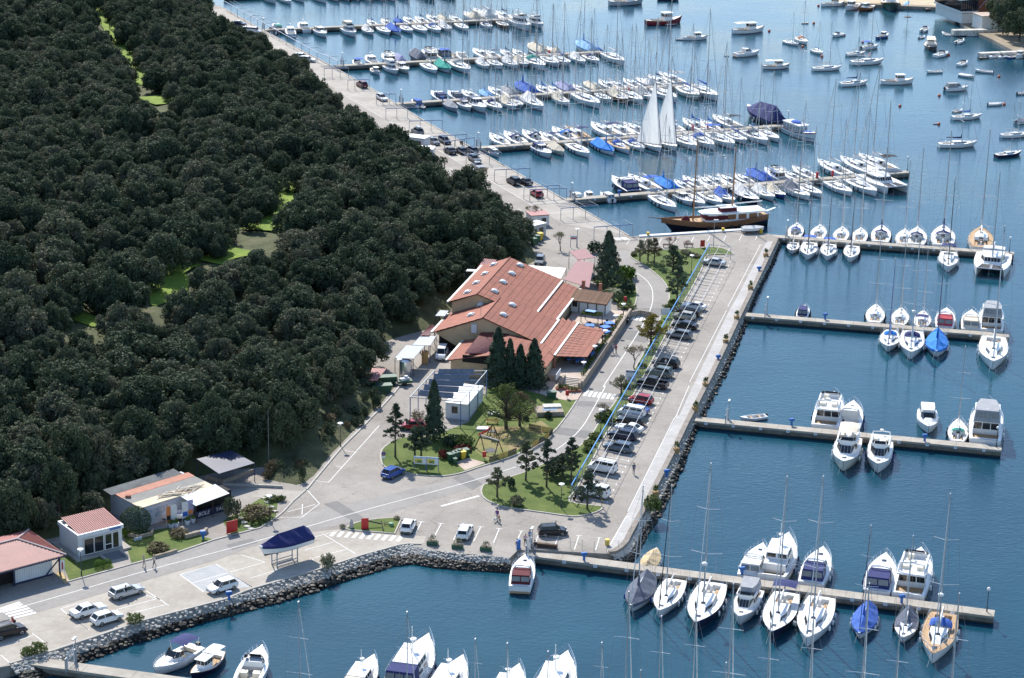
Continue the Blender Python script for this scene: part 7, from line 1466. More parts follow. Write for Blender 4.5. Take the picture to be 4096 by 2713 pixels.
# ------------------------------------------------------------------ hip roofed depot at the left edge
f0, f1 = Vector((-56.1, 264.3, 0)), Vector((-63.2, 258.5, 0)); dx = (f1-f0).normalized(); dy = Vector((dx.y, -dx.x, 0)); dy = dy if dy.y > 0 else -dy
dp = thing('depot', 'open depot with red hipped sheet roof at the left edge', 'building'); Dd, Ll, ez, rz_ = 10.0, 20.0, 2.8, 4.3
p00, p10, p11, p01 = f0, f0+dx*Ll, f0+dx*Ll+dy*Dd, f0+dy*Dd; r0 = f0+dx*4.2+dy*Dd/2; r1 = f0+dx*(Ll-4.2)+dy*Dd/2
V3 = lambda p, z: Vector((p.x, p.y, z))
def ribbed(par, q, n, m):
 MB().slab(q, .1).build('roof_deck', M_darkw, par); q = [Vector(p) for p in q]; nr = (q[1]-q[0]).cross(q[-1]-q[0]).normalized(); nr = nr if nr.z > 0 else -nr
 tri = len(q) == 3
 for i in range(n):
  u0, u1 = (i+.04)/n, (i+.96)/n
  A_ = q[0].lerp(q[1], u0); B_ = q[0].lerp(q[1], u1)
  if tri:
   T0 = (q[0].lerp(q[2], u0/.5) if u0 < .5 else q[2].lerp(q[1], (u0-.5)/.5)); T1 = (q[0].lerp(q[2], u1/.5) if u1 < .5 else q[2].lerp(q[1], (u1-.5)/.5))
  else: T0, T1 = (q[3].lerp(q[2], max(0, min(1, (u0*par['_w']-par['_a'])/par['_r']))), q[3].lerp(q[2], max(0, min(1, (u1*par['_w']-par['_a'])/par['_r'])))) if '_w' in par else (q[3].lerp(q[2], u0), q[3].lerp(q[2], u1))
  MB().add([A_+nr*.03, B_+nr*.03, T1+nr*.03, T0+nr*.03, A_+nr*.08, A_.lerp(B_, .14)+nr*.08, T0.lerp(T1, .14)+nr*.08, T0+nr*.08], [(0, 1, 2, 3), (4, 5, 6, 7), (0, 4, 7, 3), (5, 1, 2, 6)]).build('roof_panel', m, par)
dp['_w'] = Ll; dp['_a'] = 4.2; dp['_r'] = Ll-8.4
def hipside(par, e0, e1, ra, rb, n, m):
 """panels run straight up the slope; near the hips they end on the hip line"""
 e0, e1, ra, rb = [Vector(p) for p in (e0, e1, ra, rb)]; d = e1-e0; Ls_ = d.length; dh = d/Ls_; a_ = (ra-e0).dot(dh); b_ = (rb-e0).dot(dh); up_ = ra-e0-dh*a_; nr = d.cross(up_).normalized(); nr = nr if nr.z > 0 else -nr
 MB().slab([e0, e1, rb, ra] if (rb-ra).length > .1 else [e0, e1, ra], .1).build('roof_deck', M_darkw, par)
 def topf(s): return min(1, s/a_ if s < a_ else (Ls_-s)/(Ls_-b_) if s > b_ else 1)
 for i in range(n):
  s0, s1 = Ls_*(i+.03)/n, Ls_*(i+.97)/n; t0, t1 = topf(s0), topf(s1); w = (s1-s0)*.14
  A_, B_ = e0+dh*s0, e0+dh*s1; T0, T1 = A_+up_*t0, B_+up_*t1
  MB().add([A_+nr*.03, B_+nr*.03, T1+nr*.03, T0+nr*.03, A_+nr*.09, A_+dh*w+nr*.09, T0+dh*w+nr*.09, T0+nr*.09], [(0, 1, 2, 3), (4, 5, 6, 7), (0, 4, 7, 3), (5, 1, 2, 6)]).build('roof_panel', m, par)
hipside(dp, V3(p00, ez), V3(p10, ez), V3(r0, rz_), V3(r1, rz_), 60, M_redsheet); hipside(dp, V3(p01, ez), V3(p11, ez), V3(r0, rz_), V3(r1, rz_), 60, M_redsheet)
hipside(dp, V3(p00, ez), V3(p01, ez), V3(r0, rz_), V3(r0, rz_), 30, M_redsheet)
for a, b in ((V3(p00, ez), V3(r0, rz_)), (V3(p01, ez), V3(r0, rz_)), (V3(r0, rz_), V3(r1, rz_))): MB().tube([a+Vector((0, 0, .08)), b+Vector((0, 0, .08))], .14, 5).build('hip_cap', mat('hip_cap', (.36, .30, .29), .6, .1, 2), dp)
gut(MB(), V3(p00, ez-.2), V3(p10, ez-.2), .2, .2).build('gutter', M_navyp, dp); gut(MB(), V3(p00, ez-.2), V3(p01, ez-.2), .2, .2).build('gutter', M_navyp, dp)
pa, pb = f0+dx*1.4+dy*1.2, f0+dx*6.6+dy*1.2; npan = 16
for i in range(npan): q = pa.lerp(pb, (i+.5)/npan); MB().box(q.x, q.y, 1.4, (pb-pa).length/npan-.03, .10, 2.3, math.atan2(dx.y, dx.x)).build('wall_panel', M_panelw, dp)
for z_, h_ in ((.12, .24), (2.62, .2)): q = (pa+pb)/2; MB().box(q.x, q.y-.01, z_, (pb-pa).length+.1, .16, h_, math.atan2(dx.y, dx.x)).build('wall_beam', M_navyp, dp)
for t in (.5, 6.9, 9.5): q = f0+dx*t+dy*.9; MB().box(q.x, q.y, 1.35, .2, .2, 2.7, ro).build('post', M_navyp, dp)
q = f0+dx*3+dy*5; MB().box((f0+dx*8+dy*5).x, (f0+dx*8+dy*5).y, 1.3, 12, 6, 2.5, math.atan2(dx.y, dx.x)).build('inner_shade', M_void, dp)  # black block painted as the shade inside the depot
bar(V3(f0+dx*.5+dy*.9, 2.1), V3(f0+dx*2.3+dy*1.05, .3), .09, M_navyp, dp, 'brace')
# ------------------------------------------------------------------ boat workshop with the lettered banner
ZW = zoom(430, 1780, 1.9329)
ws = thing('boat_workshop', 'low boat workshop with patched flat roof and white awning at left', 'building')
A0, A1 = ZW(100, 408, 3.0), ZW(662, 238, 3.0); F0, F1 = ZW(225, 478, 2.9), ZW(560, 398, 2.9); Bk0, Bk1 = ZW(45, 345, 3.3), ZW(600, 190, 3.3)
fdir = (A1-A0).normalized(); fn = Vector((fdir.y, -fdir.x, 0)); Lw = (A1-A0).length
def strip_(d0, d1, m, nm, n=0, z=3.0, zz=None, x0=0, x1=None):
 x1 = Lw if x1 is None else x1; z2 = z if zz is None else zz
 q = [A0+fdir*x0+fn*d0, A0+fdir*x1+fn*d0, A0+fdir*x1+fn*d1, A0+fdir*x0+fn*d1]; q = [V3(q[0], z), V3(q[1], z), V3(q[2], z2), V3(q[3], z2)]
 MB().slab(q, .1).build(nm, m, ws)
 if n:
  for i in range(n+1): MB().tube([q[0].lerp(q[1], i/n)+Vector((0, 0, .02)), q[3].lerp(q[2], i/n)+Vector((0, 0, .02))], .04, 4).build('sheet_rib', m, ws)
dF = (F1-A0).dot(fn)
strip_(-3.2, -1.25, mat('weathered_sheet', (.13, .14, .145), .8, .35, .8), 'rear_roof_sheet', 40, 3.35, 3.15, -.6, Lw-1.0); strip_(-1.2, .35, mat('orange_sheet', (.45, .15, .08), .6, .18, 1), 'orange_roof_sheet', 40, 3.15, 3.05); strip_(.4, 2.6, mat('grey_felt', (.22, .215, .20), .9, .12, .8), 'felt_roof', 0, 3.04, 3.0); strip_(2.62, 4.7, mat('cream_membrane', (.58, .50, .36), .85, .16, .6), 'membrane_roof', 0, 3.0, 2.95)
c_ = A0+fdir*Lw/2+fn*1.0; MB().box(c_.x, c_.y, 1.45, Lw-.3, 7.2, 2.9, math.atan2(fdir.y, fdir.x)).build('wall', mat('blue_grey_panel', (.33, .37, .42), .6, .1, 1), ws)
fw = A0+fn*4.64; npan = 22
for i in range(npan): q = fw+fdir*((i+.5)/npan*Lw*.62); MB().box(q.x, q.y, 1.4, Lw*.62/npan-.04, .08, 2.7, math.atan2(fdir.y, fdir.x)).build('wall_panel', mat('pale_blue_panel', (.45, .50, .55), .6, .08, 1), ws)
q = fw+fdir*2.6+fn*.07; MB().box(q.x, q.y, 1.5, 3.4, .05, 1.6, math.atan2(fdir.y, fdir.x)).build('poster', mat('sea_poster', (.10, .28, .48), .5, .5, .9, col2=(.55, .62, .66)), ws)
aq = [ZW(562, 396, 2.95), ZW(682, 470, 2.6), ZW(942, 374, 2.6), ZW(832, 304, 2.95)]; MB().slab(aq, .08).build('awning', M_whitesheet, ws)
for i in range(19): MB().tube([aq[0].lerp(aq[3], i/18)+Vector((0, 0, .02)), aq[1].lerp(aq[2], i/18)+Vector((0, 0, .02))], .035, 4).build('awning_rib', M_whitesheet, ws)
for p in (aq[1], aq[2], aq[1].lerp(aq[2], .5)): MB().tube([V3(p, 0), V3(p, 2.55)], .06, 5).build('awning_post', M_darkw, ws)
bq0, bq1 = ZW(672, 580), ZW(925, 505); bd = (bq1-bq0).normalized(); cc = (bq0+bq1)/2
bn = MB().box(cc.x, cc.y, .55, (bq1-bq0).length, .06, 1.0, math.atan2(bd.y, bd.x)).build('banner', M_navyp, ws)
for s, t in (('BOLE', .28), ('YAC', .78)):
 q = bq0.lerp(bq1, t)+Vector((bd.y, -bd.x, 0))*.05; o = link('lettering', text_mesh(s, .8, M_white, .005, .25), bn, (q.x, q.y, .55)); o.rotation_euler = (math.pi/2, 0, math.atan2(bd.y, bd.x))
vq = aq[0].lerp(aq[3], .5); MB().box(cc.x-.2, cc.y+2.6, 1.2, 5.0, 2.2, 2.3, math.atan2(fdir.y, fdir.x)).build('open_bay_shade', M_void, ws)  # black box in place of the shade inside the workshop bay
rndw = random.Random(4)
for i in range(26):
 q = A0+fdir*rndw.uniform(Lw*.35, Lw*.85)+fn*rndw.uniform(2.8, 4.4); tag(link('loose_plank', cached(('plank', i % 4), lambda: MB().box(0, 0, 0, 1.6+.5*(i % 4), .12, .05).data('loose_plank', mat(f'plank{i%3}', ((.45, .40, .32), (.36, .26, .18), (.52, .50, .46))[i % 3], .9, .15, 4))), None, (q.x, q.y, 3.05+.05*(i % 4)), math.atan2(fdir.y, fdir.x)+rndw.uniform(-.7, .7)), 'loose plank lying on the workshop roof', 'plank', 'planks on the workshop roof')
q = ZW(160, 402, 3.1); tag(MB().box(0, 0, .1, .7, .5, .3).build('roof_box', M_brick, None, q), 'little brick coloured box on the flat workshop roof', 'box')
q = [ZW(690, 108, 3.2), ZW(862, 222, 2.8), ZW(1136, 140, 2.8), ZW(960, 42, 3.2)]; shed('blue_shelter', 'blue tarpaulin shelter at the wood edge behind the workshop', q, q, mat('dark_blue_sheet', (.02, .03, .075), .35, .25, .6))
lw0, lw1 = ZW(760, 265), ZW(1130, 215); lw2 = ZW(890, 300)
def wall(name, label, pts, h, w, m):
 b = MB(); L_, R_ = ribbon_pts(pts, w); b.loft([[(l.x, l.y, -.1), (r.x, r.y, -.1), (r.x, r.y, h), (l.x, l.y, h)] for l, r in zip(L_, R_)]); return tag(b.build(name, m), label, 'wall')
wall('stone_wall', 'low pale stone wall below the blue shelter', [lw0, lw2, lw1], .6, .35, M_rubble); wall('stone_wall', 'low concrete kerb wall along the gravel track', [ZW(890, 312), ZW(1353, 332)], .35, .3, M_kerb)
wall('stone_wall', 'curved rubble wall around the round clipped bush', [Z1(790, 690), Z1(860, 705), Z1(940, 685), Z1(945, 660)], .5, .3, M_rubble); wall('stone_wall', 'rubble wall beside the flag planters', [Z1(1145, 705), Z1(1270, 672), Z1(1280, 660)], .6, .4, M_rubble); wall('stone_wall', 'low rubble wall behind the road kerb', [Z1(960, 825), Z1(1050, 800), Z1(1095, 785)], .4, .3, M_rubble)
wall('stone_wall', 'stone wall curving from the terrace to the lawn', [BL(27.5, 14.6), BL(29, 16), BL(28.5, 18.2)], 1.0, .4, M_rubble)
# kiosks on the old quay
def kiosk(label, zf, x0, y0, x1, y1, dep, h, m, roofm):
 a, b = zf(x0, y0), zf(x1, y1); d = (b-a).normalized(); nn = Vector((-d.y, d.x, 0)); nn = nn if nn.y > 0 else -nn; c = (a+b)/2+nn*dep/2; o = thing('kiosk', label, 'kiosk', (c.x, c.y, 0), math.atan2(d.y, d.x)); Lk = (b-a).length
 MB().box(0, 0, h/2, Lk-.1, dep-.1, h).build('wall', m, o); MB().box(0, 0, h+.06, Lk+.2, dep+.2, .12).build('roof', roofm, o)
 for i in range(8): MB().box(-Lk/2+Lk*(i+.5)/8, -dep/2-.01, h/2, Lk/8-.06, .05, h-.2).build('wall_panel', m, o)
 MB().box(Lk*.2, -dep/2-.05, h*.55, Lk*.25, .04, h*.4).build('window', M_glass, o)
kiosk('grey corrugated container beside the road bend', ZQ, 1330, 1095, 1472, 1060, 2.6, 2.5, M_greysheet, M_whitesheet); kiosk('low kiosk with red roof behind the grey container', ZQ, 1345, 985, 1500, 975, 3.5, 2.2, M_white, M_redsheet)
kiosk('white kiosk with grey roof at the wood edge', ZQ, 265, 300, 425, 320, 3.2, 2.4, M_panelw, M_greysheet); kiosk('lower kiosk with white awning roof by the cars', ZQ, 385, 400, 500, 405, 3.2, 2.2, M_panelw, M_whitesheet)
# ------------------------------------------------------------------ single trees and shrubs
def hpx(zf, x, yb, yt):
 """height in metres of something upright at photo point (x, yb) whose top reaches yt"""
 b = zf(x, yb); lo, hi = 0.0, 30.0; X0, Y0 = PX(zf(x, yt, 0.0));
 for _ in range(30):
  m = (lo+hi)/2
  if PX((b.x, b.y, m))[1] > Y0: lo = m
  else: hi = m
 return b, lo
def veg(name, label, P, mesh, trunk, sc, cat='tree', group=None, rz=None, z=0.0):
 e = thing(name, label, cat, (P.x, P.y, z), rz if rz is not None else random.uniform(0, 6), group)
 link('crown' if cat == 'tree' else 'foliage', mesh, e, None, None, sc)
 if trunk is not None: link('trunk', trunk, e, None, None, sc)
 return e
def conifer(P, h, r, label, seed=1):
 rng = np.random.default_rng(seed*7+int(h*10)); n = int(330*h*r/2+900); Q_ = []; D = []
 for k in range(n):
  t = rng.uniform(0.05, 1)**0.85; a = rng.uniform(0, 2*math.pi); w = (1-t)**0.72*(0.82+0.2*math.sin(5*a+t*23)+0.2*math.sin(3*a-t*31))+.05
  q = w*rng.uniform(.45, 1.08)**.5; z = t-0.06*q*rng.uniform(.2, 1)
  Q_.append((r*q*math.cos(a), r*q*math.sin(a), h*max(z, .03))); D.append((math.cos(a), math.sin(a), .5))
 e = thing('conifer', label, 'tree', (P.x, P.y, 0), seed); link('crown', leaf_cloud('crown', Q_, D, .26, M_conif, rng, .5), e); MB().tube([(0, 0, -.1), (0, 0, h*.9)], .16, 7, .04).build('trunk', M_trunk, e); return e
def pine(P, h, r, label, seed=1, mt=None, n=2600, clumps=15, low=.38, name='pine_tree', group=None):
 rng = np.random.default_rng(seed); lob = []; b = MB(); b.tube([(0, 0, -.1), (.03*r, .02*r, .4*h), (0, 0, .97*h)], .06*r+.06, 7, .03)
 for i in range(int(clumps*2.6)):
  t = low+(1-low)*i/(clumps*2.6-1); a = rng.uniform(0, 6.28); q = rng.uniform(.3, .9)*(1.08-t)*1.7 if t > .72 else rng.uniform(.35, .92)
  x, y = r*q*math.cos(a), r*q*math.sin(a); rad_ = r*rng.uniform(.15, .30); lob.append(((x, y, h*t-.1), rad_)); b.tube([(0, 0, max(h*t-r*.45, .2*h)), (x, y, h*t-.1)], .025*r, 4, .012*r)
 Q_, D = lobes_to_leaves(lob, int(n*1.7), rng, 5, .55); e = thing(name, label, 'tree', (P.x, P.y, 0), seed*1.3, group)
 link('crown', leaf_cloud('crown', Q_, D, .105, mt or M_pine, rng), e); b.build('trunk', M_trunk, e); return e
def bush(P, r, h, label, mt, seed=1, n=900, name='shrub', cat='shrub', group=None, leaf=.10, z=0.0):
 def mk():
  rng = np.random.default_rng(seed+50); lob = [((.5*math.cos(a), .5*math.sin(a), .42+.12*math.sin(3*a)), .42) for a in np.arange(0, 6.28, 1.05)]+[((0, 0, .62), .42)]
  P_, D_ = lobes_to_leaves(lob, n, rng, 6); return leaf_cloud('foliage', P_, D_, leaf, mt, rng)
 e = thing(name, label, cat, (P.x, P.y, z), seed*.7, group); link('foliage', cached(('bush', seed, mt.name, n, leaf), mk), e, None, None, (r, r, h)); return e
def ballbush(P, r, label, mt, group=None, n=2600, z=0.0, leaf=.05):
 def mk():
  rng = np.random.default_rng(9); D = rng.normal(0, 1, (n, 3)); D /= np.linalg.norm(D, axis=1)[:, None]; return leaf_cloud('foliage', D*rng.uniform(.9, 1.04, (n, 1))*np.array([1, 1, .92])+np.array([0, 0, .86]), D, leaf, mt, rng)
 e = thing('clipped_shrub', label, 'shrub', (P.x, P.y, z), 0, group); link('foliage', cached(('ball', mt.name, n), mk), e, None, None, r); return e
def bare(P, h, r, label, seed=1, mt=None, twigs=None, name='bare_tree'):
 def mk():
  rn = random.Random(seed); b = MB(); tips = []
  def grow(p, d, ln, rad, lev):
   q = p+d*ln; b.tube([p, (p+q)/2+Vector((rn.uniform(-.03, .03), rn.uniform(-.03, .03), 0)), q], rad, 4 if lev else 6, rad*.6)
   if lev >= 4: tips.append(q); return
   for _ in range(3 if lev else 4):
    dd = (d+Vector((rn.uniform(-.8, .8), rn.uniform(-.8, .8), rn.uniform(-.1, .5)))).normalized(); grow(q, dd, ln*rn.uniform(.6, .8), rad*.55, lev+1)
  grow(Vector((0, 0, -.03)), Vector((.05, .02, 1)), .30, .03, 0)
  rng = np.random.default_rng(seed); T_ = np.array([t[:] for t in tips]); T_ = np.repeat(T_, 5, 0)+rng.normal(0, .035, (len(tips)*5, 3))
  return b.data('trunk', M_bark2), leaf_cloud('crown', T_, rng.normal(0, 1, T_.shape), .02, mt or M_brown, rng)
 t, c = cached(('bare', seed, (mt or M_brown).name), mk); e = thing(name, label, 'tree', (P.x, P.y, 0), seed, None); s = h
 link('trunk', t, e, None, None, (s*r, s*r, s)); link('crown', c, e, None, None, (s*r, s*r, s)); return e
P, h = hpx(Z5, 450, 478, 50); conifer(P, h, 3.1, 'tall dark conifer beside the road bend behind the annex', 1)
for i, (x, yb, yt, r, lb) in enumerate(((1270, 1392, 885, 2.6, 'tallest dark conifer in front of the restaurant, leftmost of group'), (1372, 1385, 985, 1.7, 'slim dark conifer second in the group before the restaurant'), (1462, 1400, 1035, 1.9, 'dark conifer third in the group before the restaurant'), (1580, 1398, 985, 2.4, 'dark conifer rightmost of the group before the restaurant'))):
 P, h = hpx(Z4, x, yb, yt); conifer(P, h, r, lb, 2+i % 3)
P, h = hpx(Z3, 655, 700, 238); conifer(P, h, 1.9, 'dark columnar conifer beside the solar frame', 3)
P, h = hpx(Z4, 1452, 300, 150); conifer(P, h, 1.2, 'small conifer at the wood edge behind the restaurant', 2)
for x, yb, yt, r, lb, sd in ((355, 845, 425, 1.9, 'tall thin pine on the left tip of the playground lawn', 1), (510, 845, 612, 2.0, 'short pine left of pair behind the map boards', 2), (558, 842, 600, 1.8, 'short pine right of pair behind the map boards', 3), (1378, 1028, 722, 1.7, 'slender pine leftmost on the lower lawn', 4), (1540, 1078, 705, 1.8, 'dark pine with thick stem on the lower lawn', 5), (1735, 1048, 690, 1.6, 'dark pine beside the blue pergola end', 6), (1860, 1252, 955, 1.9, 'young pine at the lawn corner in front of white van', 7)):
 P, h = hpx(Z3, x, yb, yt); pine(P, h, r, lb, sd, M_pine if sd in (4,) else M_conif)
P, h = hpx(Z3, 1155, 1158, 935); pine(P, h, 1.9, 'pale small pine at the left tip of the lower lawn', 11, M_pine, 1500, 9, .45)
P, h = hpx(Z3, 1668, 990, 820); pine(P, h, 2.4, 'broad round evergreen between the lower lawn pines', 12, M_conif, 3200, 16, .35, 'round_tree')
P, h = hpx(Z3, 1588, 1000, 900); pine(P, h, 1.4, 'low round evergreen beside the thick stemmed pine', 13, M_conif, 1500, 12, .35, 'round_tree')
for x, yb, yt, r, lb, sd, m in ((705, 292, 122, 1.8, 'thin olive tree leftmost on the upper lawn', 21, M_olive), (768, 285, 112, 2.1, 'olive tree second from left on the upper lawn', 22, M_olive), (815, 310, 105, 1.7, 'leaning olive tree third on the upper lawn', 23, M_brown)):
 P, h = hpx(Z5, x, yb, yt); pine(P, h, r, lb, sd, m, 1300, 12, .4, 'olive_tree')
P, h = hpx(Z5, 935, 205, 68); bare(P, h, .95, 'bare blossom tree on the mooring side of the upper lawn', 5, M_blossom); P, h = hpx(Z5, 1070, 200, 105); bare(P, h, 1.0, 'small bare blossom tree beside the bench', 6, M_blossom)
P, h = hpx(Z5, 962, 372, 165); pine(P, h, 2.9, 'dark bushy pine in the middle of the upper lawn', 24, M_conif, 3600, 17, .22); P, h = hpx(Z5, 995, 605, 322); pine(P, h, 2.3, 'dark bushy pine at the narrow part of the strip', 25, M_conif, 3600, 17, .25)
P, h = hpx(Z5, 792, 945, 705); pine(P, h, 2.9, 'yellow flowering tree beside the road crossing', 26, M_yellow, 3400, 16, .35, 'yellow_tree')
P, h = hpx(Z5, 662, 1135, 905); bare(P, h, 1.0, 'bare spreading tree above the market board', 1); P, h = hpx(Z5, 558, 1322, 1182); pine(P, h, 1.9, 'thin brownish pine below the market board', 27, M_olive, 900, 10, .4)
P, h = hpx(Z5, 405, 1530, 1382); bare(P, h, 1.15, 'bare round shrub tree beside the lower road lamp', 2); P, h = hpx(Z4, 1810, 222, 20); bare(P, h, 1.0, 'bare willow near the quay entrance sign', 3, M_olive)
P, h = hpx(ZQ, 925, 590, 445); bare(P, h, 1.1, 'bare grey tree at the wood edge above black cars', 4); P, h = hpx(ZQ, 1370, 930, 770); bare(P, h, 1.1, 'bare grey tree above the grey container', 7)
P, h = hpx(Z3, 1225, 620, 280); pine(P, h, 4.2, 'wide loose olive tree above the playground', 31, M_shrub, 2600, 20, .3, 'olive_tree'); P, h = hpx(Z3, 1330, 600, 330); pine(P, h, 3.2, 'second loose tree beside the wide olive', 32, M_brown, 1500, 16, .3, 'olive_tree')
P, h = hpx(Z3, 560, 700, 430); bare(P, h, .9, 'bare grey tree in front of the container', 8)
pl = thing('palm_tree', 'small palm on the lawn beside the annex', 'tree', Z5(500, 590), 0); MB().tube([(0, 0, 0), (0, 0, 1.6)], .2, 7, .16).build('trunk', M_bark2, pl)
for i in range(18):
 a = i*2.4; m = MB(); L_ = 2.0; c0, s0 = math.cos(a), math.sin(a); lift = .2+.9*(i % 3)/2
 pts = [Vector((c0*L_*t, s0*L_*t, 1.6+lift*t*1.4-1.5*t*t)) for t in (0, .25, .5, .75, 1)]
 sd_ = Vector((-s0, c0, 0))
 for k in range(4):
  w0, w1 = (.05, .28, .30, .2)[k], (.28, .30, .2, .03)[k]; m.add([pts[k]-sd_*w0, pts[k]+sd_*w0, pts[k+1]+sd_*w1, pts[k+1]-sd_*w1], [(0, 1, 2, 3)])
 m.build('frond', M_pine, pl)
ballbush(Z1(842, 668), 2.05, 'big round clipped bush beside the workshop', M_conif, n=4200);
for x, y, lb in ((612, 885, 'left'), (662, 878, 'right')): ballbush(Z1(x, y), .62, f'small green ball bush before the office, {lb} of two', M_hedge)
for i, (x, y, r, h, lb, m) in enumerate(((975, 780, 1.9, 1.1, 'low brown mounded shrub by the office lawn', M_brown), (1110, 690, 1.6, 1.2, 'low brown shrub below the flags', M_brown), (1590, 580, 2.8, 1.9, 'large brown mounded shrub beside the stepping stones', M_brown), (1440, 575, 1.5, 3.4, 'dark upright shrub in front of the lettered banner', M_oak), (770, 690, .8, 1.3, 'yellow green shrub behind the office corner', M_hedge),
           (835, 1225, 1.35, 1.25, 'green shrub on the quay edge by the white cars', M_shrub), (170, 1425, 1.1, 1.1, 'left half of green shrub pair at bottom left', M_shrub), (240, 1410, 1.3, 1.4, 'right half of green shrub pair at bottom left', M_shrub), (1680, 470, 1.2, .9, 'dark green mound on the rockery', M_shrub))):
 bush(Z1(x, y), r, h, lb, m, i, 1100, leaf=.075)
bush(Z2(480, 885), 1.1, 1.9, 'grey green shrub on the quay edge beside boat stand', M_olive, 11, 700); bush(Z2(575, 640), .55, .6, 'grey ball shrub at anchor lawn, left', M_olive, 12, 500); bush(Z2(910, 588), .6, .6, 'grey ball shrub at anchor lawn, right', M_olive, 13, 500); bush(Z2(190, 470), .9, .8, 'clipped green shrub on the roadside rockery', M_shrub, 14)
for i, (x, y, r, h, lb, m) in enumerate(((795, 755, 1.5, 1.9, 'dark round shrub left of the swing', M_conif), (880, 760, 2.0, 2.0, 'broad green shrub left of the swing', M_shrub), (885, 795, 1.5, 1.1, 'red leaved shrub above the bins', M_redl), (735, 850, 1.0, 1.4, 'red leaved shrub beside the map boards', M_redl), (1310, 1225, 1.2, 1.7, 'grey green shrub on the lower lawn', M_olive), (1265, 1085, .7, 1.8, 'slim dark shrub on the lower lawn', M_conif), (1555, 540, .7, 1.4, 'dark shrub at the stone basin', M_conif), (1380, 555, .6, .9, 'little dark shrub on the playground lawn', M_conif), (205, 455, .9, 2.2, 'small dark tree on the bank above the road', M_oak), (65, 590, 1.2, 1.4, 'dark shrub on the lower road bank', M_oak), (120, 520, .8, 1.6, 'thin shrub on the upper road bank', M_oak))):
 bush(Z3(x, y), r, h, lb, m, 20+i)
for i, (x, y, r, h) in enumerate(((860, 350, 1.3, 1.2), (800, 410, 1.2, .9), (780, 470, .9, .8), (920, 180, 1.6, 1.3), (960, 140, 1.0, 1.0), (990, 215, 1.1, 1.1))):
 bush(Z6(x, y), r, h, f'green shrub on the pergola strip, {ORD[i]} of lower six', M_shrub, 40+i, group='strip shrubs')
for i, (x, y, r, h) in enumerate(((935, 665, 1.4, 1.2), (965, 620, 1.1, .9), (1060, 225, 1.2, .8), (1140, 255, 1.3, .8), (1100, 240, 1.2, .8), (720, 1120, .9, .9), (600, 1280, 1.0, 1.0), (655, 245, .8, .8), (610, 535, 1.7, 2.4), (600, 650, 2.2, 1.0), (600, 420, 2.4, 2.6), (350, 215, 1.8, 2.2))):
 bush(Z5(x, y), r, h, f'shrub beside the upper road, {ORD[i]} of twelve', [M_shrub, M_shrub, M_olive, M_olive, M_olive, M_shrub, M_shrub, M_shrub, M_conif, M_shrub, M_hedge, M_conif][i], 60+i, group='roadside shrubs')
rng = np.random.default_rng(12)
for i in range(40):                            # scrub on the road bank
 t = rng.uniform(0, 1); p = lerp_line(kerbL, t)+Vector((-1, .45, 0))*rng.uniform(1.5, 6.5); z = float(hill_z(np.array([p.x]), np.array([p.y]))[0]); bush(p, rng.uniform(.7, 1.6), rng.uniform(.7, 1.9), 'dark scrub bush on the bank above the service road', M_oak if i % 3 else M_brown, 80+i % 4, 600, 'scrub_bush', group='scrub on the road bank', z=z-.1)
for i in range(26): ballbush(BL(-8+i*1.28, 13.75), .36, 'small clipped yellow-green shrub in the row along the terrace wall', M_hedge, 'clipped shrubs along the terrace wall', 300, .95, .16)

# ------------------------------------------------------------------ blue steel pergolas
pgm = thing('pergola', 'long blue and grey steel pergola over the waterside car park', 'pergola')
R0, R1 = Z6(640, 765, 2.4), Z5(1250, 150, 2.4); nn = 34; arm = -Vector((bay.x, bay.y, 0))*4.4; rdir = (R1-R0)
M_bluer = mat('bright_blue_steel', (.03, .26, .62), .5, .1, 2)
for i in range(nn):
 a, b = R0+rdir*(i/nn), R0+rdir*((i+1)/nn); MB().tube([a, b], .10, 6).build('blue_rail', M_bluer, pgm)
pm_ = MB().tube([(0, 0, -2.4), (0, 0, 0)], .06, 6).data('post', M_greyst); am_ = MB().tube([(0, 0, -.06), arm+Vector((0, 0, -.06))], .05, 5).tube([(0, 0, -.9), arm*.12+Vector((0, 0, -.1))], .04, 4).data('arm', M_greyst)
for i in range(nn+1): p = R0+rdir*(i/nn); link('post', pm_, pgm, p); link('arm', am_, pgm, p)
for k in (.48, .97): MB().tube([R0+arm*k+Vector((0, 0, .02)), R1+arm*k+Vector((0, 0, .02))], .03, 5).build('longitudinal_bar', M_panelw, pgm)
link('post', pm_, pgm, R1+arm)
def frame(za, xa, ya, xb, yb, label, arms=0):
 a, b = za(xa, ya, 2.5), za(xb, yb, 2.5); o = thing('steel_pergola', label, 'pergola', group='pergola frames on the old quay'); MB().tube([a, b], .09, 6).build('beam', M_bluest, o)
 for t in (0, .33, .66, 1): p = a.lerp(b, t); MB().tube([(p.x, p.y, 0), (p.x, p.y, 2.5)], .07, 6).build('post', M_greyst, o)
 for t in (0, .33, .66, 1): p = a.lerp(b, t); q = p-Vector((QD.x, QD.y, 0))*(-3.5 if not arms else -4.5); MB().tube([p, q], .035, 4).build('arm', M_greyst, o)
 if arms:
  for k in (1.2, 2.4, 3.6): MB().tube([a+QD*k, b+QD*k], .05, 5).build('slat', M_greyst, o)
 return o
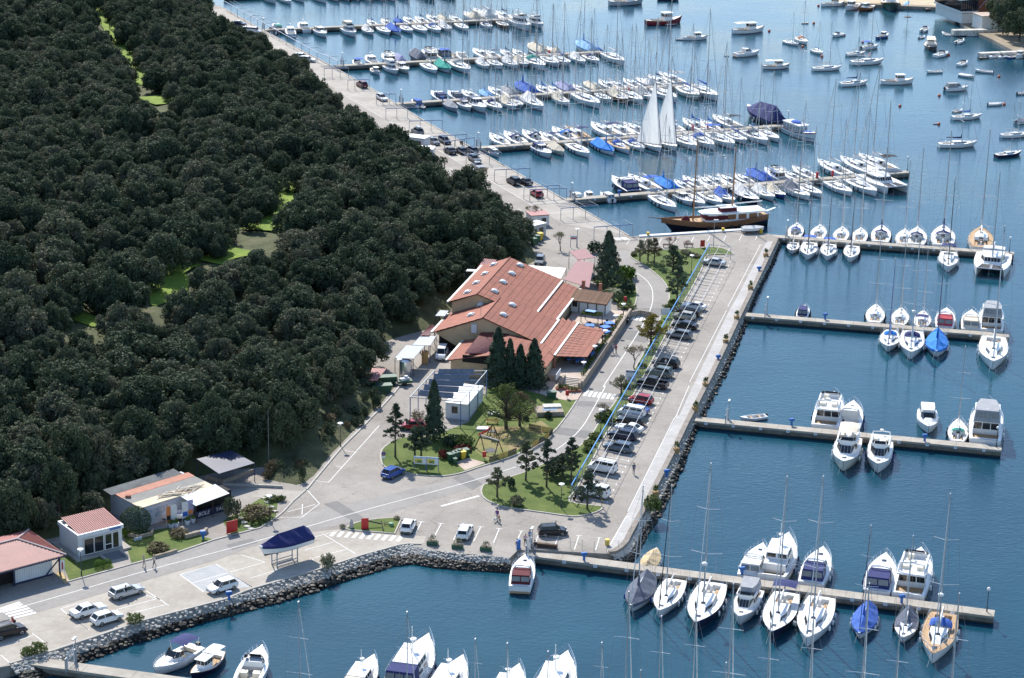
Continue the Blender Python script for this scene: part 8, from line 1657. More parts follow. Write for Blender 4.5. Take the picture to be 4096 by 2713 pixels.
for i, (zf, xa, ya, xb, yb, ar) in enumerate(((ZQ, 1888, 988, 2222, 964, 0), (ZQ, 1602, 826, 1925, 802, 1), (ZQ, 1335, 666, 1650, 653, 0), (ZQ, 1284, 645, 1590, 626, 0), (ZQ, 1030, 496, 1335, 481, 0), (ZQ, 786, 366, 1088, 345, 1), (ZQ, 600, 255, 856, 216, 0), (ZQ, 504, 206, 790, 189, 0), (ZQ, 295, 76, 580, 66, 0), (ZT, 1428, 895, 1700, 888, 1), (ZT, 1350, 775, 1510, 775, 0), (ZT, 1115, 660, 1290, 656, 0), (ZT, 920, 565, 1120, 562, 1))):
 frame(zf, xa, ya, xb, yb, f'blue steel pergola frame on the old quay, {ORD[i]} counted from the schooner', ar)
lr = thing('pergola', 'long blue steel pergola along the far end of the old quay', 'pergola'); n_ = 15
for i in range(n_):
 a, b = Q(172+i*6.4, .6-1.2*(i < 2), 2.5), Q(172+(i+1)*6.4, .6-1.2*(i+1 < 2), 2.5); MB().tube([a, b], .09, 5).build('blue_rail', M_bluest, lr); MB().tube([(a.x, a.y, 0), a], .07, 5).build('post', M_greyst, lr); MB().tube([a, a+QN*(-2.6)+Vector((0, 0, -.0))], .05, 4).build('arm', M_greyst, lr)
for k in (-1.3, -2.6): MB().tube([Q(172, .3+k, 2.5), Q(268, .3+k, 2.5)], .045, 4).build('longitudinal_bar', M_greyst, lr)

# ------------------------------------------------------------------ lamps, pedestals, signs and other furniture
def lampo(P, h, label, z=0.0, disc=True, group='lamp posts'):
 o = thing('lamp_post', label, 'lamp', (P.x, P.y, z), 0, group); MB().tube([(0, 0, 0), (0, 0, .7)], .09, 8).tube([(0, 0, .6), (0, 0, h)], .05, 6).build('pole', mat('lamp_pole', (.03, .045, .05), .5, .1, 3), o)
 if disc: MB().lathe([(.10, h-.02), (.14, h+.12), (.10, h+.28), (.42, h+.32), (.40, h+.38), (.05, h+.48)], 14).build('lamp_head', M_gel, o)
 else: MB().ball((0, 0, h+.2), .24, 12, 8).build('globe', M_gel, o, smooth=True)
for zf, x, y, lb in ((Z1, 505, 932, 'black lamp post on the office lawn'), (Z2, 560, 132, 'black lamp post on the bank above the service road'), (Z6, 547, 972, 'black lamp post on the lower lawn'), (Z2, 122, 592, 'black lamp post by the stepping stones'), (Z4, 427, 1342, 'black lamp post in front of the tank shelter'), (Z5, 1107, 385, 'lamp post on the upper lawn beside the pergola'), (Z3, 1965, 645, 'black lamp post on the strip beside the bare shrub tree'), (Z4, 1955, 190, 'lamp post at the quay entrance sign')):
 lampo(zf(x, y), 3.3, lb)
for i, (x, y) in enumerate(((2012, 1285), (2080, 1185), (2142, 1100), (2208, 975), (2325, 800))): lampo(BL(-8.6+i*(8.6 if i < 4 else 8.2), 14.0), 1.7, f'small white lantern on the terrace wall, {ORD[i]} from the steps', 1.3, True, 'terrace lanterns')
tl = thing('street_light', 'tall grey street light at the mooring apron', 'lamp', Z5(1280, 178)); MB().tube([(0, 0, 0), (0, 0, 5.6)], .07, 7, .05).build('pole', M_greyst, tl); MB().box(.3, 0, 5.6, .9, .25, .12).build('lamp_head', M_gel, tl)
for pz, x, y, lb in ((PIER_Z, 3947, 2447, 'lowest full pier'), (PIER_Z, 3985, 1789, 'second-lowest pier'), (PIER_Z, 4037, 1012, 'fourth-lowest pier'), (PIER_Z, 3629, 684, 'schooner pier'), (PIER_Z, 3152, 496, 'raised-sails pier'), (PIER_Z, 2775, 334, 'fourth-highest pier')):
 lampo(G(x, y, pz), 2.9, f'globe lamp at the outer end of {lb}', pz, False, 'globe lamps at pier ends')
def pedestal(P, label, z=0.0, col=None):
 o = thing('service_pedestal', label, 'pedestal', (P.x, P.y, z), .3, 'blue service pedestals'); MB().box(0, 0, .35, .28, .24, .7).build('column', M_bluep if col is None else col, o); MB().loft([[(x*s, y*s, zz) for x, y in ((-.4, -.2), (.4, -.2), (.4, .2), (-.4, .2))] for s, zz in ((.75, .7), (1, .8), (1, 1.05), (.8, 1.15))]).build('head', M_bluep, o)
for z, pt, lb in ((0, Z1(1418, 1082), 'beside the white hatchback on the yard'), (PIER_Z, G(2336, 2242, PIER_Z), 'left part of lowest full pier'), (0, Z6(1492, 690), 'right quay edge, lower one'), (0, Z5(1638, 372), 'right quay edge, uppermost'), (0, Z5(1318, 1070), 'right quay edge, middle one'), (PIER_Z, G(3606, 2412, PIER_Z), 'between blue covered and tented yachts'), (PIER_Z, G(2968, 2300, PIER_Z), 'behind the flybridge yacht'), (PIER_Z, G(3698, 1765, PIER_Z), 'right part of second-lowest pier'), (PIER_Z, G(3166, 1702, PIER_Z), 'left part of second-lowest pier'), (PIER_Z, G(3300, 1278, PIER_Z), 'on third-lowest pier'), (PIER_Z, G(2477, 782, PIER_Z), 'left part of schooner pier'), (PIER_Z, G(3010, 514, PIER_Z), 'right part of the raised sails pier'), (PIER_Z, G(1770, 403, PIER_Z), 'fourth-highest pier'), (0, Z1(1258, 705), 'small post on the workshop lawn')):
 pedestal(pt, f'blue service pedestal, {lb}', z)
for i, (x, y) in enumerate(((3330, 706), (3268, 712), (2830, 516), (2770, 522), (2516, 362), (2460, 366), (2197, 220), (2148, 222))):
 o = thing('fire_point', f'red fire point on a far pier, {ORD[i]} counted from the schooner', 'fire point', G(x, y, PIER_Z), 0, 'red fire points'); MB().box(0, 0, .6, .5, .4, 1.2).build('cabinet', M_redp, o); MB().box(0, 0, 1.25, .65, .55, .12).build('cap', M_redp, o)
rp0 = MB().box(0, 0, .3, 1.5, .65, .55)
for i, (x, y) in enumerate(((1130, 742), (1285, 764), (1460, 778))):
 o = thing('planter_box', f'dark green planter box on the quay edge, {["left", "middle", "right"][i]} of three', 'planter', Z2(x, y), face(Z2(1130, 742), Z2(1460, 778)), 'green planter boxes'); link('trough', cached('trough', lambda: rp0.data('trough', M_green)), o); MB().box(0, 0, .585, 1.35, .5, .02).build('soil', M_soil, o)
 rg_ = np.random.default_rng(i); link('plant', leaf_cloud('plant', *lobes_to_leaves([((-.2, 0, .9), .35), ((.25, 0, .95), .4), ((0, .05, 1.2), .3)], 260, rg_), .07, M_olive, rg_), o)
for i, (zf, x, y) in enumerate(((Z6, 1580, 478), (Z6, 1395, 868), (Z5, 1690, 255), (Z5, 1570, 515), (Z5, 1376, 935), (Z5, 1217, 1276), (Z5, 1137, 1466), (Z5, 1462, 748))):
 P = zf(x, y); o = thing('plant_pot', f'square brown tub with plant on the right quay, {ORD[i]} of eight', 'planter', (P.x, P.y, .0), .3, 'brown tubs on the right quay'); frustum(MB(), [(-.3, -.3, 0), (.3, -.3, 0), (.3, .3, 0), (-.3, .3, 0)], [(-.4, -.4, .8), (.4, -.4, .8), (.4, .4, .8), (-.4, .4, .8)]).build('tub', M_tan, o)
 rg_ = np.random.default_rng(i+30); link('plant', leaf_cloud('plant', *lobes_to_leaves([((0, 0, 1.2), .45), ((.1, .1, 1.5), .35)], 320, rg_), .09, M_shrub, rg_), o)
bush(Z6(1365, 990), 1.6, 2.2, 'large dark shrub overhanging the right quay wall', M_shrub, 71, 1100)
for i, (zf, x, y) in enumerate(((Z6, 960, 1300), (Z5, 768, 88), (Z5, 1356, 55), (Z5, 1655, 66), (Z5, 1560, 40))): tag(MB().lathe([(.3, 0), (.3, .7), (.34, .74), (.34, .82), (.05, .85)], 12).build('bollard', M_yel, None, zf(x, y)), f'yellow mooring bollard on the quay, {["beside the fence near the gate", "left of the schooner", "middle of the apron", "right end of the apron", "beside the covered dinghy"][i]}', 'bollard', 'yellow bollards')
cv = thing('covered_dinghy', 'white covered dinghy standing on the mooring apron', 'boat', Z5(1590, 62), .2); hl_ = Hull(4.6, 1.8, .6, .6, .75, .8, .42, 2.1, .05, 10); hl_.mesh().build('hull', H['white'], cv, (0, 0, .5)); tent(hl_, .01, .97, .4, .3, 1.03, .15).build('cover', C['white'], cv, (0, 0, .5)); MB().box(-1, 0, .2, .2, 1.2, .5).box(1, 0, .2, .2, 1.0, .5).build('cradle', M_timber, cv)
# pontoon plank along the schooner
tag(MB().slab([Z5(700, 78, .25), Z5(1500, 28, .25), Z5(1500, 40, .25), Z5(700, 90, .25)], .3).build('white_fender_board', M_panelw), 'long white fender board between schooner and quay', 'fender')
# pier gates
def gate(P, rz, label, z):
 o = thing('pier_gate', label, 'gate', (P.x, P.y, z), rz, 'pier gates')
 for s in (-1, 1): MB().tube([(0, s*.9, 0), (0, s*.9, 2.3)], .05, 6).build('gate_post', M_panelw, o)
 for i in range(9): MB().tube([(0, -.8+.2*i, .1), (0, -.8+.2*i, 2.0+.25*math.sin(math.pi*i/8))], .018, 4).build('gate_bar', M_panelw, o)
 for zz in (.15, 1.1, 2.0): MB().tube([(0, -.85, zz), (0, .85, zz)], .025, 4).build('gate_rail', M_panelw, o)
 for s in (-1, 1): MB().loft([[(x, s*1.0, zz) for x in (-.03, .03)]+[(x, s*1.6, zz) for x in (.03, -.03)] for zz in (-.2, 1.6)]).build('side_wing', M_greyst, o)
 MB().tube([(.2, 1.0, 0), (.2, 1.0, 3.2)], .05, 6).build('light_pole', M_greyst, o); MB().box(.2, .7, 3.25, .3, .9, .14).build('light', M_panelw, o)
for k, t, lb in ((1, 1.6, 'white gate at the start of lowest full pier'), (2, 5.5, 'white gate at the start of second-lowest pier'), (3, 4.6, 'white gate at the start of third-lowest pier'), (4, 2.8, 'white gate at the start of fourth-lowest pier'), (0, 10.5, 'white gate on the bottom-edge pier at lower left'), (5, 2, 'gate at the start of schooner pier'), (6, 2.5, 'gate at the start of raised sails pier'), (7, 2, 'gate at the start of fourth-highest pier'), (8, 2, 'gate at the start of third-highest pier'), (9, 2, 'gate at the start of second-highest pier')):
 a, u, n, Ln = PIERF[k]; gate(a+u*t+n*PW/2, math.atan2(u.y, u.x), lb, PIER_Z)
# wire fence on the lower quay wall
wf = thing('wire_fence', 'thin wire fence on posts along the lower quay wall', 'fence'); fp = [Z6(x, y) for x, y in ((305, 1300), (410, 1308), (518, 1316), (628, 1330), (735, 1345), (842, 1355), (955, 1362), (1062, 1350))]
for p in fp: MB().tube([p, p+Vector((0, 0, 1.5))], .03, 5).build('post', M_greyst, wf)
for zz in (.5, 1.0, 1.45): MB().tube([p+Vector((0, 0, zz)) for p in fp], .008, 3).build('wire', M_wire, wf)
o = thing('long_planter', 'long dark brown planter trough beside the fence', 'planter', Z6(412, 1322), face(Z6(330, 1310), Z6(495, 1328))); MB().box(0, 0, .28, 3.0, .5, .5).build('trough', M_darkw, o); MB().box(0, 0, .54, 2.9, .42, .02).build('soil', M_soil, o)
# playground
sw = thing('swing_set', 'dark wooden swing frame on the playground', 'swing'); b0, b1 = Z3(1025, 668, 2.4), Z3(1165, 712, 2.4); M_dkgreen = mat('dark_timber_green', (.03, .035, .03), .7, .2, 3)
MB().tube([b0, b1], .1, 7).build('beam', mat('pale_beam', (.35, .35, .34), .7, .1, 3), sw)
for b, ft in ((b0, ((975, 772), (1055, 802))), (b1, ((1130, 842), (1200, 808)))):
 for f in ft: MB().tube([b, Z3(*f)], .075, 6).build('leg', M_dkgreen, sw)
for t in (.3, .7):
 p = b0.lerp(b1, t); d_ = (b1-b0).normalized()*.22
 for s in (-1, 1): MB().tube([p+d_*s, p+d_*s+Vector((0, 0, -1.9))], .012, 3).build('chain', M_wire, sw)
 q = p+Vector((0, 0, -1.9)); MB().box(q.x, q.y, q.z, .5, .22, .05, math.atan2(d_.y, d_.x)).build('seat', M_black, sw)
struct(MB().sheet([Z3(1055, 800), Z3(1110, 815), Z3(1160, 795), Z3(1100, 768)], .118).build('rubber_mat', mat('rubber_mat', (.10, .10, .10), .9, .15, 3)))
sd_ = thing('slide', 'red slide on a dark A-frame tower', 'slide'); tp = Z3(1118, 580, 2.6)
for f in ((1072, 668), (1170, 690), (1095, 690), (1150, 660)): MB().tube([tp, Z3(*f)], .06, 6).build('leg', M_dkgreen, sd_)
q = Z3(1118, 640, 1.2); MB().box(q.x, q.y, 1.25, 1.1, 1.0, .08).build('platform', M_dkgreen, sd_); s0_, s1_ = Z3(1105, 612, 1.5), Z3(1005, 668, .35); sx_ = (s1_-s0_).normalized(); sn_ = Vector((-sx_.y, sx_.x, 0))*.28
rings = []
for t in (0, .25, .5, .75, 1): p = s0_.lerp(s1_, t)+Vector((0, 0, -.18*math.sin(math.pi*t))); rings.append([p-sn_+Vector((0, 0, .2)), p-sn_, p+sn_, p+sn_+Vector((0, 0, .2)), p+sn_*.85+Vector((0, 0, .2)), p+sn_*.85+Vector((0, 0, .04)), p-sn_*.85+Vector((0, 0, .04)), p-sn_*.85+Vector((0, 0, .2))])
MB().loft(rings).build('chute', M_redp, sd_)
ss = thing('seesaw', 'dark seesaw beam on the worn lawn', 'seesaw'); a, b = Z3(1310, 752, .25), Z3(1412, 672, .9); MB().tube([a, b], .09, 6).build('beam', M_dkgreen, ss); c_ = (a+b)/2; MB().box(c_.x, c_.y, .28, .3, .3, .56).build('pivot', M_bluest, ss); MB().tube([b-Vector((0, 0, 0)), b+Vector((0, 0, .45))], .03, 4).tube([a, a+Vector((0, 0, .4))], .03, 4).build('handle', M_greyst, ss)
bn_ = thing('park_bench', 'yellow timber bench beside the slide', 'bench', Z3(1115, 585), -.1); [MB().box(0, -.18+.12*i, .45, 1.9, .1, .04).build('seat_slat', mat('yellow_timber', (.5, .31, .08), .7, .12, 3), bn_) for i in range(4)]; [MB().box(0, .30, .62+.14*i, 1.9, .04, .1).build('back_slat', MATS['yellow_timber'], bn_) for i in range(2)]
for x in (-.75, .75): MB().box(x, 0, .22, .08, .5, .44).box(x, .3, .5, .08, .06, .7).build('leg', MATS['yellow_timber'], bn_)
for nm, x, y, lb in (('park_bench', 920, 175, 'dark bench left on the upper lawn edge'), ('park_bench', 1085, 172, 'dark bench right on the upper lawn edge')):
 o = thing(nm, lb, 'bench', Z5(x, y), .1); [MB().box(0, -.18+.12*i, .45, 1.9, .1, .04).build('seat_slat', M_darkw, o) for i in range(4)]; [MB().box(0, -.3, .62+.14*i, 1.9, .04, .1).build('back_slat', M_darkw, o) for i in range(2)]; [MB().box(x_, 0, .22, .08, .5, .44).build('leg', M_darkw, o) for x_ in (-.75, .75)]
def picket(pts, m, label):
 o = thing('picket_fence', label, 'fence', group='picket fences of the playground'); a, b = Z3(*pts[0]), Z3(*pts[1]); L_ = (b-a).length; d = (b-a)/L_; n = int(L_/.16); r_ = math.atan2(d.y, d.x); pk = cached(('picket', m.name), lambda: MB().box(0, 0, .42, .10, .03, .84).data('picket', m))
 for i in range(n): p = a+d*(i+.5)*(L_/n); link('picket', pk, o, (p.x, p.y, .1), r_)
 for z_ in (.32, .72): c = (a+b)/2; MB().box(c.x, c.y, z_, L_, .05, .08, r_).build('rail', m, o)
M_py = mat('yellow_picket', (.40, .27, .06), .8, .12, 3)
for pts, m, lb in ((((1402, 622), (1497, 640)), M_dkgreen, 'dark picket fence above the seesaw'), (((1500, 640), (1590, 658)), M_py, 'yellow picket fence above the seesaw'), (((1590, 660), (1560, 690)), M_dkgreen, 'short dark picket fence at the road corner'), (((1560, 692), (1520, 718)), M_py, 'short yellow picket fence at the road corner'), (((1520, 720), (1480, 742)), M_dkgreen, 'dark picket fence by the kerb right of seesaw'), (((1480, 744), (1425, 775)), M_py, 'yellow picket fence by the kerb right of seesaw'), (((1090, 886), (1165, 862)), M_dkgreen, 'dark picket fence left of the red bin'), (((1167, 862), (1235, 840)), M_py, 'yellow picket fence in the middle of kerb row'), (((1237, 840), (1305, 812)), M_dkgreen, 'dark picket fence at right of kerb row')): picket(pts, m, lb)
def wheelie(P, m, label, s=1.0):
 o = thing('wheelie_bin', label, 'bin', (P.x, P.y, .1), .5, 'wheelie bins', s); frustum(MB(), [(-.25, -.3, .08), (.25, -.3, .08), (.25, .3, .08), (-.25, .3, .08)], [(-.33, -.4, 1.0), (.33, -.4, 1.0), (.33, .4, 1.0), (-.33, .4, 1.0)]).build('body', m, o); MB().box(0, 0, 1.04, .74, .88, .08).build('lid', m, o)
 for y in (-.3, .3): MB().lathe([(.04, -.04), (.12, -.04), (.12, .04), (.04, .04)], 8).build('wheel', M_black, o, (.28, y, .1)).rotation_euler = (math.pi/2, 0, 0)
for i, (x, y, m, lb) in enumerate(((786, 878, M_green, 'green wheelie bin, leftmost of row'), (814, 868, M_green, 'green wheelie bin, second of row'), (838, 860, M_green, 'green wheelie bin, third of row'), (858, 850, M_green, 'green wheelie bin, fourth of row'), (882, 858, M_yel, 'yellow wheelie bin in the row'), (908, 842, M_green, 'green wheelie bin, rightmost of row'), (822, 896, M_green, 'low green wheelie bin in front of row'))): wheelie(Z3(x, y), m, lb, 1.15 if i < 6 else .8)
struct(MB().sheet([Z3(830, 888), Z3(915, 850), Z3(1062, 890), Z3(900, 950)], .112).build('bin_paving', M_pave))
for zf, x, y, m, lb in ((ZQ, 1365, 1150, M_green, 'green wheelie bin beside grey container'), (ZQ, 1395, 1125, M_green, 'second green wheelie bin beside grey container'), (ZQ, 1420, 1105, M_yel, 'yellow wheelie bin beside grey container')): wheelie(zf(x, y), m, lb, 1.4)
o = thing('green_skip', 'green waste container at the entrance paving', 'bin', Z3(1580, 375), .2); frustum(MB(), [(-.6, -.4, 0), (.6, -.4, 0), (.6, .4, 0), (-.6, .4, 0)], [(-.7, -.5, 1.0), (.7, -.5, 1.0), (.7, .5, 1.0), (-.7, .5, 1.0)]).build('body', M_green, o); MB().box(0, 0, 1.04, 1.5, 1.1, .1).build('lid', M_green, o)
for zf, x, y, lb in ((Z3, 1052, 868, 'red litter bin on a post by the picket fence'), (Z3, 1702, 385, 'red post box by the entrance paving'), (Z5, 590, 622, 'red post box on the palm lawn'), (ZQ, 1428, 1060, 'red extinguisher cabinet by the grey container')):
 o = thing('red_box', lb, 'post box', zf(x, y), .2); MB().tube([(0, 0, 0), (0, 0, .7)], .04, 5).build('post', M_greyst, o); MB().loft([[(x_*s, y_*s, z_) for x_, y_ in ((-.25, -.2), (.25, -.2), (.25, .2), (-.25, .2))] for s, z_ in ((.9, .6), (1, .65), (1, 1.3), (.7, 1.42))]).build('box', M_redp, o)
def board(P, w_, h_, z0, rz, label, parts, post=M_bluest, name='sign_board', m=None):
 o = thing(name, label, 'sign', (P.x, P.y, 0), rz, None); [MB().tube([(x, .03, 0), (x, .03, z0+h_)], .05, 5).build('post', post, o) for x in (-w_/2, w_/2)]; MB().box(0, 0, z0+h_/2, w_, .06, h_).build('panel', m or M_panelw, o)
 for nm, x, z_, sx, sz, mm in parts: MB().box(x*w_, -.045, z0+z_*h_, sx*w_, .02, sz*h_).build(nm, mm, o)
 return o
M_skyp = mat('print_blue', (.20, .42, .66), .5, .1, 4); M_yp = mat('print_yellow', (.62, .52, .12), .5, .15, 6); M_gp = mat('print_green', (.16, .36, .12), .5, .15, 6)
rz_ = face(Z3(500, 940), Z3(690, 955))
for x, y, lb in ((548, 945, 'marina map board with blue header, left of two'), (645, 950, 'marina map board with blue header, right of two')): board(Z3(x, y), 1.75, 1.15, 1.0, rz_, lb, [('print_header', 0, .9, .96, .12, M_skyp), ('print_map', -.12, .45, .62, .6, M_yp), ('print_map', -.05, .34, .4, .34, M_gp)])
ns = thing('no_parking_sign', 'round no-parking sign on a post at the lawn tip', 'sign', Z3(262, 912)); MB().tube([(0, 0, 0), (0, 0, 2.1)], .03, 5).build('post', M_greyst, ns); q = MB().lathe([(.02, -.02), (.33, -.02), (.33, .02), (.02, .02)], 16).build('disc', mat('sign_violet', (.12, .04, .16), .5, .1, 4), ns, (0, 0, 1.95)); q.rotation_euler = (math.pi/2, 0, 0); MB().box(0, -.03, 1.4, .5, .03, .3).build('plate', M_panelw, ns)
mb_ = board(Z5(632, 1250), 1.6, 1.9, .5, -.1, 'white market advertising board with dark header beside the road', [('print_header', 0, .88, .9, .14, M_navyp), ('print_logo', 0, .28, .55, .3, mat('print_grey', (.35, .38, .42), .5, .1, 4)), ('print_foot', 0, .05, .9, .06, M_navyp)]); t_ = link('lettering', text_mesh('MARKET', .27, M_white), mb_, (.08, -.06, 2.17)); t_.rotation_euler = (math.pi/2, 0, 0)
board(Z5(905, 730), 1.5, 1.2, .6, .1, 'small white box sign on the strip by the crossing', []); board(Z4(1925, 195), 1.2, .8, 1.6, .1, 'white and red sign at the quay entrance', [('print_band', 0, .35, .9, .3, M_redp)])
board(Z2(712, 650), .9, 1.6, .1, .2, 'red information panel on the anchor lawn', [], M_redp, 'information_sign', M_redp); board(Z1(1438, 670), 1.6, 1.7, .1, ro, 'red double cabinet on the workshop lawn', [], M_redp, 'red_cupboard', M_redp); board(Z5(1195, 182), .8, 1.3, .3, .1, 'dark red information panel on the upper lawn', [], M_redp, 'information_sign', M_redp); board(Z1(855, 718), 1.1, .45, .1, ro, 'small white sign on the office lawn', [('print_line', 0, .4, .7, .15, M_ink)]); board(Z5(795, 905), 1.4, .7, .9, .1, 'dark red sign under the yellow tree', [], M_darkw, 'sign_board', M_maroon)
# anchor
an = thing('anchor', 'big black anchor displayed on the small lawn', 'anchor'); MB().tube([Z2(722, 592, .9), Z2(812, 612, .5)], .10, 6).build('stock', M_black, an); MB().tube([Z2(812, 596, .9), Z2(828, 655, .15)], .08, 6).build('shank', M_black, an); MB().tube([Z2(845, 610, .3)+Vector((.35*math.cos(a), .35*math.sin(a), 0)) for a in np.arange(0, 6.6, .5)], .05, 5).build('ring', M_black, an)
o = thing('utility_box', 'small green utility box on the anchor lawn', 'box', Z2(876, 628)); MB().lathe([(.3, .1), (.32, .5), (.1, .58)], 10).build('body', mat('pale_green', (.14, .3, .18), .6, .1, 3), o)
tag(MB().lathe([(.25, 0), (.32, .5), (.18, 1.1), (.05, 1.4)], 7).build('standing_stone', M_stone, None, Z2(628, 640)), 'upright stone on the anchor lawn', 'stone')
# stone basin
sb_ = thing('stone_basin', 'square stone basin with water on the lawn', 'fountain', Z3(1560, 500), .15); MB().box(0, 0, .4, 4.2, 3.0, .8).build('base', M_rubble, sb_); MB().box(.6, .9, .9, 2.8, 1.4, .3).build('coping', M_stone, sb_); MB().box(.1, -.2, .815, 2.2, 1.2, .02).build('water_face', mat('basin_water', (.25, .33, .40), .1, .1, 3), sb_)
for x, y, lb in ((1040, 628, 'left'), (1125, 512, 'upper')): tag(MB().box(0, 0, .2, 1.8, 1.3, .35).build('hatch_cover', M_greysheet, None, Z3(x, y)), f'grey metal hatch cover on the playground lawn, {lb} one', 'hatch')
# flags at the workshop
for i, (x, yt, yb, m1, m2, lb) in enumerate(((1030, 505, 632, 'orange', 'black', 'orange and black'), (1060, 495, 626, 'white', 'white', 'plain white'), (1130, 478, 612, 'white', 'blue', 'white and blue'), (1163, 465, 600, 'lilac', 'orange', 'pale blue and orange'))):
 P, h = hpx(Z1, x, yb, yt); o = thing('feather_flag', f'tall {lb} advertising flag before the workshop', 'flag', P, ro); MB().tube([(0, 0, 0), (0, 0, h)], .035, 5).build('pole', M_panelw, o)
 MB().loft([[(.05, 0, z_), (.05+wd, .06*math.sin(z_*2), z_), (.05+wd, .06*math.sin(z_*2)+.015, z_), (.05, .015, z_)] for z_, wd in ((h*.22, .8), (h*.5, .88), (h*.8, .85), (h*.97, .8))]).build('banner_cloth', C[m1], o); MB().box(.45, -.03, h*.42, .7, .03, h*.2).build('banner_print', C[m2], o)
 pt = thing('flower_pot', f'white tub with yellow-green plant under the {lb} flag', 'planter', P+Vector((.7, -.2, 0)), 0, 'tubs under the flags'); MB().lathe([(.3, 0), (.4, .55), (.36, .6), (.05, .58)], 10).build('tub', M_panelw, pt); rg_ = np.random.default_rng(i); link('plant', leaf_cloud('plant', *lobes_to_leaves([((0, 0, .8), .38)], 160, rg_), .09, M_hedge, rg_), pt)
P, h = hpx(Z1, 402, 935, 825); o = thing('feather_flag', 'white and red advertising flag beside the depot post', 'flag', P, ro); MB().tube([(0, 0, 0), (0, 0, h)], .035, 5).build('pole', M_panelw, o); MB().box(-.3, 0, h*.62, .55, .03, h*.6).build('banner_cloth', C['white'], o); MB().box(-.3, -.02, h*.6, .2, .03, h*.4).build('banner_print', C['red'], o)
wb_ = thing('showroom_boat', 'white and blue motorboat on display before the workshop', 'boat', Z1(1048, 590), ro+2.6, None); hl_ = Hull(4.5, 1.8, .7, .7, .9, .85, .4, 2.2, .06, 10); hl_.mesh().build('hull', H['white'], wb_, (0, 0, .45)); hl_.deck((.06, .6), .75, .4).build('deck', [M_gel, M_bluep], wb_, (0, 0, .45))
for i, (x, y) in enumerate(((1470, 555), (1490, 580), (1510, 605), (1530, 630), (1555, 645), (1640, 455), (1655, 480), (1680, 510), (1700, 535))): tag(MB().prism([(.45*math.cos(a)*(1+.2*math.sin(a*3+i)), .32*math.sin(a)) for a in np.arange(0, 6.2, .8)], 0, .12).build('stepping_stone', M_stone, None, Z1(x, y, .05), False), f'flat stepping stone on the rockery, {ORD[i]} of nine', 'stone', 'stepping stones')
# covered boat on its stand
bs_ = make_boat('express', Z2(215, 855), rd+math.pi+.02, 8.0, {'cover': 'navy', 'free': 1, 'desc': 'white motorboat under navy cover standing high on a steel stand'}, 'in the yard', None, 1); bs_.location.z = 2.1
stn = thing('boat_stand', 'dark steel stand under the covered boat', 'stand', Z2(215, 855), rd)
for x in (-1.6, 1.6):
 for y in (-.6, .6): MB().tube([(x, y, 0), (x, y, 2.0)], .08, 6).build('leg', M_greyst, stn)
 MB().tube([(x, -.8, 1.95), (x, .8, 1.95)], .1, 6).build('cross_beam', M_greyst, stn)
for y in (-.6, .6): MB().tube([(-1.6, y, .5), (1.6, y, .5)], .07, 5).tube([(-1.6, y, .12), (1.6, y, .12)], .07, 5).build('side_beam', M_greyst, stn)
fb = thing('striped_pole', 'tall red and white barrier pole at the service road', 'pole', Z3(472, 560)); [MB().tube([(0, 0, .5*i), (0, 0, .5*i+.5)], .06, 6).build('pole_band', M_redp if i % 2 else M_panelw, fb) for i in range(4)]
br_ = thing('striped_pole', 'yellow and black marker pole at the lawn corner', 'pole', Z6(912, 962)); [MB().tube([(0, 0, .3*i), (0, 0, .3*i+.3)], .06, 6).build('pole_band', M_yel if i % 2 else M_black, br_) for i in range(8)]
wp = thing('flag_mast', 'thin bare mast standing at the wood edge', 'pole', GH(1075, 1850)); MB().tube([(0, 0, 0), (0, 0, 8.0)], .04, 5, .02).build('pole', M_greyst, wp)
fg = thing('goal_frame', 'thin yellow rectangular pipe frame at the wood edge', 'frame'); a, b = ZW(497, 150, .5), ZW(688, 105, .5); [MB().tube([p, p+Vector((0, 0, 1.6))], .03, 4).build('post', M_yp, fg) for p in (a, b, a.lerp(b, .5))]; MB().tube([a+Vector((0, 0, 1.6)), b+Vector((0, 0, 1.6))], .03, 4).tube([a, b], .03, 4).build('rail', M_yp, fg)
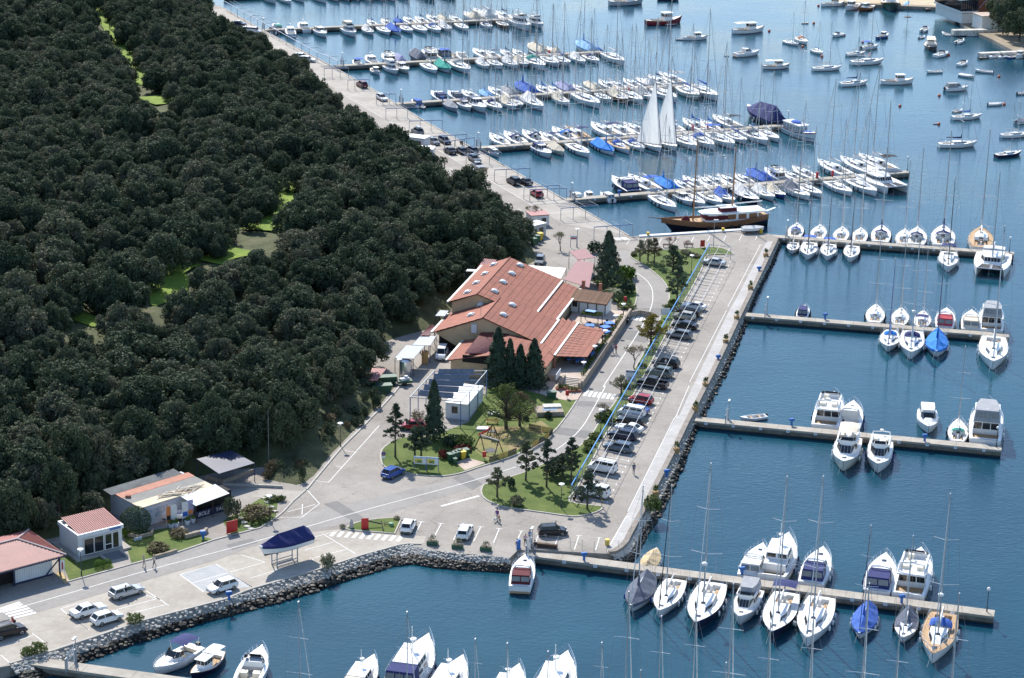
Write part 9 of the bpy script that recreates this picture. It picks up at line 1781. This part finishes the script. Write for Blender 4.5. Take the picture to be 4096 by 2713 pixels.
# ------------------------------------------------------------------ people and dogs
M_skin = mat('skin', (0.48, 0.29, 0.20), 0.6, 0.06, 5); M_hair = mat('hair', (0.05, 0.035, 0.025), 0.7, 0.2, 9); M_hairg = mat('pale_hair', (0.40, 0.33, 0.24), 0.7, 0.2, 9)
def wear(c): return mat('garment_%02d_%02d_%02d' % tuple(int(x*99) for x in c), c, 0.9, 0.15, 5)
def person(P, head, label, shirt, trousers, walk=0.0, arms=(0.12, -0.12), bend=(0.1, 0.1), hair=None, sleeve=False, sit=0.0, z=0.0, h=1.73):
 s = walk; H_ = 0.90-sit*.42
 J = {'pel': (0, 0, H_), 'wst': (0, 0, H_+.17), 'chs': (.01, 0, H_+.40), 'nck': (.02, 0, H_+.57), 'hd0': (.03, 0, H_+.64), 'hd1': (.045, 0, H_+.72), 'hd2': (.03, 0, H_+.82)}
 E_ = [('pel', 'wst'), ('wst', 'chs'), ('chs', 'nck'), ('nck', 'hd0'), ('hd0', 'hd1'), ('hd1', 'hd2')]; rad = {'pel': .135, 'wst': .125, 'chs': .15, 'nck': .055, 'hd0': .075, 'hd1': .10, 'hd2': .085}
 for k, sg in (('l', 1), ('r', -1)):
  st = s*sg
  if sit: J[k+'hip'] = (0, sg*.10, H_); J[k+'kne'] = (.42, sg*.12, H_); J[k+'ank'] = (.42, sg*.12, .08); J[k+'toe'] = (.60, sg*.13, .05)
  else: J[k+'hip'] = (0, sg*.09, H_-.03); J[k+'kne'] = (.24*st+.02, sg*.10, .49); J[k+'ank'] = (.34*st-(.16 if st < 0 else 0), sg*.10, .08+(.08 if st < -.3 else 0)); J[k+'toe'] = (.34*st+.17-(.14 if st < 0 else 0), sg*.11, .04+(.02 if st < -.3 else 0))
  a = arms[0 if sg > 0 else 1]; b = bend[0 if sg > 0 else 1]
  J[k+'sho'] = (.0, sg*.19, H_+.50); J[k+'elb'] = (a*.8, sg*(.25+b*.15), H_+.23); J[k+'wri'] = (a*1.3+b*.9, sg*(.25-b*.28), H_+.0+b*.35); J[k+'pal'] = (a*1.45+b*1.0, sg*(.25-b*.34), H_-.08+b*.40)
  for q, rr in (('hip', .105), ('kne', .062), ('ank', .042), ('toe', .04), ('sho', .068), ('elb', .045), ('wri', .033), ('pal', .036)): rad[k+q] = rr
  E_ += [('pel', k+'hip'), (k+'hip', k+'kne'), (k+'kne', k+'ank'), (k+'ank', k+'toe'), ('chs', k+'sho'), (k+'sho', k+'elb'), (k+'elb', k+'wri'), (k+'wri', k+'pal')]
  for f in range(4): J[f'{k}f{f}'] = (J[k+'pal'][0]+.02+.015*f, J[k+'pal'][1]+sg*(.03-.02*f), J[k+'pal'][2]-.085+.008*abs(f-1.5)); rad[f'{k}f{f}'] = .009; E_.append((k+'pal', f'{k}f{f}'))
  J[k+'th'] = (J[k+'pal'][0]+.05, J[k+'pal'][1]-sg*.03, J[k+'pal'][2]-.03); rad[k+'th'] = .010; E_.append((k+'pal', k+'th'))
 names = list(J); me = bpy.data.meshes.new('person'); me.from_pydata([J[n_] for n_ in names], [(names.index(a), names.index(b)) for a, b in E_], [])
 ob = bpy.data.objects.new('person', me); COL.objects.link(ob); sm = ob.modifiers.new('skin', 'SKIN'); ss_ = ob.modifiers.new('sub', 'SUBSURF'); ss_.levels = 1; ss_.render_levels = 1
 for i, n_ in enumerate(names): me.skin_vertices[0].data[i].radius = (rad[n_], rad[n_]); me.skin_vertices[0].data[i].use_root = n_ == 'pel'
 dg = bpy.context.evaluated_depsgraph_get(); out = bpy.data.meshes.new_from_object(ob.evaluated_get(dg)); bpy.data.objects.remove(ob)
 for m_ in (M_skin, wear(shirt), wear(trousers), M_black): out.materials.append(m_)
 for p in out.polygons:
  c = p.center; hand = min((c-Vector(J[k+q])).length for k in 'lr' for q in ('pal', 'wri', 'f1')) < .11; fore = min((c-Vector(J[k+'elb']).lerp(Vector(J[k+'wri']), .5)).length for k in 'lr') < .11
  p.material_index = 0 if (hand or c.z > H_+.545 or (fore and not sleeve)) else 3 if c.z < .10 else 2 if c.z < H_+.06 and abs(c.y) < .24 else 1; p.use_smooth = True
 e = tag(link('person', out, None, (P.x, P.y, z), head, h/1.73), label, 'person')
 MB().ball((.015, 0, H_+.79), .115, 10, 6, (1.0, .92, .85)).build('hair', hair or M_hair, e, smooth=True)
 MB().ball((.135, .035, H_+.735), .014, 6, 4).ball((.135, -.035, H_+.735), .014, 6, 4).ball((.150, 0, H_+.70), .018, 6, 4, (1, .8, 1.4)).ball((.128, 0, H_+.66), .016, 6, 4, (.6, 1.6, .5)).build('face', M_skin, e)
 return e
person(Z1(892, 878), face(Z1(892, 878), Z1(830, 895)), 'person in pale grey top walking along the road past the office', (.42, .38, .34), (.30, .26, .20), .55, (.1, -.2), hair=M_hairg); person(Z1(955, 880), face(Z1(955, 880), Z1(890, 895)), 'person in beige jacket and black trousers walking along the road', (.50, .45, .37), (.02, .02, .025), .6, (-.15, .15), sleeve=True, hair=M_hairg)
person(Z1(780, 1073), 1.0, 'person in dark clothes standing beside the silver estate', (.02, .025, .04), (.03, .035, .06), .1, sleeve=True); person(Z6(1197, 665), face(Z6(1197, 665), Z6(1215, 560)), 'person in blue shirt walking across the car park', (.05, .09, .16), (.06, .08, .12), .6, sleeve=True)
person(Z6(226, 1306), -1.2, 'person in pink top and black trousers standing near the gate', (.55, .38, .42), (.015, .015, .018), .15, hair=M_hairg); person(Z6(266, 1270), -2.0, 'person in blue striped shirt with hands on hips', (.16, .24, .42), (.10, .14, .22), .1, (-.05, -.05), (.05, .05)); person(Z6(312, 1365, -.1), 1.6, 'person in black shirt and jeans on the pier start', (.015, .018, .03), (.10, .14, .22), .12, z=-.1)
person(Z6(152, 1325), -.6, 'person with orange hair sitting beside the blue equipment', (.5, .22, .14), (.5, .5, .5), 0, hair=wear((.40, .15, .06)), sit=1.0)
tag(MB().box(0, 0, .6, .55, .5, 1.2).box(.1, 0, 1.25, .3, .3, .25).build('blue_trolley', M_bluep, None, Z6(165, 1335)), 'blue equipment trolley beside the gate', 'trolley')
person(Z2(1530, 592), -1.9, 'person in purple top walking two dogs across the lot', (.14, .05, .22), (.45, .42, .42), .5, (.2, .2)); person(Z4(2265, 1108), -2.3, 'person in white top, left of couple on the road', (.60, .60, .62), (.20, .24, .32), .4, hair=M_hairg); person(Z4(2290, 1110), -2.3, 'person in red top, right of couple on the road', (.42, .04, .06), (.03, .03, .05), .4); person(Z5(908, 1122), 2.5, 'person in white shirt beside the big black off-roader', (.6, .6, .6), (.1, .1, .12), .1)
def dog(P, head, label, c):
 V_ = [(-.30, 0, .42), (-.05, 0, .40), (.22, 0, .42), (.36, 0, .54), (.46, 0, .58), (.58, 0, .55), (-.42, 0, .50), (-.50, 0, .60)]; Ed = [(0, 1), (1, 2), (2, 3), (3, 4), (4, 5), (0, 6), (6, 7)]; rr = [.10, .11, .12, .07, .075, .035, .03, .015]
 for x, hind in ((.20, 0), (-.28, 1)):
  for y in (.08, -.08):
   b = len(V_); V_ += [(x+(.05 if hind else 0), y, .30), (x-(.06 if hind else .0), y, .15), (x, y, .03)]; rr += [.05 if not hind else .065, .028, .028]; Ed += [(2 if not hind else 0, b), (b, b+1), (b+1, b+2)]
 me = bpy.data.meshes.new('dog'); me.from_pydata(V_, Ed, []); ob = bpy.data.objects.new('dog', me); COL.objects.link(ob); ob.modifiers.new('skin', 'SKIN'); s_ = ob.modifiers.new('sub', 'SUBSURF'); s_.levels = 1
 for i, r_ in enumerate(rr): me.skin_vertices[0].data[i].radius = (r_, r_); me.skin_vertices[0].data[i].use_root = i == 1
 out = bpy.data.meshes.new_from_object(ob.evaluated_get(bpy.context.evaluated_depsgraph_get())); bpy.data.objects.remove(ob); out.materials.append(wear(c)); e = tag(link('dog', out, None, P, head), label, 'dog'); MB().ball((.44, .06, .64), .03, 6, 4, (.6, .6, 1.4)).ball((.44, -.06, .64), .03, 6, 4, (.6, .6, 1.4)).build('ear', wear(c), e)
dog(Z2(1520, 598), -2.2, 'white dog walking left of the person in purple', (.6, .58, .55)); dog(Z2(1542, 585), -1.6, 'brown dog walking right of the person in purple', (.22, .10, .05))

# ------------------------------------------------------------------ far shore at the top right
M_beach = ground_mat('pebble_beach', (.20, .16, .11), (.36, .30, .22), .12, 1.5)
shore = [ZR(900, 5), ZR(1300, 30), ZR(1680, 46), ZR(1830, 105), ZR(1875, 180), ZR(1930, 215), ZR(2030, 262), ZR(2120, 300), ZR(2240, 365), ZR(2310, 400), ZR(2380, 425), ZR(2700, 440), ZR(2900, -300), ZR(900, -300)]
struct(MB().prism([p[:2] for p in shore], -3, -.5, 1, 0).build('far_shore', [M_beach, M_wall])); struct(MB().sheet([p for p in (ZR(900, -2), ZR(1300, 20), ZR(1680, 36), ZR(1835, 92), ZR(1800, -60), ZR(900, -120))], -.47).build('far_quay', mat('tan_quay', (.46, .37, .25), .9, .15, .4)))  # far quay in a warm tan colour
wm_ = thing('stone_jetty', 'short stone jetty below the far glass building', 'jetty'); a, b = ZR(1800, 258, -.5), ZR(2145, 252, -.5); d = (b-a).normalized(); n_ = 16; [MB().box(*(a+d*((i+.5)*(b-a).length/n_)), (b-a).length/n_-.03, 2.2, 1.6, math.atan2(d.y, d.x)).build('stone_block', M_stone, wm_) for i in range(n_)]
wm_ = thing('stone_jetty', 'small low jetty with dinghies at the right edge', 'jetty'); a, b = ZR(2010, 436, -.8), ZR(2420, 418, -.8); d = (b-a).normalized(); [MB().box(*(a+d*((i+.5)*(b-a).length/n_)), (b-a).length/n_-.03, 1.8, 1.2, math.atan2(d.y, d.x)).build('stone_block', M_stone, wm_) for i in range(n_)]
gb = thing('glass_pavilion', 'modern pavilion with dark glazing and white slanted roof at top right', 'building'); a, b = ZR(1862, 190, -.5), ZR(2000, 185, -.5); d = (b-a).normalized(); nn_ = Vector((-d.y, d.x, 0)); rr_ = math.atan2(d.y, d.x); Lg = (b-a).length; c = (a+b)/2+nn_*9
MB().box(c.x, c.y, 1.0, Lg*.8, 17, 3.0, rr_).build('base', M_white, gb); MB().box(c.x, c.y, 3.0, Lg, 18, .5, rr_).build('floor_slab', M_white, gb); MB().box(c.x, c.y, 4.9, Lg-.4, 17.4, 3.4, rr_).build('glazed_hall', M_glass, gb); MB().box(c.x, c.y+.5, 7.0, Lg+1.2, 19, .5, rr_, 0, .08).build('roof', M_whitesheet, gb)
for i in range(9): p = a.lerp(b, i/8)+nn_*.1; MB().box(p.x, p.y, 4.9, .12, .12, 3.4, rr_).build('mullion', M_navyp, gb)
br2 = thing('vaulted_hall', 'brick hall with white curved roof beside the pavilion', 'building'); a2 = ZR(2010, 150, -.5); c2 = a2+d*5+nn_*9; MB().box(c2.x, c2.y, 3.0, 9, 14, 7, rr_).build('wall', M_brick, br2)
MB().loft([[c2+d*(x)+nn_*y+Vector((0, 0, 6.5-(x-1.0)**2*.13)) for x in (-4.5, -2.5, -.5, 1.5, 3.5, 5.5, 7.5)] for y in (-7.5, 7.5)], False, 0, closed=False).build('vaulted_roof', M_whitesheet, br2)
tw = thing('store_house', 'low pale store building behind the stone jetty', 'building'); a3 = ZR(2030, 240, -.5); c3 = a3+d*4+nn_*3; MB().box(c3.x, c3.y, 1.5, 8, 6, 4, rr_).build('wall', M_white, tw); MB().box(c3.x, c3.y, 3.6, 8.4, 6.4, .25, rr_).build('roof', M_pave, tw)
for i, (x, y, r, h) in enumerate(((2200, 270, 5.5, 11), (2290, 280, 6, 12), (2180, 200, 5.5, 11), (2260, 180, 6.5, 12), (2340, 220, 7, 13), (2330, 330, 5.5, 10), (2150, 110, 5, 9), (2230, 60, 6, 11), (2320, 110, 7, 13))):
 P = ZR(x, y, -.5); e = thing('shore_tree', f'dark tree on the far right shore, {ORD[i]} counted from the beach', 'tree', (P.x, P.y, -.5), i, 'trees on the far shore'); link('crown', OAKS[i % 7], e, (0, 0, h*.18), None, (r, r, h*.62)); link('trunk', oak_trunk, e, None, None, (r, r, h*.6))
ch_ = thing('channel_marker', 'thin marker post with a ring standing in the bay', 'marker', G(*ZB(1442, 195), WATER)); MB().tube([(0, 0, -.5), (0, 0, 9)], .07, 5).build('pole', M_black, ch_); MB().lathe([(1.0, 2.2), (1.15, 2.25), (1.15, 2.4), (1.0, 2.45)], 14).build('ring', M_black, ch_)
